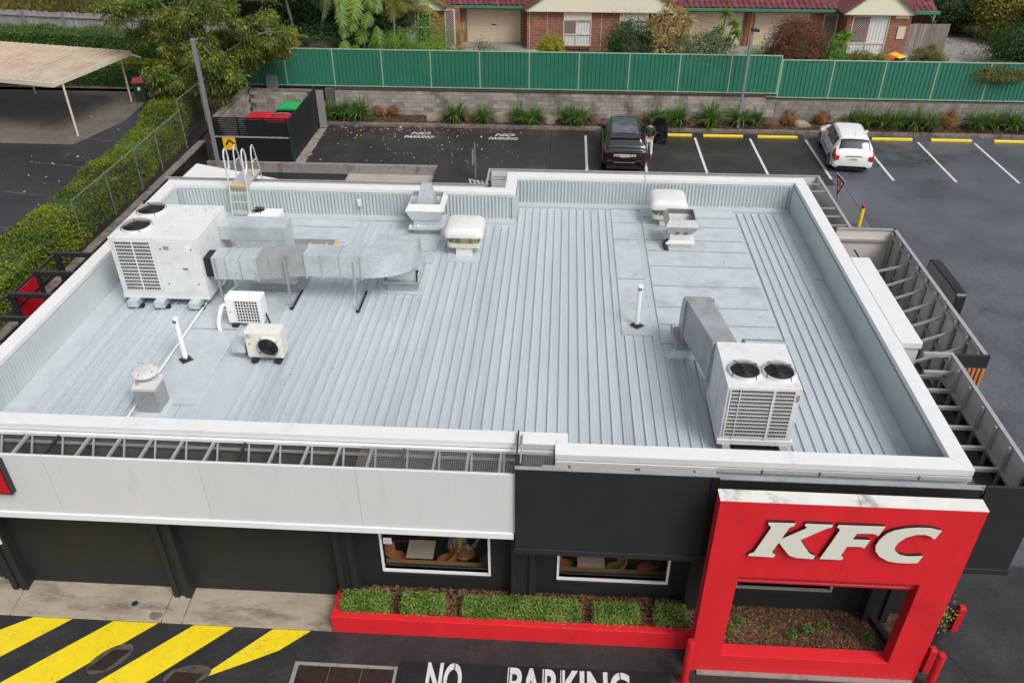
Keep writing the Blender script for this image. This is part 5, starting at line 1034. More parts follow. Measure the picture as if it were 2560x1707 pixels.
# green steel fence
FX, FSP = -10.2735, 2.38
gf = thing('green_fence', 'long green steel panel fence with pale green posts and rails', 'fence', (5, 22.18, 2.0))
def fpanel_mesh():
    o = MB(); W = FSP-.06; n = 12; p = []; s = W/n
    for i in range(n):
        x = i*s; p += [(x, .0), (x+.02, .03), (x+s*.5, .03), (x+s*.5+.006, .024), (x+s-.02, .03)]
    p.append((W, .0)); m = len(p); Hh = 1.72
    o.add([(x, -y, 0) for x, y in p]+[(x, -y, Hh) for x, y in p], [(i, i+1, m+i+1, m+i) for i in range(m-1)]); return o.mesh('fence_panel', 'fence_green')
FPM = fpanel_mesh(); PM = MB().box(-.03, .03, -.045, .02, -.02, 1.8).mesh('fence_post', 'fence_rail'); RM = MB().box(.03, FSP-.03, -.05, .02, 0, .045).mesh('fence_rail', 'fence_rail')
def child(name, me, p, loc):
    ob = bpy.data.objects.new(name, me); COL.objects.link(ob); ob.parent = p; ob.location = Vector(loc)-ORG[p]; return ob
for i in range(-2, 17):
    x = FX+FSP*i; y = 22.181-.0046*i; z = 2.087 if i < 9 else 1.904
    child('fence_panel', FPM, gf, (x+.03, y, z+.04)); child('fence_post', PM, gf, (x, y, z)); child('fence_rail', RM, gf, (x, y, z)); child('fence_rail', RM, gf, (x, y, z+1.755))
    if i == 9: child('fence_post', PM, gf, (x-.07, y+.0, 2.087))
# wheel stops
def stop_mesh():
    o = MB(); pr = [(-.08, 0), (.08, 0), (.075, .07), (.05, .10), (-.05, .10), (-.075, .07)]; o.prism(pr, 'x', -.93, .93); return o.mesh('wheel_stop', 'yellow_stop')
SM = stop_mesh()
for x, lb in ((6.15, 'yellow wheel stop half hidden behind the open car door'), (8.54, 'yellow wheel stop left of the grey lamp pole'), (11.08, 'yellow wheel stop left of the white car'), (16.38, 'orange yellow wheel stop just right of the white car'), (19.1, 'yellow wheel stop second to the right of the white car'), (21.98, 'yellow wheel stop at the right picture edge'), (3.4, 'yellow wheel stop hidden in front of the black car'), (13.6, 'yellow wheel stop hidden in front of the white car')):
    ob = bpy.data.objects.new('wheel_stop', SM); COL.objects.link(ob); ob.location = (x, 20.5, GB+.005); tag(ob, lb, 'wheel stop', 'yellow wheel stops')
    if 'hidden in front' in lb: bpy.data.objects.remove(ob)
# bed: strappy clumps, boulders, orange shrubs
def strappy(seed, n=190, L=1.0, w=.019):
    rnd = random.Random(seed); o = MB()
    for _ in range(n):
        a = rnd.uniform(0, 6.283); l = L*rnd.uniform(.6, 1.15); sp = rnd.uniform(.25, 1.0); bx, by = rnd.gauss(0, .05), rnd.gauss(0, .05); vs = []; wd = w*rnd.uniform(.7, 1.3); lean = rnd.uniform(-.3, .3)
        for k in range(5):
            t = k/4; r = sp*l*(t**1.25)*.85; z = l*(1.15*t-.95*sp*t*t); ww = wd*(1-.85*t**2)
            cx, cy = bx+r*math.cos(a+lean*t), by+r*math.sin(a+lean*t); vs += [(cx-math.sin(a)*ww, cy+math.cos(a)*ww, z), (cx+math.sin(a)*ww, cy-math.cos(a)*ww, z+ww*.3)]
        o.add(vs, [(2*k, 2*k+1, 2*k+3, 2*k+2) for k in range(4)])
    return o.mesh('leaf_blades', 'leaf_strappy')
SMS = [strappy(i) for i in range(4)]
LOM = [(-10.62, 21.5, 1.0), (-9.85, 21.5, 1.05), (-9.0, 21.5, 1.15), (-4.25, 21.3, 1.15), (-2.9, 21.35, .95), (-1.2, 21.35, 1.0), (-.4, 21.3, .95), (1.2, 21.35, 1.05), (1.8, 21.4, 1.0), (5.5, 21.5, .95), (6.5, 21.4, 1.15), (8.0, 21.35, 1.2), (9.43, 21.5, 1.1), (10.3, 21.75, .9), (14.8, 22.0, .9), (15.4, 21.75, 1.0), (16.15, 21.6, 1.0), (16.85, 21.6, .95), (17.6, 21.5, 1.05), (18.35, 21.45, 1.0), (20.6, 21.6, 1.1), (21.45, 21.65, 1.05), (22.3, 21.55, 1.1), (23.2, 21.6, 1.0)]
LL = ['strappy clump beside the bin enclosure', 'strappy clump second from the bin enclosure', 'tall strappy clump third from the bin enclosure', 'broad strappy clump right of the pale boulder', 'small strappy clump left of the large striped boulder', 'strappy clump right of the large striped boulder', 'strappy clump between two boulders at the middle of the wall', 'strappy clump left of the black car, first of a pair', 'strappy clump left of the black car, second of a pair', 'strappy clump behind the open car door', 'bushy strappy clump behind the first free wheel stop', 'largest strappy clump left of the lamp pole', 'strappy clump at the foot of the right lamp pole', 'small strappy clump just right of the lamp pole', 'strappy clump partly behind the white car', 'strappy clump at the white car front corner', 'strappy clump behind the orange wheel stop, left one', 'strappy clump behind the orange wheel stop, right one', 'strappy clump in the row right of the white car, fifth', 'strappy clump left of the round orange shrub', 'strappy clump right of the round orange shrub', 'strappy clump second right of the round orange shrub', 'strappy clump near the right picture edge', 'strappy clump cut by the right picture edge']
for k, ((x, y, s), lb) in enumerate(zip(LOM, LL)):
    t = thing('strappy_plant', lb, 'plant', (x, y, .66), 'strappy green plants along the block wall'); ob = bpy.data.objects.new('leaf_blades', SMS[k % 4]); COL.objects.link(ob); ob.parent = t
    t.rotation_euler = (0, 0, k*1.3); t.scale = (s*1.22, s*1.22, s*1.15)
    o = MB(); o.lathe((0, 0, 0), [(.06, -.05), (.07, .03), (.04, .08), (0, .09)], 8); me = o.mesh('crown_base', 'leaf_straw'); c_ = bpy.data.objects.new('crown_base', me); COL.objects.link(c_); c_.parent = t
def boulder(x, y, z, rx, ry, rz, m, lb, seed):
    rnd = random.Random(seed); o = MB(); n, mm = 14, 9; ph = [rnd.uniform(0, 6.28) for _ in range(6)]; rings = []
    for j in range(mm+1):
        th = math.pi*j/mm; row = []
        for i in range(n):
            a = 2*math.pi*i/n; d = 1+.13*math.sin(2*a+ph[0]+th)+.1*math.sin(3*a+ph[1]-2*th)+.08*math.sin(4*th+ph[2]+a); c_ = math.copysign(abs(math.cos(th))**.8, math.cos(th))
            row.append((x+rx*d*math.sin(th)*math.cos(a), y+ry*d*math.sin(th)*math.sin(a), z+rz*d*c_))
        rings.append(row)
    o.loft(rings); return one(o, 'boulder', m, lb, 'rock', 'boulders in the garden bed', smooth=True)
for k, (x, y, rx, rz, m, lb) in enumerate(((-5.4, 21.65, .42, .28, 'rock_pale', 'pale grey boulder furthest left in the bed'), (-3.72, 21.6, .2, .2, 'rock_brown', 'small tan rock right of the broad strappy clump'), (-2.0, 21.62, .42, .38, 'rock_pale', 'large striped orange and white boulder in the bed'), (.25, 21.62, .42, .26, 'rock_pale', 'low mossy boulder at the middle of the wall'), (2.5, 21.65, .3, .3, 'rock_brown', 'orange brown rock just left of the black car'), (4.7, 22.0, .55, .3, 'rock_brown', 'wide brown boulder behind the black car'), (7.3, 21.8, .28, .22, 'rock_brown', 'brown rock between the strappy clumps and the lamp pole'), (10.95, 21.7, .4, .27, 'rock_brown', 'dark brown boulder right of the lamp pole'), (12.4, 21.7, .4, .2, 'rock_pale', 'flat pale boulder left of the white car'))):
    boulder(x, y, .74, rx, .3, rz, m, lb, k)
def bush(name, label, x, y, z, rx, ry, rz, n, s, m, cat='shrub', group=None, trunk='bark', lump=.18, core=None, seed=1, hol=.55):
    """crown of leaf faces gathered in clumps through an ellipsoid, on a few stems"""
    t = thing(name, label, cat, (x, y, z), group); rnd = random.Random(seed+int(x*10)); cl = []; n = int(n*2.2)
    for _ in range(max(8, int(n/120))):
        while True:
            v = Vector((rnd.uniform(-1, 1), rnd.uniform(-1, 1), rnd.uniform(-1, 1)))
            if hol < v.length < 1: break
        cl.append(v)
    o = MB()
    for v in cl[:7]: o.tube([(x, y, z-.02), (x+v.x*rx*.25, y+v.y*ry*.25, z+rz*.6), (x+v.x*rx*.7, y+v.y*ry*.7, z+rz+v.z*rz*.7)], .02, 5, [.03, .02, .008])
    o.build('stem', trunk, t)
    if core:
        o = MB(); o.lathe((x, y, z+rz), [(0, -rz*.6), (rx*.4, -rz*.45), (rx*.6, 0), (rx*.4, rz*.45), (0, rz*.6)], 14); o.build('inner_twigs', 'mulch_base', t)
    def fn():
        v = random.choice(cl); g = Vector((random.gauss(0, lump), random.gauss(0, lump), random.gauss(0, lump))); w_ = v+g
        return (x+w_.x*rx, y+w_.y*ry, max(z+.02, z+rz+w_.z*rz)), (w_.x, w_.y, w_.z+.3)
    o = MB(); leafy(o, fn, n, s*.7, s*1.3); o.build('crown', m, t, fix=False); return t
for x, y, r, lb in ((-8.2, 21.85, .26, 'thin orange shrub left of the bare mulch patch'), (-7.5, 21.85, .26, 'upright orange shrub beside the bare mulch patch'), (11.8, 21.85, .34, 'bright orange shrub between the boulders right of the lamp pole'), (13.42, 21.95, .36, 'orange shrub behind the front of the white car'), (19.25, 21.75, .42, 'round rust coloured shrub among the strappy clumps at the right')):
    bush('orange_shrub', lb, x, y, .7, r*1.1, r, r*1.0, 1300, .055, 'leaf_orange', 'shrub', 'orange leaved shrubs along the wall', lump=.22, hol=.3)
chips('leaf_mulch', lambda: (random.uniform(-10.5, 25), random.uniform(21.22, 21.95)), 7000, lambda x, y: .64+.2*(y-21.2), 'dark leaf mulch on the bed along the block wall', s=.07)
chips('fallen_leaves', lambda: (random.uniform(-10.2, -1), random.choice([random.gauss(20.7, .25), random.uniform(16.4, 20.9)])), 420, lambda x, y: .508, 'scattered fallen leaves on the car park tar', m='litter', s=.07)
chips('fallen_leaves', lambda: (random.uniform(-22, -17.3), random.uniform(9, 22)), 70, lambda x, y: 1.51, 'scattered fallen leaves on the neighbouring car park', m='litter', s=.1)
chips('fallen_leaves', lambda: (-10.65+random.gauss(0, .12), random.uniform(16.3, 20.7)), 160, lambda x, y: .512, 'pale litter along the foot of the bin enclosure', m='litter', s=.06)
o = MB(); o.hexa([(-10.9, 16.15, .45), (-10.42, 16.15, .45), (-10.55, 21, .45), (-10.9, 21, .45)], [(-10.9, 16.15, .508), (-10.42, 16.15, .508), (-10.55, 21, .508), (-10.9, 21, .508)]); struct(o, 'kerb_strip', 'concrete_old')
# ============================================================ bin enclosure
be = thing('bin_enclosure', 'black slatted bin enclosure with block walls at the car park corner', 'enclosure', (-12.6, 18.4, .5))
o = MB(); o.box(-14.32, -14.12, 16.3, 20.75, .4, 2.36); lw = o.build('side_wall', 'mortar', be); o = MB(); o.box(-14.1, -10.95, 20.6, 20.8, .4, 2.26); rw = o.build('rear_wall', 'mortar', be)
bm_ = MB().box(0, .06, 0, .39, 0, .19).mesh('block', 'block'); bm2 = MB().box(0, .39, 0, .06, 0, .19).mesh('block', 'block')
for r in range(9):
    y = 16.34+.2*(r % 2)
    while y < 20.2:
        ob = bpy.data.objects.new('block', bm_); COL.objects.link(ob); ob.parent = lw; ob.location = Vector((-14.14, y, .52+.2*r))-org(be); y += .4
    x = -14.05+.2*(r % 2)
    while x < -11.3:
        ob = bpy.data.objects.new('block', bm2); COL.objects.link(ob); ob.parent = rw; ob.location = Vector((x, 20.56, .5+.2*r))-org(be); x += .4
o = MB(); o.box(-14.36, -14.06, 16.28, 20.85, 2.36, 2.40); o.build('coping', 'kerb', be); o = MB(); o.box(-14.05, -10.93, 20.55, 20.85, 2.28, 2.33); o.build('coping', 'kerb', be)
o = MB(); o.box(-14.1, -10.96, 16.3, 20.58, .45, .503); o.build('floor', 'concrete_old', be)
o = MB(); o.box(-14.3, -10.95, 16.24, 16.36, .4, 1.58); o.build('front_wall', 'black_paint', be); o = MB(); o.box(-14.3, -10.95, 16.2, 16.3, 1.581, 1.61); o.build('ledge', 'alu', be)
for i in range(9):
    z = 1.66+i*.092; o = MB(); o.box(-14.3, -10.98, 16.255, 16.285, z, z+.062); o.build('slat', 'black_paint', be, bevel=.004)
for x in (-14.28, -13.2, -12.05, -11.02): o = MB(); o.box(x-.03, x+.03, 16.29, 16.34, 1.6, 2.46); o.build('slat_post', 'black_paint', be)
o = MB(); o.box(-10.97, -10.86, 16.2, 16.30, .5, 2.46); o.build('corner_post', 'bin_green', be)
for y0, y1 in ((16.32, 18.4), (18.43, 20.5)):
    o = MB(); o.box(-10.94, -10.90, y0, y1, .55, 2.42); gp = o.build('gate_panel', 'black_clad', be, bevel=.004)
    y = y0+.1
    while y < y1: q = MB(); q.box(-10.9, -10.885, y, y+.02, .57, 2.40); q.build('gate_rib', 'black_clad', gp); y += .19
o = MB(); o.box(-10.95, -10.86, 20.51, 20.6, .5, 2.56); o.build('corner_post', 'black_clad', be); o = MB(); o.box(-10.85, -10.5, 20.6, 20.64, .55, 2.35); o.build('return_panel', 'concrete_old', be)
# bins in the enclosure
def skip_bin(x, y, w, d, m, label, h=1.25):
    t = thing('wheeled_bin', label, 'bin', (x, y, .5), 'bins in the enclosure')
    o = MB(); o.hexa([(x-w*.43, y-d*.4, .6), (x+w*.43, y-d*.4, .6), (x+w*.43, y+d*.4, .6), (x-w*.43, y+d*.4, .6)], [(x-w/2, y-d/2, .5+h), (x+w/2, y-d/2, .5+h), (x+w/2, y+d/2, .5+h), (x-w/2, y+d/2, .5+h)]); o.build('body', 'bin_green', t, bevel=.02)
    prof = [(-w/2-.02, .5+h), (-w/2-.02, .5+h+.03), (-w*.35, .5+h+.11), (0, .5+h+.13), (w*.35, .5+h+.11), (w/2+.02, .5+h+.03), (w/2+.02, .5+h)]
    o = MB(); o.prism([(x+a, b_) for a, b_ in prof], 'y', y-d/2-.03, y+d/2+.02); ld = o.build('lid', m, t, bevel=.015)
    o = MB(); o.tube([(x-w*.25, y+d*.35, .5+h+.1), (x-w*.25, y+d*.35, .5+h+.17), (x+w*.25, y+d*.35, .5+h+.17), (x+w*.25, y+d*.35, .5+h+.1)], .015, 6); o.build('handle', 'alu' if m == 'bin_red' else m, ld)
    for sx in (-.35, .35):
        for sy in (-.3, .3): o = MB(); o.cyl((x+w*sx-.03, y+d*sy, .59), (x+w*sx+.03, y+d*sy, .59), .085, n=12); o.build('wheel', 'rubber', t)
skip_bin(-13.0, 18.4, 1.1, 1.0, 'bin_red', 'red lidded bin on the left inside the bin enclosure'); skip_bin(-11.85, 18.2, 1.05, .95, 'bin_red', 'red lidded bin on the right inside the bin enclosure'); skip_bin(-11.95, 19.9, 1.1, .9, 'bin_lid_green', 'bright green lidded bin at the back of the bin enclosure')
t = thing('chevron_sign', 'yellow square sign with black bent arrow on the bin enclosure', 'sign', (-13.68, 16.2, 1.3)); o = MB()
def rrect(x0, x1, z0, z1, r, n=5):
    P = []
    for cx, cz, a0 in ((x1-r, z1-r, 0), (x0+r, z1-r, 90), (x0+r, z0+r, 180), (x1-r, z0+r, 270)): P += [(cx+r*math.cos(R(a0+90*i/(n-1))), cz+r*math.sin(R(a0+90*i/(n-1)))) for i in range(n)]
    return P
o.prism(rrect(-13.98, -13.37, 1.0, 1.6, .04), 'y', 16.215, 16.235); bp_ = o.build('plate', 'black_plastic', t); o = MB(); o.prism(rrect(-13.965, -13.385, 1.015, 1.585, .035), 'y', 16.209, 16.214); o.build('face', 'yellow_sign', t)
o = MB(); o.prism([(-13.88, 1.25), (-13.7, 1.49), (-13.62, 1.49), (-13.47, 1.33), (-13.41, 1.37), (-13.42, 1.21), (-13.57, 1.23), (-13.52, 1.28), (-13.65, 1.40), (-13.67, 1.40), (-13.81, 1.21)], 'y', 16.204, 16.208); o.build('arrow', 'black_plastic', t)
# grey sheet leaning at the fence foot, lamp poles
o = MB(); o.hexa([(-13.67, 21.9, 1.95), (-13.08, 21.9, 1.95), (-13.08, 21.93, 1.95), (-13.67, 21.93, 1.95)], [(-13.66, 22.05, 2.6), (-13.07, 22.05, 2.6), (-13.07, 22.08, 2.6), (-13.66, 22.08, 2.6)]); one(o, 'grey_sheet', 'pole_grey', 'grey square sheet leaning on the fence behind the bin enclosure', 'sheet')
def lamp(x, y, z0, z1, arm, label, w=.13):
    t = thing('light_pole', label, 'light pole', (x, y, z0)); o = MB(); o.box(x-w/2, x+w/2, y-w/2, y+w/2, z0, z1); o.build('pole', 'pole_grey', t, bevel=.012)
    o = MB(); o.box(x-.14, x+.14, y-.14, y+.14, z0, z0+.03); o.build('base_plate', 'pole_grey', t)
    o = MB(); o.bar((x, y, z1-.04), (x+arm, y, z1-.02), .05); a = o.build('arm', 'pole_grey', t); s = 1 if arm > 0 else -1
    o = MB(); o.hexa([(x+arm-.16, y-.13, z1-.09), (x+arm+.2, y-.13, z1-.14), (x+arm+.2, y+.13, z1-.14), (x+arm-.16, y+.13, z1-.09)], [(x+arm-.16, y-.12, z1+.01), (x+arm+.2, y-.12, z1-.03), (x+arm+.2, y+.12, z1-.03), (x+arm-.16, y+.12, z1+.01)]); o.build('lamp_head', 'rubber', t, bevel=.01)
    return t
lamp(-14.07, 15.53, .5, 5.92, .42, 'tall grey light pole beside the bin enclosure and tree', .15); lamp(9.35, 21.35, .6, 5.25, .1, 'grey light pole rising in front of the green fence', .12)
# signs and bollard on the drive
t = thing('give_way_sign', 'red and white triangular give way sign on a post', 'sign', (10.6, 9.5, .4)); ang = R(-85)
def gw(px, pz, d): return (10.6+px*math.cos(ang)+d*math.sin(ang), 9.5+px*math.sin(ang)-d*math.cos(ang), pz)
def tri(h, zc, d0, d1): 
    v = [gw(-h*.577, zc+h/3, d0), gw(h*.577, zc+h/3, d0), gw(0, zc-h*2/3, d0), gw(-h*.577, zc+h/3, d1), gw(h*.577, zc+h/3, d1), gw(0, zc-h*2/3, d1)]
    return MB().add(v, [(0, 1, 2), (3, 5, 4), (0, 3, 4, 1), (1, 4, 5, 2), (2, 5, 3, 0)])
tri(.74, 2.85, 0, .012).build('plate', 'white_plain', t); tri(.69, 2.85, .013, .016).build('border', 'sign_red', t); tri(.43, 2.85, .017, .02).build('face', 'white_plain', t)
for body, dz in (('GIVE', .06), ('WAY', -.06)):
    M_ = Matrix.Translation(Vector(gw(0, 2.87+dz, .022))) @ Matrix.Rotation(ang, 4, 'Z') @ Matrix.Rotation(R(90), 4, 'X'); text('lettering', body, .105, 'plate_dark', M_, t, bold=.004, ext=.0005)
o = MB(); o.cyl(gw(0, .4, -.03), gw(0, 3.1, -.03), .03, n=10); o.build('post', 'pole_grey', t, smooth=True)
t = bollard(12.22, 11.1, 'yellow bollard with red top on the path beside the canopy', .9, 'yellow_stop', .07, 'tail_red'); t.location.z = .48
t = thing('drive_sign', 'slim grey sign on a post seen edge on behind the roof', 'sign', (-2.7, 14.85, .5)); o = MB(); o.cyl((-2.7, 14.85, .5), (-2.7, 14.85, 2.1), .03, n=10); o.build('post', 'pole_grey', t)
o = MB(); o.box(-2.80, -2.775, 14.6, 15.1, 1.18, 1.74); o.build('plate', 'alu', t)
o = MB(); o.lathe((-7.98, 10.0, .08), [(.1, 0), (.1, 2.06), (.06, 2.14), (0, 2.16)], 16); t = one(o, 'bollard', 'yellow_stop', 'yellow bollard top just showing behind the rear parapet', 'bollard')
t = thing('menu_board', 'dark rounded menu board standing beyond the side canopy', 'menu board', (12.55, 4.3, .3))
def rr2(y0, y1, z0, z1, r): return rrect(y0, y1, z0, z1, r)
o = MB(); o.prism(rr2(3.2, 5.42, .75, 2.2, .16), 'x', 12.42, 12.68); o.build('case', 'black_paint', t, smooth=True); o = MB(); o.prism(rr2(3.26, 5.36, .8, 2.15, .13), 'x', 12.41, 12.419); o.build('screen', 'galv_dull', t)
for y in (3.7, 4.9): o = MB(); o.box(12.5, 12.6, y-.08, y+.08, .25, .76); o.build('leg', 'black_paint', t)
# ============================================================ cars
def cr(p0, p1, p2, p3, t): return .5*((2*p1)+(-p0+p2)*t+(2*p0-5*p1+4*p2-p3)*t*t+(-p0+3*p1-3*p2+p3)*t**3)
class Car:
    def __init__(s, st):
        s.c = []
        for (y, zb, zbe, hw, zr, hr) in st:
            s.c.append([Vector(p) for p in ((hw*.80, y, zb), (hw*.965, y, zb+.07), (hw, y, zb*.55+zbe*.45), (hw*.975, y, zbe), (hr+.015, y, zr-.055), (hr*.86, y, zr), (hr*.45, y, zr+.018), (0, y, zr+.022))])
        s.nu, s.nv = len(s.c)-1, 7
    def p(s, u, v):
        u = min(max(u, 0), s.nu); v = min(max(v, 0), s.nv); i = min(int(u), s.nu-1); tu = u-i; rows = [s.c[min(max(i+k, 0), s.nu)] for k in (-1, 0, 1, 2)]; j = min(int(v), s.nv-1); tv = v-j
        q = []
        for r in rows:
            a = [r[min(max(j+k, 0), s.nv)] for k in (-1, 0, 1, 2)]; q.append(r[j].lerp(r[j+1], tv)*.35+cr(*a, tv)*.65)
        return cr(*q, tu)
    def n(s, u, v):
        e = .02; a = s.p(u+e, v)-s.p(u-e, v); b_ = s.p(u, v+e)-s.p(u, v-e); n_ = a.cross(b_)
        if n_.length < 1e-9: return Vector((0, 0, 1))
        n_.normalize(); return n_ if n_.x >= 0 else -n_
    def patch(s, u0, u1, v0, v1, off, side, nu=10, nv=6, skew=0.0):
        o = MB(); g = []
        for i in range(nu+1):
            for j in range(nv+1):
                v = lerp(v0, v1, j/nv); u = lerp(u0, u1, i/nu)+skew*(j/nv)*(1 if i > nu/2 else -1)*abs(i-nu/2)/(nu/2); q = s.p(u, v)+s.n(u, v)*off; g.append((q.x*side, q.y, q.z))
        m = nv+1; o.add(g, [(i*m+j, i*m+j+1, (i+1)*m+j+1, (i+1)*m+j) for i in range(nu) for j in range(nv)]); return o
def wheel(t, x, y, r, side):
    o = MB(); w_ = .2; o.lathe((x, y, r), [(r*.62, 0), (r*.95, 0), (r, side*.03), (r, side*(w_-.03)), (r*.95, side*w_), (r*.62, side*w_)], 28, 'x'); wh = o.build('wheel', 'tyre', t, smooth=True)
    o = MB(); xx = x+side*(w_-.012); o.lathe((xx, y, r), [(0, side*.005), (r*.18, side*.004), (r*.2, -side*.02), (r*.56, -side*.02), (r*.62, side*.01)], 28, 'x')
    for k in range(6): a = k*math.pi/3; o.bar((xx, y, r), (xx, y+math.cos(a)*r*.58, r+math.sin(a)*r*.58), .05, .02, up=(1, 0, 0))
    o.build('rim', 'rim', wh); return wh
def car(name, label, st, paint, L, wr, wx, axles, loc, rz, rear, win, tails, plate, extras):
    t = thing(name, label, 'car', (0, 0, 0)); C_ = Car(st); o = MB(); NU, NV = C_.nu*7, 28; g = []
    row = [lerp(0, C_.nv, j/NV) for j in range(NV+1)]
    for i in range(NU+1):
        u = lerp(0, C_.nu, i/NU); pts = [C_.p(u, v) for v in row]; g.append([(q.x, q.y, q.z) for q in pts]+[(-q.x, q.y, q.z) for q in reversed(pts[:-1])])
    n = len(g[0]); o.v = [p for r in g for p in r]
    for i in range(NU):
        for j in range(n-1):
            cx = [g[i][j], g[i][j+1], g[i+1][j+1], g[i+1][j]]; cy = sum(p[1] for p in cx)/4; cz = sum(p[2] for p in cx)/4; xx = abs(sum(p[0] for p in cx)/4)
            if xx > wx-.14 and any((cy-a)**2+(cz-wr)**2 < (wr*1.14)**2 for a in axles): continue
            o.f.append((i*n+j, i*n+j+1, (i+1)*n+j+1, (i+1)*n+j))
    o.f += [tuple(range(n-1, -1, -1)), tuple(range(NU*n, NU*n+n))]
    body = o.build('body', paint, t, smooth=True)
    o = MB(); o.box(-wx+.2, wx-.2, .12, L-.12, .16, .55); o.build('underbody', 'rubber', t)
    for a in axles:
        for s in (-1, 1):
            wheel(t, s*(wx-.19), a, wr, s); o = MB(); o.lathe((s*(wx-.03), a, wr), [(wr*1.08, -.12*s), (wr*1.19, .025*s), (wr*1.10, .03*s), (wr*1.04, -.12*s)], 28, 'x')
            k = [i for i, p in enumerate(o.v) if p[2] > .17]; ks = set(k); o.f = [f for f in o.f if all(i in ks for i in f)]; o.build('wheel_arch', paint if paint == 'car_white' else 'black_plastic', t, smooth=True, fix=False)
            o = MB(); o.lathe((s*(wx-.32), a, wr), [(0, 0), (wr*1.15, 0), (wr*1.15, .2*s)], 20, 'x'); o.build('wheel_well', 'rubber', t, fix=False)
    for s in (-1, 1):
        for (u0, u1, v0, v1) in win: C_.patch(u0, u1, v0, v1, .006, s).build('side_window', 'car_glass', t, smooth=True, fix=False)
    def both(u0, u1, v0, off, nm, m, nu=10, v1=None):
        v1 = C_.nv if v1 is None else v1; a = C_.patch(u0, u1, v0, v1, off, 1, nu, 8); b_ = C_.patch(u0, u1, v0, v1, off, -1, nu, 8); a.add(b_.v, [tuple(reversed(f)) for f in b_.f]); return a.build(nm, m, t, smooth=True, fix=False)
    rg = both(*rear, .007, 'rear_window', 'car_glass'); both(6.12, 6.9, 4.35, .007, 'windscreen', 'car_glass')
    for (x0, x1, z0, z1, y, m, nm) in tails:
        for s in (-1, 1):
            C_.patch(x0, x1, z0, z1, .014, s, 8, 6).build(nm, m, t, smooth=True, fix=False)
            o = MB(); o.box(s*.70-.11, s*.70+.11, -.012, .05, *((.60, .80) if paint == 'car_white' else (.945, 1.0))) if paint == 'car_white' else o.box(s*.66-.16, s*.66+.16, -.012, .06, .90, .955); o.build(nm, m, t, bevel=.012)
    px, pz, py, body_txt, pm = plate; o = MB(); o.box(-.19, .19, py-.012, py, pz-.06, pz+.06); pl = o.build('number_plate', 'plate', t); text('plate_lettering', body_txt, .095, pm, M_front(0, py-.014, pz), pl, bold=.002, ext=.0005, sx=.82)
    for s in (-1, 1):
        m_ = C_.p(6.35, 3.0); o = MB(); o.hexa([(s*(m_.x-.02), m_.y-.05, m_.z), (s*(m_.x+.2), m_.y-.02, m_.z+.02), (s*(m_.x+.2), m_.y+.08, m_.z+.02), (s*(m_.x-.02), m_.y+.08, m_.z)], [(s*(m_.x-.02), m_.y-.04, m_.z+.12), (s*(m_.x+.19), m_.y-.02, m_.z+.15), (s*(m_.x+.19), m_.y+.06, m_.z+.15), (s*(m_.x-.02), m_.y+.06, m_.z+.12)]); o.build('wing_mirror', paint, t, bevel=.02)
    extras(t, C_, both); place(t, loc, rz); ORG[t] = Vector((0, 0, 0)); return t
HATCH = [(0, .36, .66, .70, .78, .62), (.05, .27, .78, .80, .92, .69), (.16, .23, .93, .835, 1.04, .665), (.50, .2, .95, .848, 1.39, .575), (1.0, .2, .93, .85, 1.45, .575), (1.9, .2, .91, .85, 1.455, .575), (2.45, .2, .90, .85, 1.40, .56), (3.08, .2, .87, .845, .97, .68), (3.7, .22, .77, .835, .87, .66), (4.05, .25, .65, .79, .71, .58), (4.18, .32, .54, .66, .58, .5)]
def hatch_extra(t, C_, both):
    o = MB(); o.tube([(-.03, .15, .86), (.0, .12, .93), (.03, .16, 1.0)], .008, 5); o.build('rear_wiper', 'black_plastic', t); o = MB(); o.box(-.34, .34, -.012, .1, .775, .805); o.build('boot_handle', 'black_plastic', t)
    o = MB(); o.tube([(0, .62, 1.44), (.02, .78, 1.62)], .005, 5); o.build('aerial', 'black_plastic', t)
    for s in (-1, 1):
        for yy in (1.45, 2.35):
            q = C_.p(3+ (yy-.5)/.52 if yy < 1 else (4+(yy-1)/.9 if yy < 1.9 else 5+(yy-1.9)/.55), 2.72); o = MB(); o.box(s*q.x-.012, s*q.x+.02*s+.012, q.y-.08, q.y+.08, q.z-.015, q.z+.015); o.build('door_handle', 'black_plastic', t)
        o = MB(); q0, q1 = C_.p(3.4, 2.05), C_.p(6.3, 2.05); o.bar((s*(q0.x+.004), q0.y+.55, q0.z), (s*(q1.x+.004), q1.y, q1.z), .02, .04); o.build('side_moulding', 'black_plastic', t)
        o = MB(); a, b_ = C_.p(3.15, 4.75), C_.p(5.9, 4.75); m_ = C_.p(4.5, 4.75); o.tube([(s*a.x, a.y, a.z+.008), (s*m_.x, m_.y, m_.z+.008), (s*b_.x, b_.y, b_.z+.008)], .009, 5); o.build('roof_seam', 'rubber', t)
    o = MB(); o.box(.44, .53, .20, .215, 1.06, 1.15); o.build('window_sticker', 'white_plain', t)
car('white_hatchback', 'white hatchback parked nose in beside the wall', HATCH, 'car_white', 4.18, .305, .85, (.78, 3.38), (13.30, 16.22, GB), R(-5.5), (2.05, 2.93, 4.25), [(3.25, 3.98, 3.12, 3.86), (4.04, 4.95, 3.12, 3.88), (5.0, 6.25, 3.12, 3.9)], [(.25, 2.35, 2.35, 3.55, 0, 'tail_red', 'tail_light')], (0, .66, -.002, '464-SHS', 'plate_red'), hatch_extra)
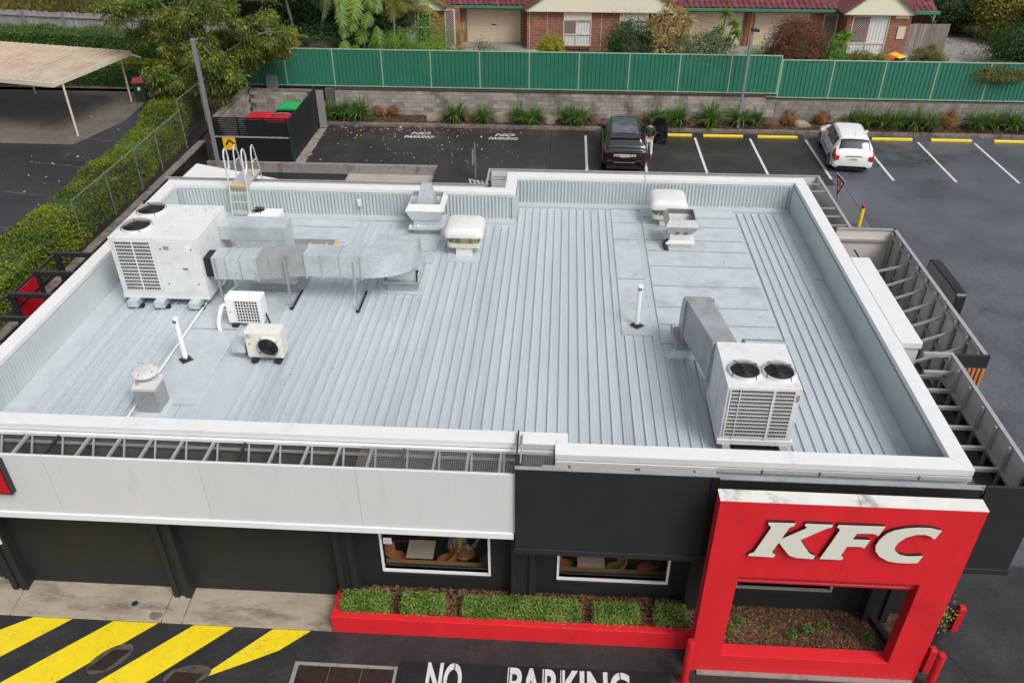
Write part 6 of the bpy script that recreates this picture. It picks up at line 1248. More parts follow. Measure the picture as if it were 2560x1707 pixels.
SUV = [(0, .5, .84, .80, .95, .74), (.05, .36, .96, .90, 1.06, .80), (.17, .30, 1.06, .94, 1.13, .80), (.42, .27, 1.09, .95, 1.50, .64), (1.1, .27, 1.07, .955, 1.61, .635), (2.2, .27, 1.05, .955, 1.63, .635), (2.7, .27, 1.03, .95, 1.57, .62), (3.32, .27, 1.0, .945, 1.1, .77), (3.95, .29, .92, .93, 1.0, .75), (4.27, .33, .78, .87, .86, .66), (4.37, .4, .66, .74, .70, .58)]
def suv_extra(t, C_, both):
    o = MB(); o.hexa([(-.66, .20, 1.47), (.66, .20, 1.47), (.62, .62, 1.53), (-.62, .62, 1.53)], [(-.65, .18, 1.51), (.65, .18, 1.51), (.62, .64, 1.575), (-.62, .64, 1.575)]); o.build('roof_spoiler', 'car_black', t, bevel=.015)
    o = MB(); o.box(-.48, .48, -.02, .02, .74, .86); o.build('plate_recess', 'alu', t, bevel=.02)
    o = MB(); o.box(-.80, .80, -.004, .10, .945, .965); o.build('chrome_strip', 'chrome', t)
    o = MB(); o.box(-.76, .76, .10, .2, 1.08, 1.10); o.build('tailgate_lip', 'rubber', t)
    o = MB(); o.box(.62, .68, -.015, .0, .84, .87); o.build('badge', 'chrome', t)
    for s in (-1, 1):
        o = MB(); o.box(s*.62-.12, s*.62+.12, -.01, .03, .56, .60); o.build('reflector', 'tail_red', t)
    o = MB(); o.bar((-.45, -.012, .50), (.45, -.012, .50), .012, .02); o.build('bumper_strip', 'galv_dull', t)
    both(3.35, 5.3, 5.0, .008, 'glass_roof', 'rear_glass')
    # right front door standing open
    hx, hy = .95, 2.98; an = R(70); ca, sa = math.cos(an), math.sin(an)
    D = lambda l, w_, z: (hx+l*sa+w_*ca, hy-l*ca+w_*sa, z)
    o = MB(); P = [(0, .32), (1.08, .34), (1.12, .7), (1.08, 1.02), (0, 1.0)]; nP = len(P); o.add([D(l, 0, z) for l, z in P]+[D(l, .1, z) for l, z in P], [tuple(range(nP)), tuple(range(2*nP-1, nP-1, -1))]+[(i, (i+1) % nP, nP+(i+1) % nP, nP+i) for i in range(nP)]); dr = o.build('open_door', 'car_black', t, bevel=.02)
    o = MB(); o.add([D(.1, .04, 1.0), D(1.05, .04, 1.02), D(.92, .04, 1.5), D(.6, .04, 1.52)], [(0, 1, 2, 3)]); o.build('door_glass', 'car_glass', dr, fix=False)
    o = MB(); o.tube([D(.02, .05, 1.0), D(.58, .05, 1.54), D(.94, .05, 1.52), D(1.08, .05, 1.02)], .025, 6); o.build('door_frame', 'black_plastic', dr)
    o = MB(); o.bar(D(.3, -.02, .88), D(.7, -.02, .90), .03, .03); o.build('door_pull', 'chrome', dr)
    o = MB(); o.bar(D(.12, -.03, .82), D(.9, -.03, .84), .06, .05); o.build('arm_rest', 'rubber', dr)
car('black_suv', 'black wet sport utility car with its right front door open', SUV, 'car_black', 4.37, .365, .955, (.86, 3.54), (3.60, 15.74, GB), R(-1.0), (2.15, 2.95, 4.3), [(3.3, 3.95, 3.15, 3.85), (4.02, 4.95, 3.15, 3.86), (5.0, 6.2, 3.15, 3.88)], [(.2, 2.0, 2.95, 3.35, 0, 'tail_dark', 'tail_light')], (0, .80, -.022, '824 GD2', 'plate_dark'), suv_extra)
# ============================================================ person beside the black car
PX, PY, PZ = 4.78, 17.75, GB
pe = thing('person', 'person in dark green top and white trousers beside the black car', 'person', (PX, PY, PZ))
def W(x, y, z): return (PX+x, PY+y, PZ+z)
def skin_obj(name, V_, E_, Rr, m, root=0, sub=2):
    import bmesh; bm = bmesh.new(); lay = bm.verts.layers.skin.verify(); vs_ = [bm.verts.new(Vector(v)-org(pe)) for v in V_]; bm.verts.ensure_lookup_table()
    for a, b_ in E_: bm.edges.new((vs_[a], vs_[b_]))
    for v, r in zip(vs_, Rr): v[lay].radius = r if isinstance(r, tuple) else (r, r)
    vs_[root][lay].use_root = True
    me = bpy.data.meshes.new(name); bm.to_mesh(me); bm.free(); ob = bpy.data.objects.new(name, me); COL.objects.link(ob); ob.parent = pe
    md = ob.modifiers.new('skin', 'SKIN'); md.use_smooth_shade = True; s_ = ob.modifiers.new('sub', 'SUBSURF'); s_.levels = sub; s_.render_levels = sub; me.materials.append(MATS[m]); return ob
# body: pelvis, spine, neck, head, legs, arms with hands and fingers
BV = [W(0, 0, .86), W(0, .01, 1.08), W(0, .02, 1.30), W(0, .03, 1.40), W(0, .05, 1.47), W(0, .06, 1.56),
      W(-.09, 0, .82), W(-.09, .03, .46), W(-.08, .02, .08), W(-.08, .12, .03), W(.09, 0, .82), W(.11, -.04, .46), W(.13, -.10, .09), W(.14, -.01, .03),
      W(-.17, .02, 1.34), W(-.23, .0, 1.10), W(-.13, -.12, .95), W(-.08, -.15, .92), W(.17, .02, 1.34), W(.25, .0, 1.10), W(.16, -.13, .96), W(.11, -.16, .93)]
BE = [(0, 1), (1, 2), (2, 3), (3, 4), (4, 5), (0, 6), (6, 7), (7, 8), (8, 9), (0, 10), (10, 11), (11, 12), (12, 13), (2, 14), (14, 15), (15, 16), (16, 17), (2, 18), (18, 19), (19, 20), (20, 21)]
BR = [.12, .11, .12, .055, .05, .085, .08, .055, .04, .03, .08, .055, .04, .03, .055, .042, .03, .03, .055, .042, .03, .03]
for hnd, sx in ((17, 1), (21, -1)):
    b0 = Vector(BV[hnd])
    for k, (dx, dz, l) in enumerate(((-.02, -.02, .07), (-.007, -.03, .08), (.007, -.03, .075), (.02, -.022, .06), (.03*sx, .012, .055))):
        i = len(BV); BV += [tuple(b0+Vector((sx*.02+dx*.4, -.01, dz))), tuple(b0+Vector((sx*(.02+l*.8), .0, dz-.015)))]; BE += [(hnd, i), (i, i+1)]; BR += [.010, .008]
skin_obj('body', BV, BE, BR, 'skin')
skin_obj('jumper', [W(0, .0, .90), W(0, .01, 1.08), W(0, .02, 1.28), W(0, .03, 1.38), W(-.17, .02, 1.33), W(-.235, .0, 1.10), W(-.15, -.11, .97), W(.17, .02, 1.33), W(.255, .0, 1.10), W(.18, -.12, .98)], [(0, 1), (1, 2), (2, 3), (2, 4), (4, 5), (5, 6), (2, 7), (7, 8), (8, 9)], [.145, .14, .145, .075, .075, .06, .048, .075, .06, .048], 'top_green')
skin_obj('trousers', [W(0, 0, .86), W(-.09, 0, .80), W(-.09, .03, .46), W(-.08, .02, .11), W(.09, 0, .80), W(.11, -.04, .46), W(.13, -.10, .12)], [(0, 1), (1, 2), (2, 3), (0, 4), (4, 5), (5, 6)], [.13, .10, .072, .058, .10, .072, .058], 'trousers')
o = MB(); o.lathe(W(0, .045, 1.57), [(0, -.10), (.06, -.09), (.098, -.03), (.105, .02), (.085, .075), (.045, .10), (0, .105)], 16); o.build('hair', 'hair', pe, smooth=True)
o = MB(); o.lathe(W(-.01, -.05, 1.66), [(0, -.04), (.035, -.03), (.045, 0), (.035, .03), (0, .04)], 10); o.build('hair_bun', 'hair', pe, smooth=True)
for x, y in ((-.08, .06), (.135, -.06)):
    o = MB(); o.hexa([W(x-.045, y-.08, .0), W(x+.045, y-.08, .0), W(x+.04, y+.14, .0), W(x-.04, y+.14, .0)], [W(x-.04, y-.07, .07), W(x+.04, y-.07, .07), W(x+.035, y+.12, .045), W(x-.035, y+.12, .045)]); o.build('shoe', 'shoe', pe, bevel=.01)
# ============================================================ LEFT SIDE: pergola, lane wall, mesh fence, hedges, carport, tree
t = thing('lane_portal', 'black steel frame with red mesh panel left of the roof', 'frame', (-12.2, -.5, 0))
for k, (y, xl) in enumerate(((1.07, -12.75), (.03, -12.76), (-1.09, -12.76), (-2.16, -13.6), (-3.3, -13.6))):
    o = MB(); o.box(xl, -10.9, y-.05, y+.05, 3.80, 3.92); o.build('beam', 'black_clad', t, bevel=.006)
    o = MB(); o.box(xl, xl+.14, y-.051, y+.051, .05, 3.799); o.build('post', 'black_clad', t, bevel=.006)
for z in (3.86, 3.45):
    o = MB(); o.bar((-12.70, 1.0, z), (-12.70, -1.1, z), .05); o.build('side_rail', 'black_clad', t); o = MB(); o.bar((-12.72, -1.15, z), (-13.5, -3.3, z), .05); o.build('side_rail', 'black_clad', t)
o = MB(); o.box(-12.72, -12.69, -1.03, -.03, 2.2, 3.80); o.build('mesh_panel', 'red_gloss', t)
for a, b_ in (((-13.3, -2.6, 3.7), (-12.9, -2.1, 2.6)), ((-13.3, -2.0, 3.0), (-12.7, -2.6, 2.2))): o = MB(); o.bar(a, b_, .05); o.build('brace', 'black_clad', t)
# black retaining wall between lane and neighbour
t = thing('lane_wall', 'black painted retaining wall below the mesh fence', 'wall', (-14.9, 8, 0)); o = MB(); o.box(-15.05, -14.78, -12, 16.25, -.1, 1.36); o.build('wall', 'black_paint', t); o = MB(); o.box(-15.1, -14.74, -12, 16.25, 1.361, 1.41); o.build('coping', 'kerb', t)
o = MB(); o.hexa([(-15.4, 16.26, .2), (-14.33, 16.26, .2), (-14.33, 22.2, .2), (-15.4, 22.2, .2)], [(-15.4, 16.26, 1.3), (-14.33, 16.26, 1.25), (-14.33, 22.2, 2.1), (-15.4, 22.2, 2.1)]); one(o, 'earth_bank', 'earth', 'bare brown earth bank behind the bin enclosure', 'bank')
# chain wire fence
t = thing('mesh_fence', 'rusty chain wire fence with pipe rails beside the hedge', 'fence', (-15.1, 11, 1.4)); FY = [6.09, 8.44, 10.7, 12.6, 15.1]
for y in FY: o = MB(); o.cyl((-15.1, y, 1.3), (-15.1, y, 3.15 if y not in (15.1,) else 3.6), .026, n=8); o.build('post', 'fence_post', t, smooth=True)
o = MB(); o.cyl((-15.1, 6.09, 3.08), (-15.1, 15.1, 3.1), .026, n=8); o.build('top_rail', 'fence_post', t); o = MB(); o.cyl((-15.1, 15.1, 3.55), (-15.0, 19.4, 3.6), .026, n=8); o.build('top_rail', 'fence_post', t)
for y, z in ((17.3, 3.6), (19.4, 3.6)): o = MB(); o.cyl((-15.0, y, 1.9), (-15.0, y, z), .03, n=8); o.build('post', 'fence_post', t)
def chain(o, x, y0, y1, z0, z1, s=.075):
    n = int((y1-y0+z1-z0)/s)
    for i in range(n):
        c = y0-(z1-z0)+i*s
        for sg in (1, -1):
            a, b_ = c, c+(z1-z0)
            za, zb_ = (z0, z1) if sg > 0 else (z1, z0); t0 = max(0, (y0-a)/(b_-a)); t1 = min(1, (y1-a)/(b_-a))
            if t1 <= t0: continue
            p = (x, lerp(a, b_, t0), lerp(za, zb_, t0)); q = (x, lerp(a, b_, t1), lerp(za, zb_, t1)); w_ = .0022
            o.add([(p[0], p[1]-w_, p[2]), (p[0], p[1]+w_, p[2]), (q[0], q[1]+w_, q[2]), (q[0], q[1]-w_, q[2])], [(0, 1, 2, 3)])
    return o
chain(MB(), -15.08, 6.09, 15.1, 1.42, 3.08).build('chain_wire', 'fence_post', t, kind='stuff', fix=False)
chain(MB(), -14.98, 15.1, 19.4, 2.0, 3.58).build('chain_wire', 'fence_post', t, kind='stuff', fix=False)
# hedges
def hedge_path(name, label, pts, w_, z0, h, n, s, m, rough=.06, core='leaf_dark', cat='hedge', curvy=.12):
    t = thing(name, label, cat, (*pts[0], z0)); o = MB(); L = []; tot = 0
    for (a, b_) in zip(pts, pts[1:]):
        l = math.hypot(b_[0]-a[0], b_[1]-a[1]); L.append((a, b_, l)); tot += l; d = ((b_[0]-a[0])/l, (b_[1]-a[1])/l); nx, ny = -d[1], d[0]; q = w_/2-rough*1.5; zt = z0+h-rough*1.8
        o.hexa([(a[0]+nx*q, a[1]+ny*q, z0), (a[0]-nx*q, a[1]-ny*q, z0), (b_[0]-nx*q, b_[1]-ny*q, z0), (b_[0]+nx*q, b_[1]+ny*q, z0)], [(a[0]+nx*q, a[1]+ny*q, zt), (a[0]-nx*q, a[1]-ny*q, zt), (b_[0]-nx*q, b_[1]-ny*q, zt), (b_[0]+nx*q, b_[1]+ny*q, zt)])
    o.build('inner_twigs', core, t); ws = [q[2] for q in L]
    def fn():
        a, b_, l = random.choices(L, ws)[0]; f = random.random(); d = ((b_[0]-a[0])/l, (b_[1]-a[1])/l); nx, ny = -d[1], d[0]; k = random.random()*(w_+2*h); x, y = lerp(a[0], b_[0], f), lerp(a[1], b_[1], f); und = curvy*math.sin(x*1.9+y*1.3)+curvy*.6*math.sin(x*4.1-y*3.3)
        if k < w_:
            u = k-w_/2; return (x+nx*u, y+ny*u, z0+h+und-.35*h*(abs(2*u/w_)**4)*.3+random.gauss(0, rough)), (0, 0, 1)
        sg = 1 if k < w_+h else -1; z = z0+random.random()*h; u = sg*(w_/2+random.gauss(0, rough)+und*.6); return (x+nx*u, y+ny*u, z), (nx*sg, ny*sg, .25)
    o = MB(); leafy(o, fn, n, s*.7, s*1.3); o.build('foliage', m, t, fix=False); return t
hedge_path('boundary_hedge', 'long yellow green hedge running beside the left car park', [(-15.85, -3), (-15.95, 6), (-16.05, 11.5), (-16.2, 15.6)], 1.5, 1.42, 1.12, 60000, .085, 'leaf_hedge')
hedge_path('boundary_hedge', 'rounded hedge clump between the tree and the carport', [(-16.5, 15.9), (-16.9, 18.3), (-17.4, 21.5)], 1.4, 1.5, 1.2, 17000, .085, 'leaf_hedge')
hedge_path('tall_hedge', 'tall dark green hedge behind the carport', [(-45, 28.9), (-31, 28.2), (-22, 27.2), (-15.6, 26.6)], 1.5, 1.6, 1.65, 40000, .11, 'leaf_hedge_dark')
hedge_path('low_hedge', 'low dark hedge with yellow tips below the tall hedge', [(-36, 24.6), (-27, 23.9), (-18.4, 23.4)], 1.1, 1.6, .95, 18000, .09, 'leaf_hedge_dark')
hedge_path('low_hedge', 'bright yellow hedge patch behind the red lidded bin', [(-22.6, 24.15), (-18.2, 23.6)], .8, 2.45, .25, 5500, .09, 'leaf_hedge_yellow', rough=.04)
# carport
t = thing('carport', 'cream metal carport with rusty ribbed roof at the left', 'carport', (-23, 18.5, 1.5))
A_, B_ = (-20.6, 15.75, 3.98), (-19.45, 20.6, 4.02); X0 = -40; sl = (16.9-15.75)/(-24+20.6)
fy = lambda x: 15.75+(x+20.6)*-.215; by = lambda x: 20.6+(x+19.45)*-.19
o = MB(); o.add([(X0, fy(X0), 3.95), (-20.6, 15.75, 3.95), (-19.45, 20.6, 3.98), (X0, by(X0), 3.98), (X0, fy(X0), 4.0), (-20.6, 15.75, 4.0), (-19.45, 20.6, 4.03), (X0, by(X0), 4.03)], [(0, 3, 2, 1), (4, 5, 6, 7), (0, 1, 5, 4), (1, 2, 6, 5), (2, 3, 7, 6), (3, 0, 4, 7)]); rf = o.build('roof', 'carport_roof', t)
x = -20.72
k = 0
while x > -31:
    xb = x+(1.15); o = MB(); o.bar((x, fy(x)+.03, 4.012), (xb, by(xb)-.03, 4.055), .06, .06); o.build('roof_rib', 'carport_roof', rf); x -= .33; k += 1
o = MB(); o.bar((X0, fy(X0), 3.90), (-20.55, 15.7, 3.90), .06, .2); o.build('gutter', 'carport_cream', t); o = MB(); o.bar((-20.56, 15.7, 3.91), (-19.42, 20.65, 3.94), .06, .2); o.build('edge_beam', 'carport_cream', t); o = MB(); o.bar((X0, by(X0), 3.98), (-19.4, 20.62, 3.98), .05, .12); o.build('rear_gutter', 'carport_cream', t)
for x, y in ((-20.48, 16.24), (-20.25, 21.1), (-25.58, 21.95)): o = MB(); o.cyl((x, y, 1.5), (x, y, 3.9), .05, n=10); o.build('post', 'carport_cream', t, smooth=True)
o = MB(); o.bar((-19.45, 20.6, 3.9), (-19.05, 20.75, 3.7), .07); o.build('downpipe', 'carport_cream', t)
nb = bpy.data.objects['neighbour_car_park']
for (x0, y0), (x1, y1) in (((-21.1, 19.0), (-17.7, 18.46)), ((-20.9, 16.0), (-17.4, 15.5)), ((-20.7, 13.1), (-17.3, 12.5)), ((-20.4, 10.2), (-16.8, 9.6)), ((-19.9, 7.4), (-16.7, 6.8))):
    o = MB(); o.bar((x0, y0, 1.5045), (x1, y1, 1.5045), .03, .003); o.build('bay_line', 'faint_line', nb)
def wheelie(x, y, z, rz, lid, label, group=None):
    t = thing('wheelie_bin', label, 'bin', (0, 0, 0), group)
    o = MB(); o.hexa([(-.22, -.25, .03), (.22, -.25, .03), (.22, .22, .03), (-.22, .22, .03)], [(-.28, -.33, .96), (.28, -.33, .96), (.28, .34, .96), (-.28, .34, .96)]); o.build('body', 'bin_green', t, bevel=.02)
    o = MB(); o.hexa([(-.30, -.36, .961), (.30, -.36, .961), (.30, .36, .961), (-.30, .36, .961)], [(-.26, -.30, 1.03), (.26, -.30, 1.03), (.26, .30, 1.08), (-.26, .30, 1.08)]); o.build('lid', lid, t, bevel=.02)
    o = MB(); o.tube([(-.24, .38, .93), (-.22, .43, .96), (.22, .43, .96), (.24, .38, .93)], .018, 6); o.build('handle', 'bin_green', t)
    for s in (-1, 1): o = MB(); o.cyl((s*.2, .24, .1), (s*.27, .24, .1), .1, n=14); o.build('wheel', 'rubber', t)
    o = MB(); o.box(-.06, .06, -.318, -.305, .6, .75); o.build('number_sticker', 'white_plain', t); place(t, (x, y, z), rz); return t
wheelie(-19.72, 21.2, 1.5, R(18), 'bin_red', 'red lidded wheelie bin beside the carport post')
# timber paling fence far left
t = thing('paling_fence', 'weathered grey timber paling fence behind the tall hedge', 'fence', (-30, 32.6, 2)); pts = [(-46, 34.6), (-34.6, 33.3), (-32.0, 32.95), (-29.3, 32.55), (-26.6, 32.3), (-22, 31.8), (-16, 31.2)]
for i, (a, b_) in enumerate(zip(pts, pts[1:])):
    h = 3.05 if i != 0 else 2.9; l = math.hypot(b_[0]-a[0], b_[1]-a[1]); n = int(l/.12); o = MB()
    for k in range(n):
        f0, f1 = k/n, (k+.86)/n; zt = h+random.uniform(-.04, .04); y = lerp(a[1], b_[1], f0)+.02*(k % 2)+.03
        o.box(lerp(a[0], b_[0], f0), lerp(a[0], b_[0], f1), y, y+.02, 1.9, zt)
    o.build('palings', 'paling_grey', t, kind='stuff'); o = MB(); o.bar((*a, h-.25), (*b_, h-.25), .06, .09); o.build('rail', 'leaf_straw' if 0 else 'paling_grey', t)
    o = MB(); o.bar((a[0], a[1]-.06, 1.9), (a[0], a[1]-.06, h+.03), .13); o.build('post', 'pole_grey', t)
# street tree in front of the hedge
t = thing('feathery_tree', 'feathery yellow green tree hiding the corner behind the bin enclosure', 'tree', (-15.3, 19.2, 1.8))
tr = [(-15.25, 19.2, 1.7), (-15.45, 19.3, 2.6), (-15.7, 19.5, 3.7), (-16.0, 19.9, 5.0), (-16.3, 20.3, 6.4), (-16.4, 20.6, 7.6)]; o = MB(); o.tube(tr, .2, 10, [.26, .19, .17, .14, .10, .05]); tk = o.build('trunk', 'bark', t, smooth=True)
rnd = random.Random(5); clus = []
limbs = [((-15.6, 19.4, 3.3), (-14.0, 19.8, 3.95), (-12.6, 20.7, 4.0)), ((-15.5, 19.3, 3.2), (-14.6, 18.4, 3.9), (-13.9, 17.9, 3.85)), ((-15.6, 19.4, 3.4), (-14.4, 20.4, 4.9), (-12.4, 21.2, 5.4)), ((-15.6, 19.4, 3.0), (-16.4, 18.6, 3.4), (-17.3, 18.6, 3.4)), ((-15.6, 19.4, 3.4), (-13.4, 19.6, 4.9), (-11.9, 20.6, 5.0)), ((-15.7, 19.5, 3.9), (-17.2, 19.6, 5.0), (-18.4, 20.4, 5.5)), ((-15.8, 19.7, 4.2), (-15.0, 18.2, 5.0), (-14.2, 17.4, 4.7)), ((-16.0, 19.9, 5.0), (-18.2, 21.5, 6.3), (-20.6, 22.5, 6.6)), ((-16.0, 19.9, 5.0), (-13.8, 21.6, 6.6), (-11.6, 22.8, 7.0)), ((-16.2, 20.2, 5.8), (-15.2, 21.0, 7.4), (-13.6, 22.0, 8.4)), ((-16.3, 20.4, 6.6), (-17.8, 21.4, 7.8), (-19.2, 22.4, 8.3)), ((-15.6, 19.4, 3.5), (-14.2, 20.6, 4.2), (-13.0, 21.6, 4.2)), ((-16.3, 20.3, 6.2), (-17.0, 22.6, 7.4), (-16.6, 24.5, 7.9)), ((-15.7, 19.5, 3.6), (-16.8, 20.6, 4.8), (-18.0, 21.6, 5.3)), ((-16, 19.9, 5.0), (-15.1, 19.0, 6.2), (-13.7, 18.7, 6.5)), ((-16, 20, 5.2), (-17.5, 19.2, 6.2), (-18.9, 19.2, 6.4))]
o = MB()
for a, b_, c_ in limbs:
    a, b_, c_ = Vector(a), Vector(b_), Vector(c_); pts = [a.lerp(b_, .0), a.lerp(b_, .55)+Vector((0, 0, .12)), b_, b_.lerp(c_, .5)+Vector((0, 0, .15)), c_]; o.tube(pts, .05, 7, [.075, .06, .045, .03, .012])
    for k in range(16):
        f = rnd.uniform(.3, 1.08); p = a.lerp(b_, f*2) if f < .5 else b_.lerp(c_, (f-.5)*2); clus.append((p+Vector((rnd.gauss(0, .42), rnd.gauss(0, .42), rnd.gauss(-.05, .3))), rnd.uniform(.22, .48)))
o.build('limbs', 'bark', t, smooth=True)
def feathery(o, cl, n, L):
    for _ in range(n):
        c, r = random.choice(cl); d = Vector((random.gauss(0, 1), random.gauss(0, 1), random.gauss(0, .7))); p = c+d*r*.45; dirn = (d.normalized()*.8+Vector((0, 0, -.75))+Vector((random.gauss(0, .3), random.gauss(0, .3), random.gauss(0, .3)))).normalized()
        l = L*random.uniform(.6, 1.4); w_ = l*.11; s = dirn.cross(Vector((random.gauss(0, 1), random.gauss(0, 1), random.gauss(0, 1)))).normalized()*w_; m_ = p+dirn*l*.5; o.add([p, m_-s, p+dirn*l, m_+s], [(0, 1, 2, 3)])
o = MB(); feathery(o, clus, 95000, .18); o.build('crown', 'leaf_tree', t, fix=False)
# ============================================================ BRICK HOUSES behind the fence
def window_unit(t, x0, x1, z0, z1, y, style, mx=.5, mz=.45):
    """timber look frame with panes; style picks screen or curtain per pane"""
    f = .05; o = MB(); xm, zm = lerp(x0, x1, mx), lerp(z0, z1, mz)
    o.box(x0-f, x0, y-.06, y+.02, z0-f, z1+f); o.box(x1, x1+f, y-.06, y+.02, z0-f, z1+f); o.box(x0, x1, y-.06, y+.02, z1, z1+f); o.box(x0, x1, y-.06, y+.02, z0-f, z0); o.box(xm-.03, xm+.03, y-.055, y+.01, z0, z1); o.box(x0, xm-.03, y-.055, y+.01, zm-.035, zm+.035); o.box(xm+.03, x1, y-.055, y+.01, zm-.035, zm+.035)
    w = o.build('window', 'win_frame', t)
    for i, (a, b_, c, d) in enumerate(((x0, xm-.03, zm+.035, z1), (xm+.03, x1, zm+.035, z1), (x0, xm-.03, z0, zm-.035), (xm+.03, x1, z0, zm-.035))):
        st = style[i]; o = MB(); 
        if st == 'c':
            n = max(8, int((b_-a)/.05)); vs = []
            for k in range(n+1): u = lerp(a, b_, k/n); dy = .012*math.sin(k*1.9); vs += [(u, y-.012+dy, c), (u, y-.012+dy, d)]
            o.add(vs, [(2*k, 2*k+2, 2*k+3, 2*k+1) for k in range(n)]); o.build('curtain', 'curtain', w, fix=False)
        else:
            o.box(a, b_, y-.02, y-.01, c, d); pn = o.build('pane', 'dark_glass', w)
            if st == 's':
                o = MB(); s = .11; L_ = (b_-a)+(d-c); k = 0; x = a-(d-c)
                while x < b_:
                    for sg in (1, -1):
                        t0, t1 = max(0, (a-x)/(d-c)), min(1, (b_-x)/(d-c))
                        if t1 > t0:
                            za, zb_ = (c, d) if sg > 0 else (d, c); o.bar((lerp(x, x+d-c, t0), y-.04, lerp(za, zb_, t0)), (lerp(x, x+d-c, t1), y-.04, lerp(za, zb_, t1)), .014, .01, up=(0, 1, 0))
                    x += s
                o.build('security_screen', 'win_frame', w, kind='stuff')
    return w
def tile_mesh(w_=.30, l=.36, rise=.5):
    o = MB(); pr = [(0, .0), (.03, .035), (.08, .05), (.13, .035), (.17, .008), (.24, .0), (.30, .0)]; n = len(pr)
    vs = [(x, 0, z+.03) for x, z in pr]+[(x, l, z+l*rise) for x, z in pr]+[(x, 0, z-.005) for x, z in pr]; o.add(vs, [(i, i+1, n+i+1, n+i) for i in range(n-1)]+[(2*n+i, 2*n+i+1, i+1, i) for i in range(n-1)]); return o.mesh('roof_tile', 'tile', smooth=False)
TM = tile_mesh()
def tiles(t, parent, x0, x1, y0, z0, rows, rise=.5, clipl=0.0, clipr=0.0):
    for r in range(rows):
        a, b_ = x0+clipl*r, x1-clipr*r; x = a
        while x < b_-.2:
            ob = bpy.data.objects.new('roof_tile', TM); COL.objects.link(ob); ob.parent = parent; ob.location = Vector((x, y0+r*.34, z0+r*.34*rise))-org(t); x += .30
def garage(t, x0, x1, z0, z1, y):
    o = MB(); n = 22; pr = []
    for k in range(n):
        z = lerp(z0, z1, k/n); h = (z1-z0)/n; pr += [(y, z), (y-.03, z+h*.25), (y-.03, z+h*.7), (y, z+h*.95)]
    pr.append((y, z1)); m = len(pr); o.add([(x0, a, b_) for a, b_ in pr]+[(x1, a, b_) for a, b_ in pr], [(i, m+i, m+i+1, i+1) for i in range(m-1)]); d = o.build('garage_door', 'roller_door', t, fix=False)
    o = MB(); o.box(x0-.06, x0, y-.06, y+.05, z0, z1); o.box(x1, x1+.06, y-.06, y+.05, z0, z1); o.build('door_jamb', 'win_frame', d); o = MB(); o.box((x0+x1)/2-.14, (x0+x1)/2+.14, y-.05, y-.031, z0+.95, z0+1.0); o.build('handle', 'rubber', d)
def gable(t, x0, x1, y, zb, apex, yw, slope_y=1.2):
    """cream gable face with barge boards and the tiled planes running back from it"""
    xm = (x0+x1)/2; o = MB(); o.prism([(x0, zb), (x1, zb), (xm, apex)], 'y', y, y+.06); g_ = o.build('gable', 'gable_cream', t)
    for s in (-1, 1):
        e = x0 if s < 0 else x1; o = MB(); o.bar((e-.0, y-.03, zb+.02), (xm, y-.03, apex+.06), .05, .16, up=(0, 1, 0)); o.build('barge_board', 'gutter_green', g_)
        k = math.hypot(xm-e, apex-zb); nn = int(k/.33)
        for i in range(nn):
            a, b_ = i/nn, (i+.94)/nn; o = MB(); p = Vector((lerp(e, xm, a), y+.05, lerp(zb, apex, a)+.10)); q_ = Vector((lerp(e, xm, b_), y+.05, lerp(zb, apex, b_)+.13)); o.bar(p, q_, .22, .05, up=(0, 1, 0) if 0 else (0, 0, 1)); o.build('ridge_tile', 'tile_ridge', g_)
        o = MB(); d = 6.0; o.add([(e-(.12 if s < 0 else -.12), y-.06, zb+.06), (xm, y-.06, apex+.10), (xm, y+d, apex+.10), (e-(.12 if s < 0 else -.12), y+d, zb+.06)], [(0, 1, 2, 3)]); o.build('roof_slope', 'tile', g_, fix=False)
    return g_
h = thing('brick_house', 'long red brick unit block with maroon tiled roof and cream gables', 'house', (4, 32, 2.05)); G = 2.05; YW, YG = 29.6, 31.0
walls = MB()
def wall(x0, x1, y, z0, z1, holes=()):
    xs_ = sorted(holes); x = x0
    for (a, b_, c, d) in xs_:
        if a > x: walls.box(x, a, y, y+.2, z0, z1)
        walls.box(a, b_, y, y+.2, z0, c) if c > z0 else None
        walls.box(a, b_, y, y+.2, d, z1) if d < z1 else None; x = b_
    if x < x1: walls.box(x, x1, y, y+.2, z0, z1)
# left wing, garage bay, middle wing, garage bays, right wing
WL = [(-8.25, -6.55, 2.3, 4.1), (-5.72, -5.2, 2.1, 4.12)]
wall(-11.5, -5.0, YW, 1.8, 4.2, WL); wall(-5.2, -1.1, YG, 1.8, 4.2, [(-4.68, -1.62, 2.06, 3.86)]); wall(-1.2, 7.2, YW, 1.8, 4.2, [(.85, 2.31, 2.33, 4.12), (3.9, 5.4, 2.33, 4.12)]); wall(7.0, 16.3, YG, 1.8, 4.2, [(7.9, 10.85, 2.06, 3.86), (11.5, 14.5, 2.06, 3.86), (15.25, 16.0, 2.1, 3.85)]); wall(16.1, 19.45, YW, 1.8, 4.2, [(16.42, 18.28, 2.12, 4.02)])
walls.box(-5.2, -5.0, YW+.21, YG, 1.8, 4.2); walls.box(-1.2, -1.0, YW+.21, YG, 1.8, 4.2); walls.box(7.0, 7.2, YW+.21, YG, 1.8, 4.2); walls.box(16.1, 16.3, YW+.21, YG, 1.8, 4.2); walls.box(19.25, 19.45, YW+.21, 40, 1.8, 4.2)
walls.build('walls', 'brick', h)
o = MB(); o.box(-11, 19.2, 32.5, 32.6, 2, 4.2); o.build('inner_dark', 'floor_dark', h)
for x in (-1.05, -.08, 2.9): o = MB(); o.box(x-.012, x+.012, YW-.012, YW-.002, 2, 4.15); o.build('wall_joint', 'win_frame', h)
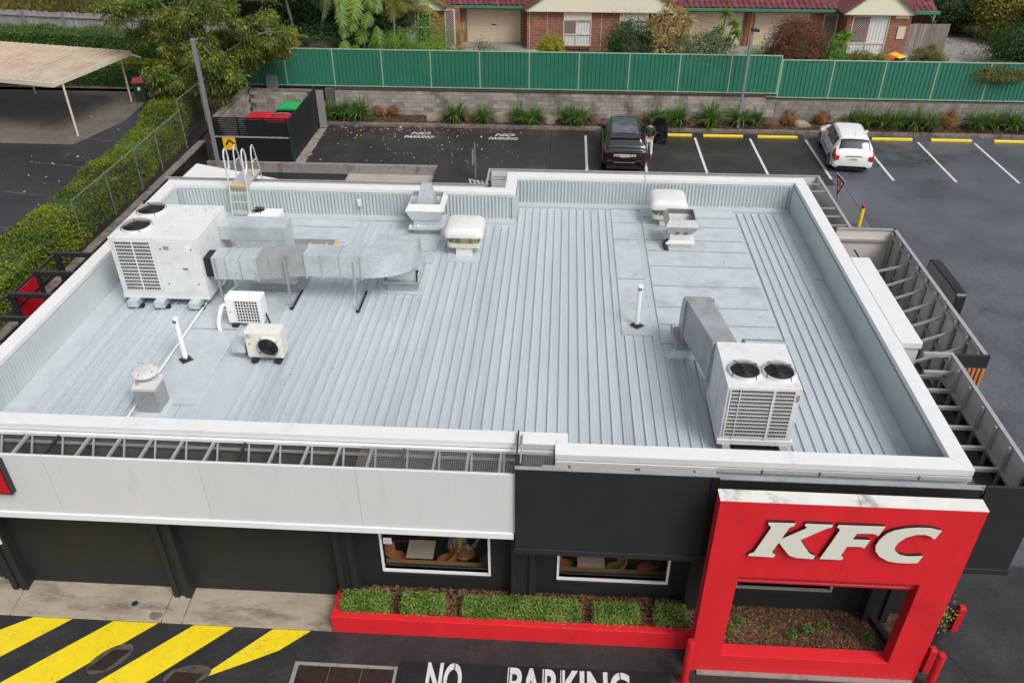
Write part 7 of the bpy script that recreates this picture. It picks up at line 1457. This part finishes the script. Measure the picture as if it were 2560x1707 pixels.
for x in (11.0, 11.3): o = MB(); o.box(x-.05, x+.05, YG-.05, YG-.002, 2, 4.0); o.build('timber_post', 'timber_slat' if x > 11.1 else 'brick_trim', h)
garage(h, -4.68, -1.62, 2.06, 3.86, YG+.08); garage(h, 7.9, 10.85, 2.06, 3.86, YG+.08); garage(h, 11.5, 14.5, 2.06, 3.86, YG+.08)
window_unit(h, .85, 2.31, 2.33, 3.6, YW+.03, 'sccc', .46, .45); window_unit(h, 3.9, 5.4, 2.33, 3.6, YW+.03, 'scdd', .46, .45); window_unit(h, 16.42, 18.28, 2.12, 4.02, YW+.03, 'sccc', .48, .28)
for x0, x1 in ((.82, 2.34), (3.87, 5.43)):
    o = MB(); n = 9
    for k in range(n): z = 3.66+k*.052; o.box(x0, x1, YW-.06-.01*(k % 2), YW+.05, z, z+.047)
    o.build('roller_shutter', 'gable_cream', h, kind='stuff'); o = MB(); x = x0
    while x < x1-.05: o.box(x, x+.07, YW-.08, YW-.005, 2.12, 2.27); x += .085
    o.build('brick_sill', 'brick_trim', h, kind='stuff')
window_unit(h, -8.2, -6.6, 2.35, 4.08, YW+.03, 'sdcd', .5, .48); window_unit(h, -5.7, -5.22, 2.12, 4.1, YW+.03, 'ssss', .97, .02); window_unit(h, 15.28, 15.98, 2.12, 3.8, YG+.03, 'ssss', .97, .02)
o = MB(); o.box(19.0-.4, 19.3, YW-.02, YW-.003, 3.95, 4.12); o.build('house_number', 'gable_cream', h); o = MB(); o.box(18.85, 19.25, YW-.05, YW-.003, 2.9, 3.55); o.build('meter_box', 'roller_door', h)
# roofs
rf_ = MB().add([(-12, 30.45, 4.17), (21, 30.45, 4.17), (21, 42, 9.2), (-12, 42, 9.2)], [(0, 1, 2, 3)]).build('roof', 'tile', h, fix=False)
tiles(h, rf_, -5.75, -.6, 30.36, 4.22, 3, clipl=.55, clipr=.55); tiles(h, rf_, 7.05, 15.85, 30.36, 4.22, 3, clipl=.55, clipr=.55); tiles(h, rf_, 19.35, 20.9, 30.0, 4.24, 3, clipl=.5, clipr=.15)
for a, b_ in ((-5.75, -.6), (6.95, 15.95)): o = MB(); o.box(a, b_, 30.26, 30.38, 4.06, 4.2); o.build('gutter', 'gutter_green', h, bevel=.01)
o = MB(); o.box(19.5, 20.98, 29.86, 29.98, 4.1, 4.27); o.build('gutter', 'gutter_green', h, bevel=.01)
for x in (-1.45, 11.35): o = MB(); o.box(x-.04, x+.04, 30.3, 30.38, 3.75, 4.06); o.build('downpipe', 'gutter_green', h)
gable(h, -12.2, -5.7, YW-.25, 4.17, 6.4, YW); gable(h, -1.3, 7.05, YW-.25, 4.17, 6.9, YW); gable(h, 15.75, 19.5, YW-.25, 4.2, 5.6, YW)
o = MB(); o.box(-11.5, -5.6, YW-.26, YW+.2, 4.12, 4.17); o.box(-1.25, 7.0, YW-.26, YW+.2, 4.12, 4.17); o.box(15.8, 19.45, YW-.26, YW+.2, 4.15, 4.2); o.build('eave_soffit', 'win_frame', h, kind='stuff')
# side fence and gate of the right house
t = thing('side_fence', 'dark weathered paling fence beside the right end of the brick house', 'fence', (20.5, 30, 2)); o = MB(); x = 19.5
while x < 21.7: o.box(x, x+.13, 29.98+.015*random.random(), 30.01+.015*random.random(), 2.0, 3.6+random.uniform(-.02, .02)); x += .14
o.build('palings', 'paling', t, kind='stuff'); o = MB(); o.bar((19.5, 30.06, 3.4), (21.7, 30.06, 3.4), .05, .08); o.build('rail', 'paling', t); o = MB(); y = 30.1
while y < 38: o.box(20.9+(y-30)*.16, 20.93+(y-30)*.16, y, y+.13, 2.0, 3.7); y += .14
o.build('palings', 'paling', t, kind='stuff'); o = MB(); o.bar((20.9, 30.4, 2), (20.9, 30.4, 4.1), .09); o.build('post', 'pole_grey', t)
t = thing('yard_fence', 'tall pale green grey panel fence behind the right tiled roof', 'fence', (25, 40, 2)); o = MB(); x = 21.5
while x < 25.6: o.box(x, x+.18, 38.5, 38.53, 2.0, 4.4); x += .2
o.build('palings', 'paling_grey', t, kind='stuff'); o = MB(); o.bar((21.5, 38.56, 4.1), (25.6, 38.56, 4.1), .06, .09); o.build('rail', 'paling_grey', t)
wheelie(16.95, 25.2, 2.06, R(35), 'bin_red', 'red lidded wheelie bin behind the fence at the right'); wheelie(17.6, 25.55, 2.06, R(35), 'bin_lid_yellow', 'yellow lidded wheelie bin behind the fence at the right')
o = MB(); o.hexa([(-20, 36, 2), (-17, 36, 2), (-17, 44, 2), (-20, 44, 2)], [(-20, 36, 4.6), (-17, 36, 4.6), (-17, 44, 4.6), (-20, 44, 4.6)]); t = one(o, 'grey_shed', 'yard_conc', 'grey rendered building glimpsed above the timber fence', 'building')
# ============================================================ GARDEN PLANTS behind the fence
G0 = 2.05
def frond(o, base, a, L, arch, w_, n=34, droop=.9, rnd=random, fan_=1.0):
    """feather palm frond: rachis with paired leaflets"""
    d = Vector((math.cos(a), math.sin(a), 0)); side = Vector((-math.sin(a), math.cos(a), 0)); pts = []
    for k in range(n+1): t = k/n; pts.append(Vector(base)+d*L*t*(1-.18*t)+Vector((0, 0, L*(arch*t-droop*t*t))))
    for k in range(1, n+1):
        t = k/n; dirn = (pts[k]-pts[k-1]).normalized(); l = w_*(math.sin(math.pi*min(1, t*.92+.08))**.6)*rnd.uniform(.8, 1.15)
        for s in (-1, 1):
            e = pts[k]+side*s*l*.8+dirn*l*.55+Vector((0, 0, -l*.28*fan_)); q_ = dirn*.011*L/2.0; m_ = pts[k].lerp(e, .5)+Vector((0, 0, l*.06)); o.add([pts[k]-q_, m_-q_*1.4, e, m_+q_*1.4, pts[k]+q_], [(0, 1, 2, 3, 4)])
        o.add([pts[k-1]+side*.012, pts[k]+side*.01, pts[k]-side*.01, pts[k-1]-side*.012], [(0, 1, 2, 3)])
def palm(name, label, x, y, h, n, L, w_, m, tr=.09, lean=(0, 0), arch=.75, droop=.85, bark='palm_bark', seed=0, group=None):
    rnd = random.Random(seed); t = thing(name, label, 'palm', (x, y, G0), group); top = (x+lean[0], y+lean[1], G0+h); o = MB(); o.tube([(x, y, G0-.05), (x+lean[0]*.4, y+lean[1]*.4, G0+h*.5), top], tr, 9, [tr*1.2, tr, tr*.8]); o.build('trunk', bark, t, smooth=True)
    o = MB()
    for k in range(n): frond(o, top, 2*math.pi*k/n*1.0+rnd.uniform(-.3, .3), L*rnd.uniform(.8, 1.15), arch*rnd.uniform(.55, 1.4), w_, rnd=rnd, droop=droop*rnd.uniform(.75, 1.25))
    o.build('fronds', m, t, fix=False); return t
palm('feather_palm', 'dark feather palm with slim leaning trunk behind the left end of the fence', -13.2, 26.5, 3.5, 14, 2.4, .55, 'leaf_palm', .08, (-.5, .3), seed=1)
palm('feather_palm', 'palm with a pale leaning trunk left of the spotted trunk', -12.0, 25.6, 3.9, 14, 2.2, .55, 'leaf_palm', .09, (.9, .4), seed=2)
palm('feather_palm', 'tall palm with grey and black spotted trunk above the fence', -10.2, 24.9, 4.2, 13, 2.2, .5, 'leaf_palm', .13, (-.6, .6), seed=3)
palm('golden_palm', 'golden cane palm with yellow drooping fronds beside the cream gable', -8.0, 26.2, 3.0, 15, 2.1, .55, 'leaf_palm_gold', .06, (.1, 0), arch=1.0, seed=4)
palm('golden_palm', 'second golden cane palm nearer the left house window', -7.0, 27.2, 2.4, 12, 1.7, .5, 'leaf_palm_gold', .06, (.2, 0), arch=1.0, seed=5)
palm('small_palm', 'small green palm low behind the left end of the fence', -13.6, 24.0, 1.7, 12, 1.3, .35, 'leaf_palm', .05, seed=6)
palm('small_palm', 'small bright palm with yellow tips left of the leaning trunk', -12.4, 23.6, 1.9, 11, .9, .3, 'leaf_palm_gold', .04, seed=7)
# big split leaf plant
t = thing('split_leaf_plant', 'climbing plant with big deeply split glossy leaves', 'plant', (-9.2, 24, G0)); o = MB(); o.tube([(-9.2, 24.1, G0), (-9.1, 24.2, 4.0), (-9.3, 24.4, 6.2)], .05, 7); o.build('stem', 'bark', t); rnd = random.Random(9); k = 0
for (lx, lz) in ((-9.9, 3.95), (-9.35, 3.7), (-8.6, 3.9), (-8.95, 4.45), (-9.75, 4.75), (-8.35, 4.6), (-9.3, 5.2), (-8.6, 5.3), (-9.9, 5.6), (-9.1, 5.9), (-8.2, 5.9), (-8.1, 4.1), (-9.0, 3.35), (-9.7, 6.3), (-8.7, 6.4)):
    L = rnd.uniform(.75, 1.0); a = rnd.uniform(-.5, .5); base = Vector((lx, 23.75+rnd.uniform(-.2, .35), lz)); dn = Vector((math.sin(a), -.55, -.85)).normalized(); sd = dn.cross(Vector((0, -1, .3))).normalized(); o = MB()
    for s in (-1, 1):
        for j in range(9):
            t0, t1 = j/9, (j+.93)/9; wd = .48*L*math.sin(math.pi*(.12+.86*(j+.5)/9))**.7; p0, p1 = base+dn*L*t0, base+dn*L*t1; tip = base+dn*L*(t1+.16)+sd*s*wd*rnd.uniform(.8, 1.15)+Vector((0, (.1+.25*rnd.random())*wd, -.2*wd)); o.add([p0, p0.lerp(tip, .7)-dn*.02, tip, p1.lerp(tip, .6)+dn*.02, p1], [(0, 1, 2, 3, 4)])
    o.build('leaf', 'leaf_palm', t, fix=False)
bush('shrub', 'dense dark understorey behind the fence left of the split leaves', -11.6, 25.2, G0, 2.6, 1.0, 1.1, 6000, .16, 'leaf_dark', hol=.2, core='leaf_dark'); bush('shrub', 'dark foliage high between the palms', -11.0, 29.5, G0, 3.4, 1.6, 2.4, 9000, .2, 'leaf_dark', hol=.2, core='leaf_dark', seed=3)
bush('shrub', 'dark foliage mass behind the timber fence and tree', -16.5, 33.5, 2, 4.5, 1.6, 2.2, 9000, .2, 'leaf_dark', hol=.2, core='leaf_dark', seed=4); bush('shrub', 'dark green tree mass above the timber fence', -22.5, 35.5, 2, 3.4, 2, 2.0, 8000, .2, 'leaf_dark', hol=.2, core='leaf_dark', seed=6)
bush('fine_shrub', 'fine bright green rounded shrub right of the split leaves', -7.5, 23.7, G0, 1.0, .7, 1.15, 6500, .07, 'leaf_bright', hol=.3, core='leaf_dark'); bush('arching_shrub', 'arching shrub with tiny red flowers spilling over the fence', -5.6, 23.1, G0, 1.4, .8, 1.1, 6500, .075, 'leaf_bright', hol=.3, lump=.24)
t = bush('arching_shrub', 'twiggy climber in front of the left house window', -5.9, 24.6, G0+.6, 1.0, .6, 1.3, 1500, .08, 'leaf_bright', hol=.2, lump=.3); 
t = thing('potted_plant', 'spiky yellow potted plant beside the first garage door', 'plant', (-4.75, 28.6, G0)); o = MB(); o.lathe((-4.75, 28.6, G0), [(.0, 0), (.16, 0), (.24, .4), (.2, .4), (0, .38)], 16); o.build('pot', 'pot', t); o = MB()
for k in range(26):
    a = k*2.4; o.add([(-4.75+.02*math.cos(a), 28.6+.02*math.sin(a), G0+.4), (-4.75+.14*math.cos(a)-.03, 28.6+.14*math.sin(a), G0+1.0), (-4.75+.28*math.cos(a), 28.6+.28*math.sin(a), G0+1.6+.3*math.sin(k*3)), (-4.75+.14*math.cos(a)+.03, 28.6+.14*math.sin(a), G0+1.0)], [(0, 1, 2, 3)])
o.build('leaves', 'leaf_straw', t, fix=False)
bush('pale_shrub', 'pale variegated shrub in front of the first garage door', -2.9, 24.2, G0, .9, .6, .85, 2200, .08, 'leaf_grey', hol=.3, lump=.25)
bush('ball_shrub', 'round yellow green clipped shrub below the brick house window', .28, 23.7, G0, .78, .7, 1.12, 9000, .06, 'leaf_hedge_yellow', hol=.7, core='leaf_dark', lump=.1)
bush('dense_bush', 'dark glossy bush in front of the brick wall', 4.1, 23.9, G0, 1.25, .9, 1.5, 8000, .09, 'leaf_dark', hol=.35, core='leaf_dark', lump=.2)
# spiky rosette shrub and the green one beside it
def rosettes(name, label, heads, m, base, L=.42, n=60, stem='bark'):
    t = thing(name, label, 'shrub', (*base, G0)); o = MB()
    for hx, hy, hz in heads: o.tube([(*base, G0), (lerp(base[0], hx, .5), lerp(base[1], hy, .5), lerp(G0, hz, .6)), (hx, hy, hz)], .035, 6, [.06, .04, .03])
    o.build('stem', stem, t); o = MB()
    for hx, hy, hz in heads:
        for _ in range(n):
            d = Vector((random.gauss(0, 1), random.gauss(0, 1), random.gauss(.25, .8))).normalized(); l = L*random.uniform(.7, 1.2); s = d.cross(Vector((random.gauss(0, 1), random.gauss(0, 1), 1))).normalized()*.024; p = Vector((hx, hy, hz)); m_ = p+d*l*.55; e = p+d*l+Vector((0, 0, -.12*l)); o.add([p-s*.6, m_-s, e, m_+s, p+s*.6], [(0, 1, 2, 3, 4)])
    o.build('leaf_heads', m, t, fix=False); return t
rosettes('spiky_shrub', 'straw coloured shrub of spiky leaf heads above the fence', [(5.0, 23.7, 4.75), (5.3, 23.5, 4.2), (5.6, 23.9, 5.2), (6.0, 23.7, 4.8), (6.3, 23.9, 5.3), (6.6, 23.6, 4.7), (5.9, 23.4, 4.25), (6.5, 23.5, 4.2), (5.3, 23.9, 4.9), (6.75, 23.8, 5.0), (5.5, 23.4, 3.85), (6.1, 23.3, 3.9), (5.85, 24.2, 5.75), (6.4, 23.4, 4.55)], 'leaf_straw', (5.9, 23.9), L=.5, n=110)
rosettes('spiky_shrub', 'green spiky leaf heads on thin stems beside the second garage door', [(8.55, 23.8, 5.35), (9.0, 23.9, 4.85), (8.3, 23.6, 4.6), (9.1, 23.6, 4.45), (8.7, 23.5, 4.15), (7.9, 23.7, 4.35), (8.0, 23.5, 4.1)], 'leaf_bright', (8.3, 24.0), L=.42, n=80)
t = bush('trumpet_shrub', 'leafy shrub with hanging white trumpet flowers over the fence', 7.7, 23.0, G0+.9, 1.35, .75, .85, 4200, .09, 'leaf_grey', hol=.25, lump=.25)
o = MB()
for fx, fz in ((6.75, 3.35), (6.85, 3.62), (7.05, 3.5), (8.2, 3.1), (7.2, 3.7)): o.lathe((fx, 22.2, fz), [(.01, .2), (.025, .1), (.03, .0), (.09, -.06)], 8); 
o.build('trumpet_flower', 'leaf_flower', t, fix=False, kind='stuff')
bush('red_shrub', 'large rounded reddish shrub left of the right house window', 12.0, 23.6, G0, 1.5, 1.0, 1.62, 15000, .075, 'leaf_redbush', hol=.55, core='leaf_dark', lump=.13); bush('shrub', 'fresh green willowy shrub right of the reddish shrub', 13.85, 23.8, G0, .75, .7, 1.1, 4200, .09, 'leaf_bright', hol=.3, lump=.22); bush('shrub', 'small green shrub left of the reddish shrub', 10.3, 23.6, G0, .8, .5, .85, 1700, .08, 'leaf_bright', hol=.3, lump=.25)
rosettes('spiky_shrub', 'single green grassy head below the right house window', [(14.55, 24.6, 4.15)], 'leaf_bright', (14.5, 24.7), L=.55, n=120); bush('low_bush', 'low dark green bush below the right house window', 15.1, 23.6, G0, .85, .6, .9, 5000, .06, 'leaf_olive', hol=.6, core='leaf_dark', lump=.12); bush('low_bush', 'loose green plant beside the red lidded bin', 16.0, 23.3, G0, .4, .4, .8, 1200, .1, 'leaf_bright', hol=.3, lump=.25)
bush('dome_bush', 'wide dome shaped clipped bush behind the fence at the right', 18.35, 23.7, G0, .95, .8, 1.0, 9000, .055, 'leaf_olive', hol=.75, core='leaf_dark', lump=.09)
bush('overhang_shrub', 'olive shrub hanging over the green fence at the far right', 21.1, 22.4, 2.75, 1.3, .75, .42, 6500, .07, 'leaf_olive', hol=.3, lump=.2)
bush('rose_bush', 'dark rose bush with pale orange blooms beside the right driveway', 23.6, 35.2, G0, 2.1, 1.4, 1.5, 9000, .13, 'leaf_dark', hol=.4, core='leaf_dark', lump=.18, seed=2); t = bush('grass_clump', 'tall yellow green grassy clump at the top right', 25.8, 33.0, G0, 1.5, 1.3, 1.6, 5200, .16, 'leaf_palm_gold', hol=.2, lump=.28); bush('dense_bush', 'dark bush in the top right corner', 27.6, 30.6, G0, 1.7, 1.7, 1.7, 9000, .12, 'leaf_dark', hol=.4, core='leaf_dark', lump=.18)
bush('dense_bush', 'dark green bush right of the driveway near the fence', 24.6, 27.2, G0, 1.8, 1.6, 1.1, 8000, .11, 'leaf_dark', hol=.3, core='leaf_dark', lump=.2, seed=8)
t = bush('yellow_flower_tree', 'small tree with yellow flowers at the top right', 26.6, 38.2, G0, 2.2, 1.6, 2.0, 5000, .13, 'leaf_bright', 'tree', hol=.3, lump=.24); o = MB(); leafy(o, lambda: ((26.3+random.gauss(0, .9), 37.0+random.gauss(0, .5), 4.4+random.gauss(0, .55)), (0, -1, 1)), 420, .12, .24); o.build('blossom', 'petal_yellow', t, fix=False, kind='stuff')
t = [q for q in bpy.data.objects if q.name.startswith('rose_bush')][0]; o = MB(); leafy(o, lambda: ((23.6+random.uniform(-1.6, 1.6), 34.0+random.uniform(-.2, .4), 3.1+random.uniform(-.8, 1.0)), (0, -1, .6)), 60, .08, .16); o.build('bloom', 'leaf_orange', t, fix=False, kind='stuff')
t = [q for q in bpy.data.objects if q.name.startswith('arching_shrub')][0]; o = MB(); leafy(o, lambda: ((-5.6+random.gauss(0, .6), 22.9+random.gauss(0, .3), 3.3+random.gauss(0, .4)), (0, -1, .6)), 90, .04, .07); o.build('flower', 'petal_pink', t, fix=False, kind='stuff')
# rough grass slope at the top left
o = MB()
for _ in range(9000):
    x, y = random.uniform(-52, -22.5), random.uniform(33.5, 46); a = random.uniform(0, 6.28); hh = random.uniform(.4, .95); w_ = .035; lx, ly = math.cos(a)*hh*.5, math.sin(a)*hh*.5; z = 1.95+max(0, (y-34)*.08)
    o.add([(x-w_, y, z), (x+w_, y, z), (x+lx*.5, y+ly*.5, z+hh*.7), (x+lx, y+ly, z+hh*.75)], [(0, 1, 2, 3)])
ob = o.build('rough_grass', 'leaf_grass', fix=False); ob['kind'] = 'stuff'; ob['label'] = 'tall rough brown green grass beyond the timber fence'
chips('fallen_leaves', lambda: (random.uniform(19.5, 24.5), 33.2-random.random()**2*5), 700, lambda x, y: 2.065, 'orange leaf litter drifted on the right driveway', m='litter', s=.09)
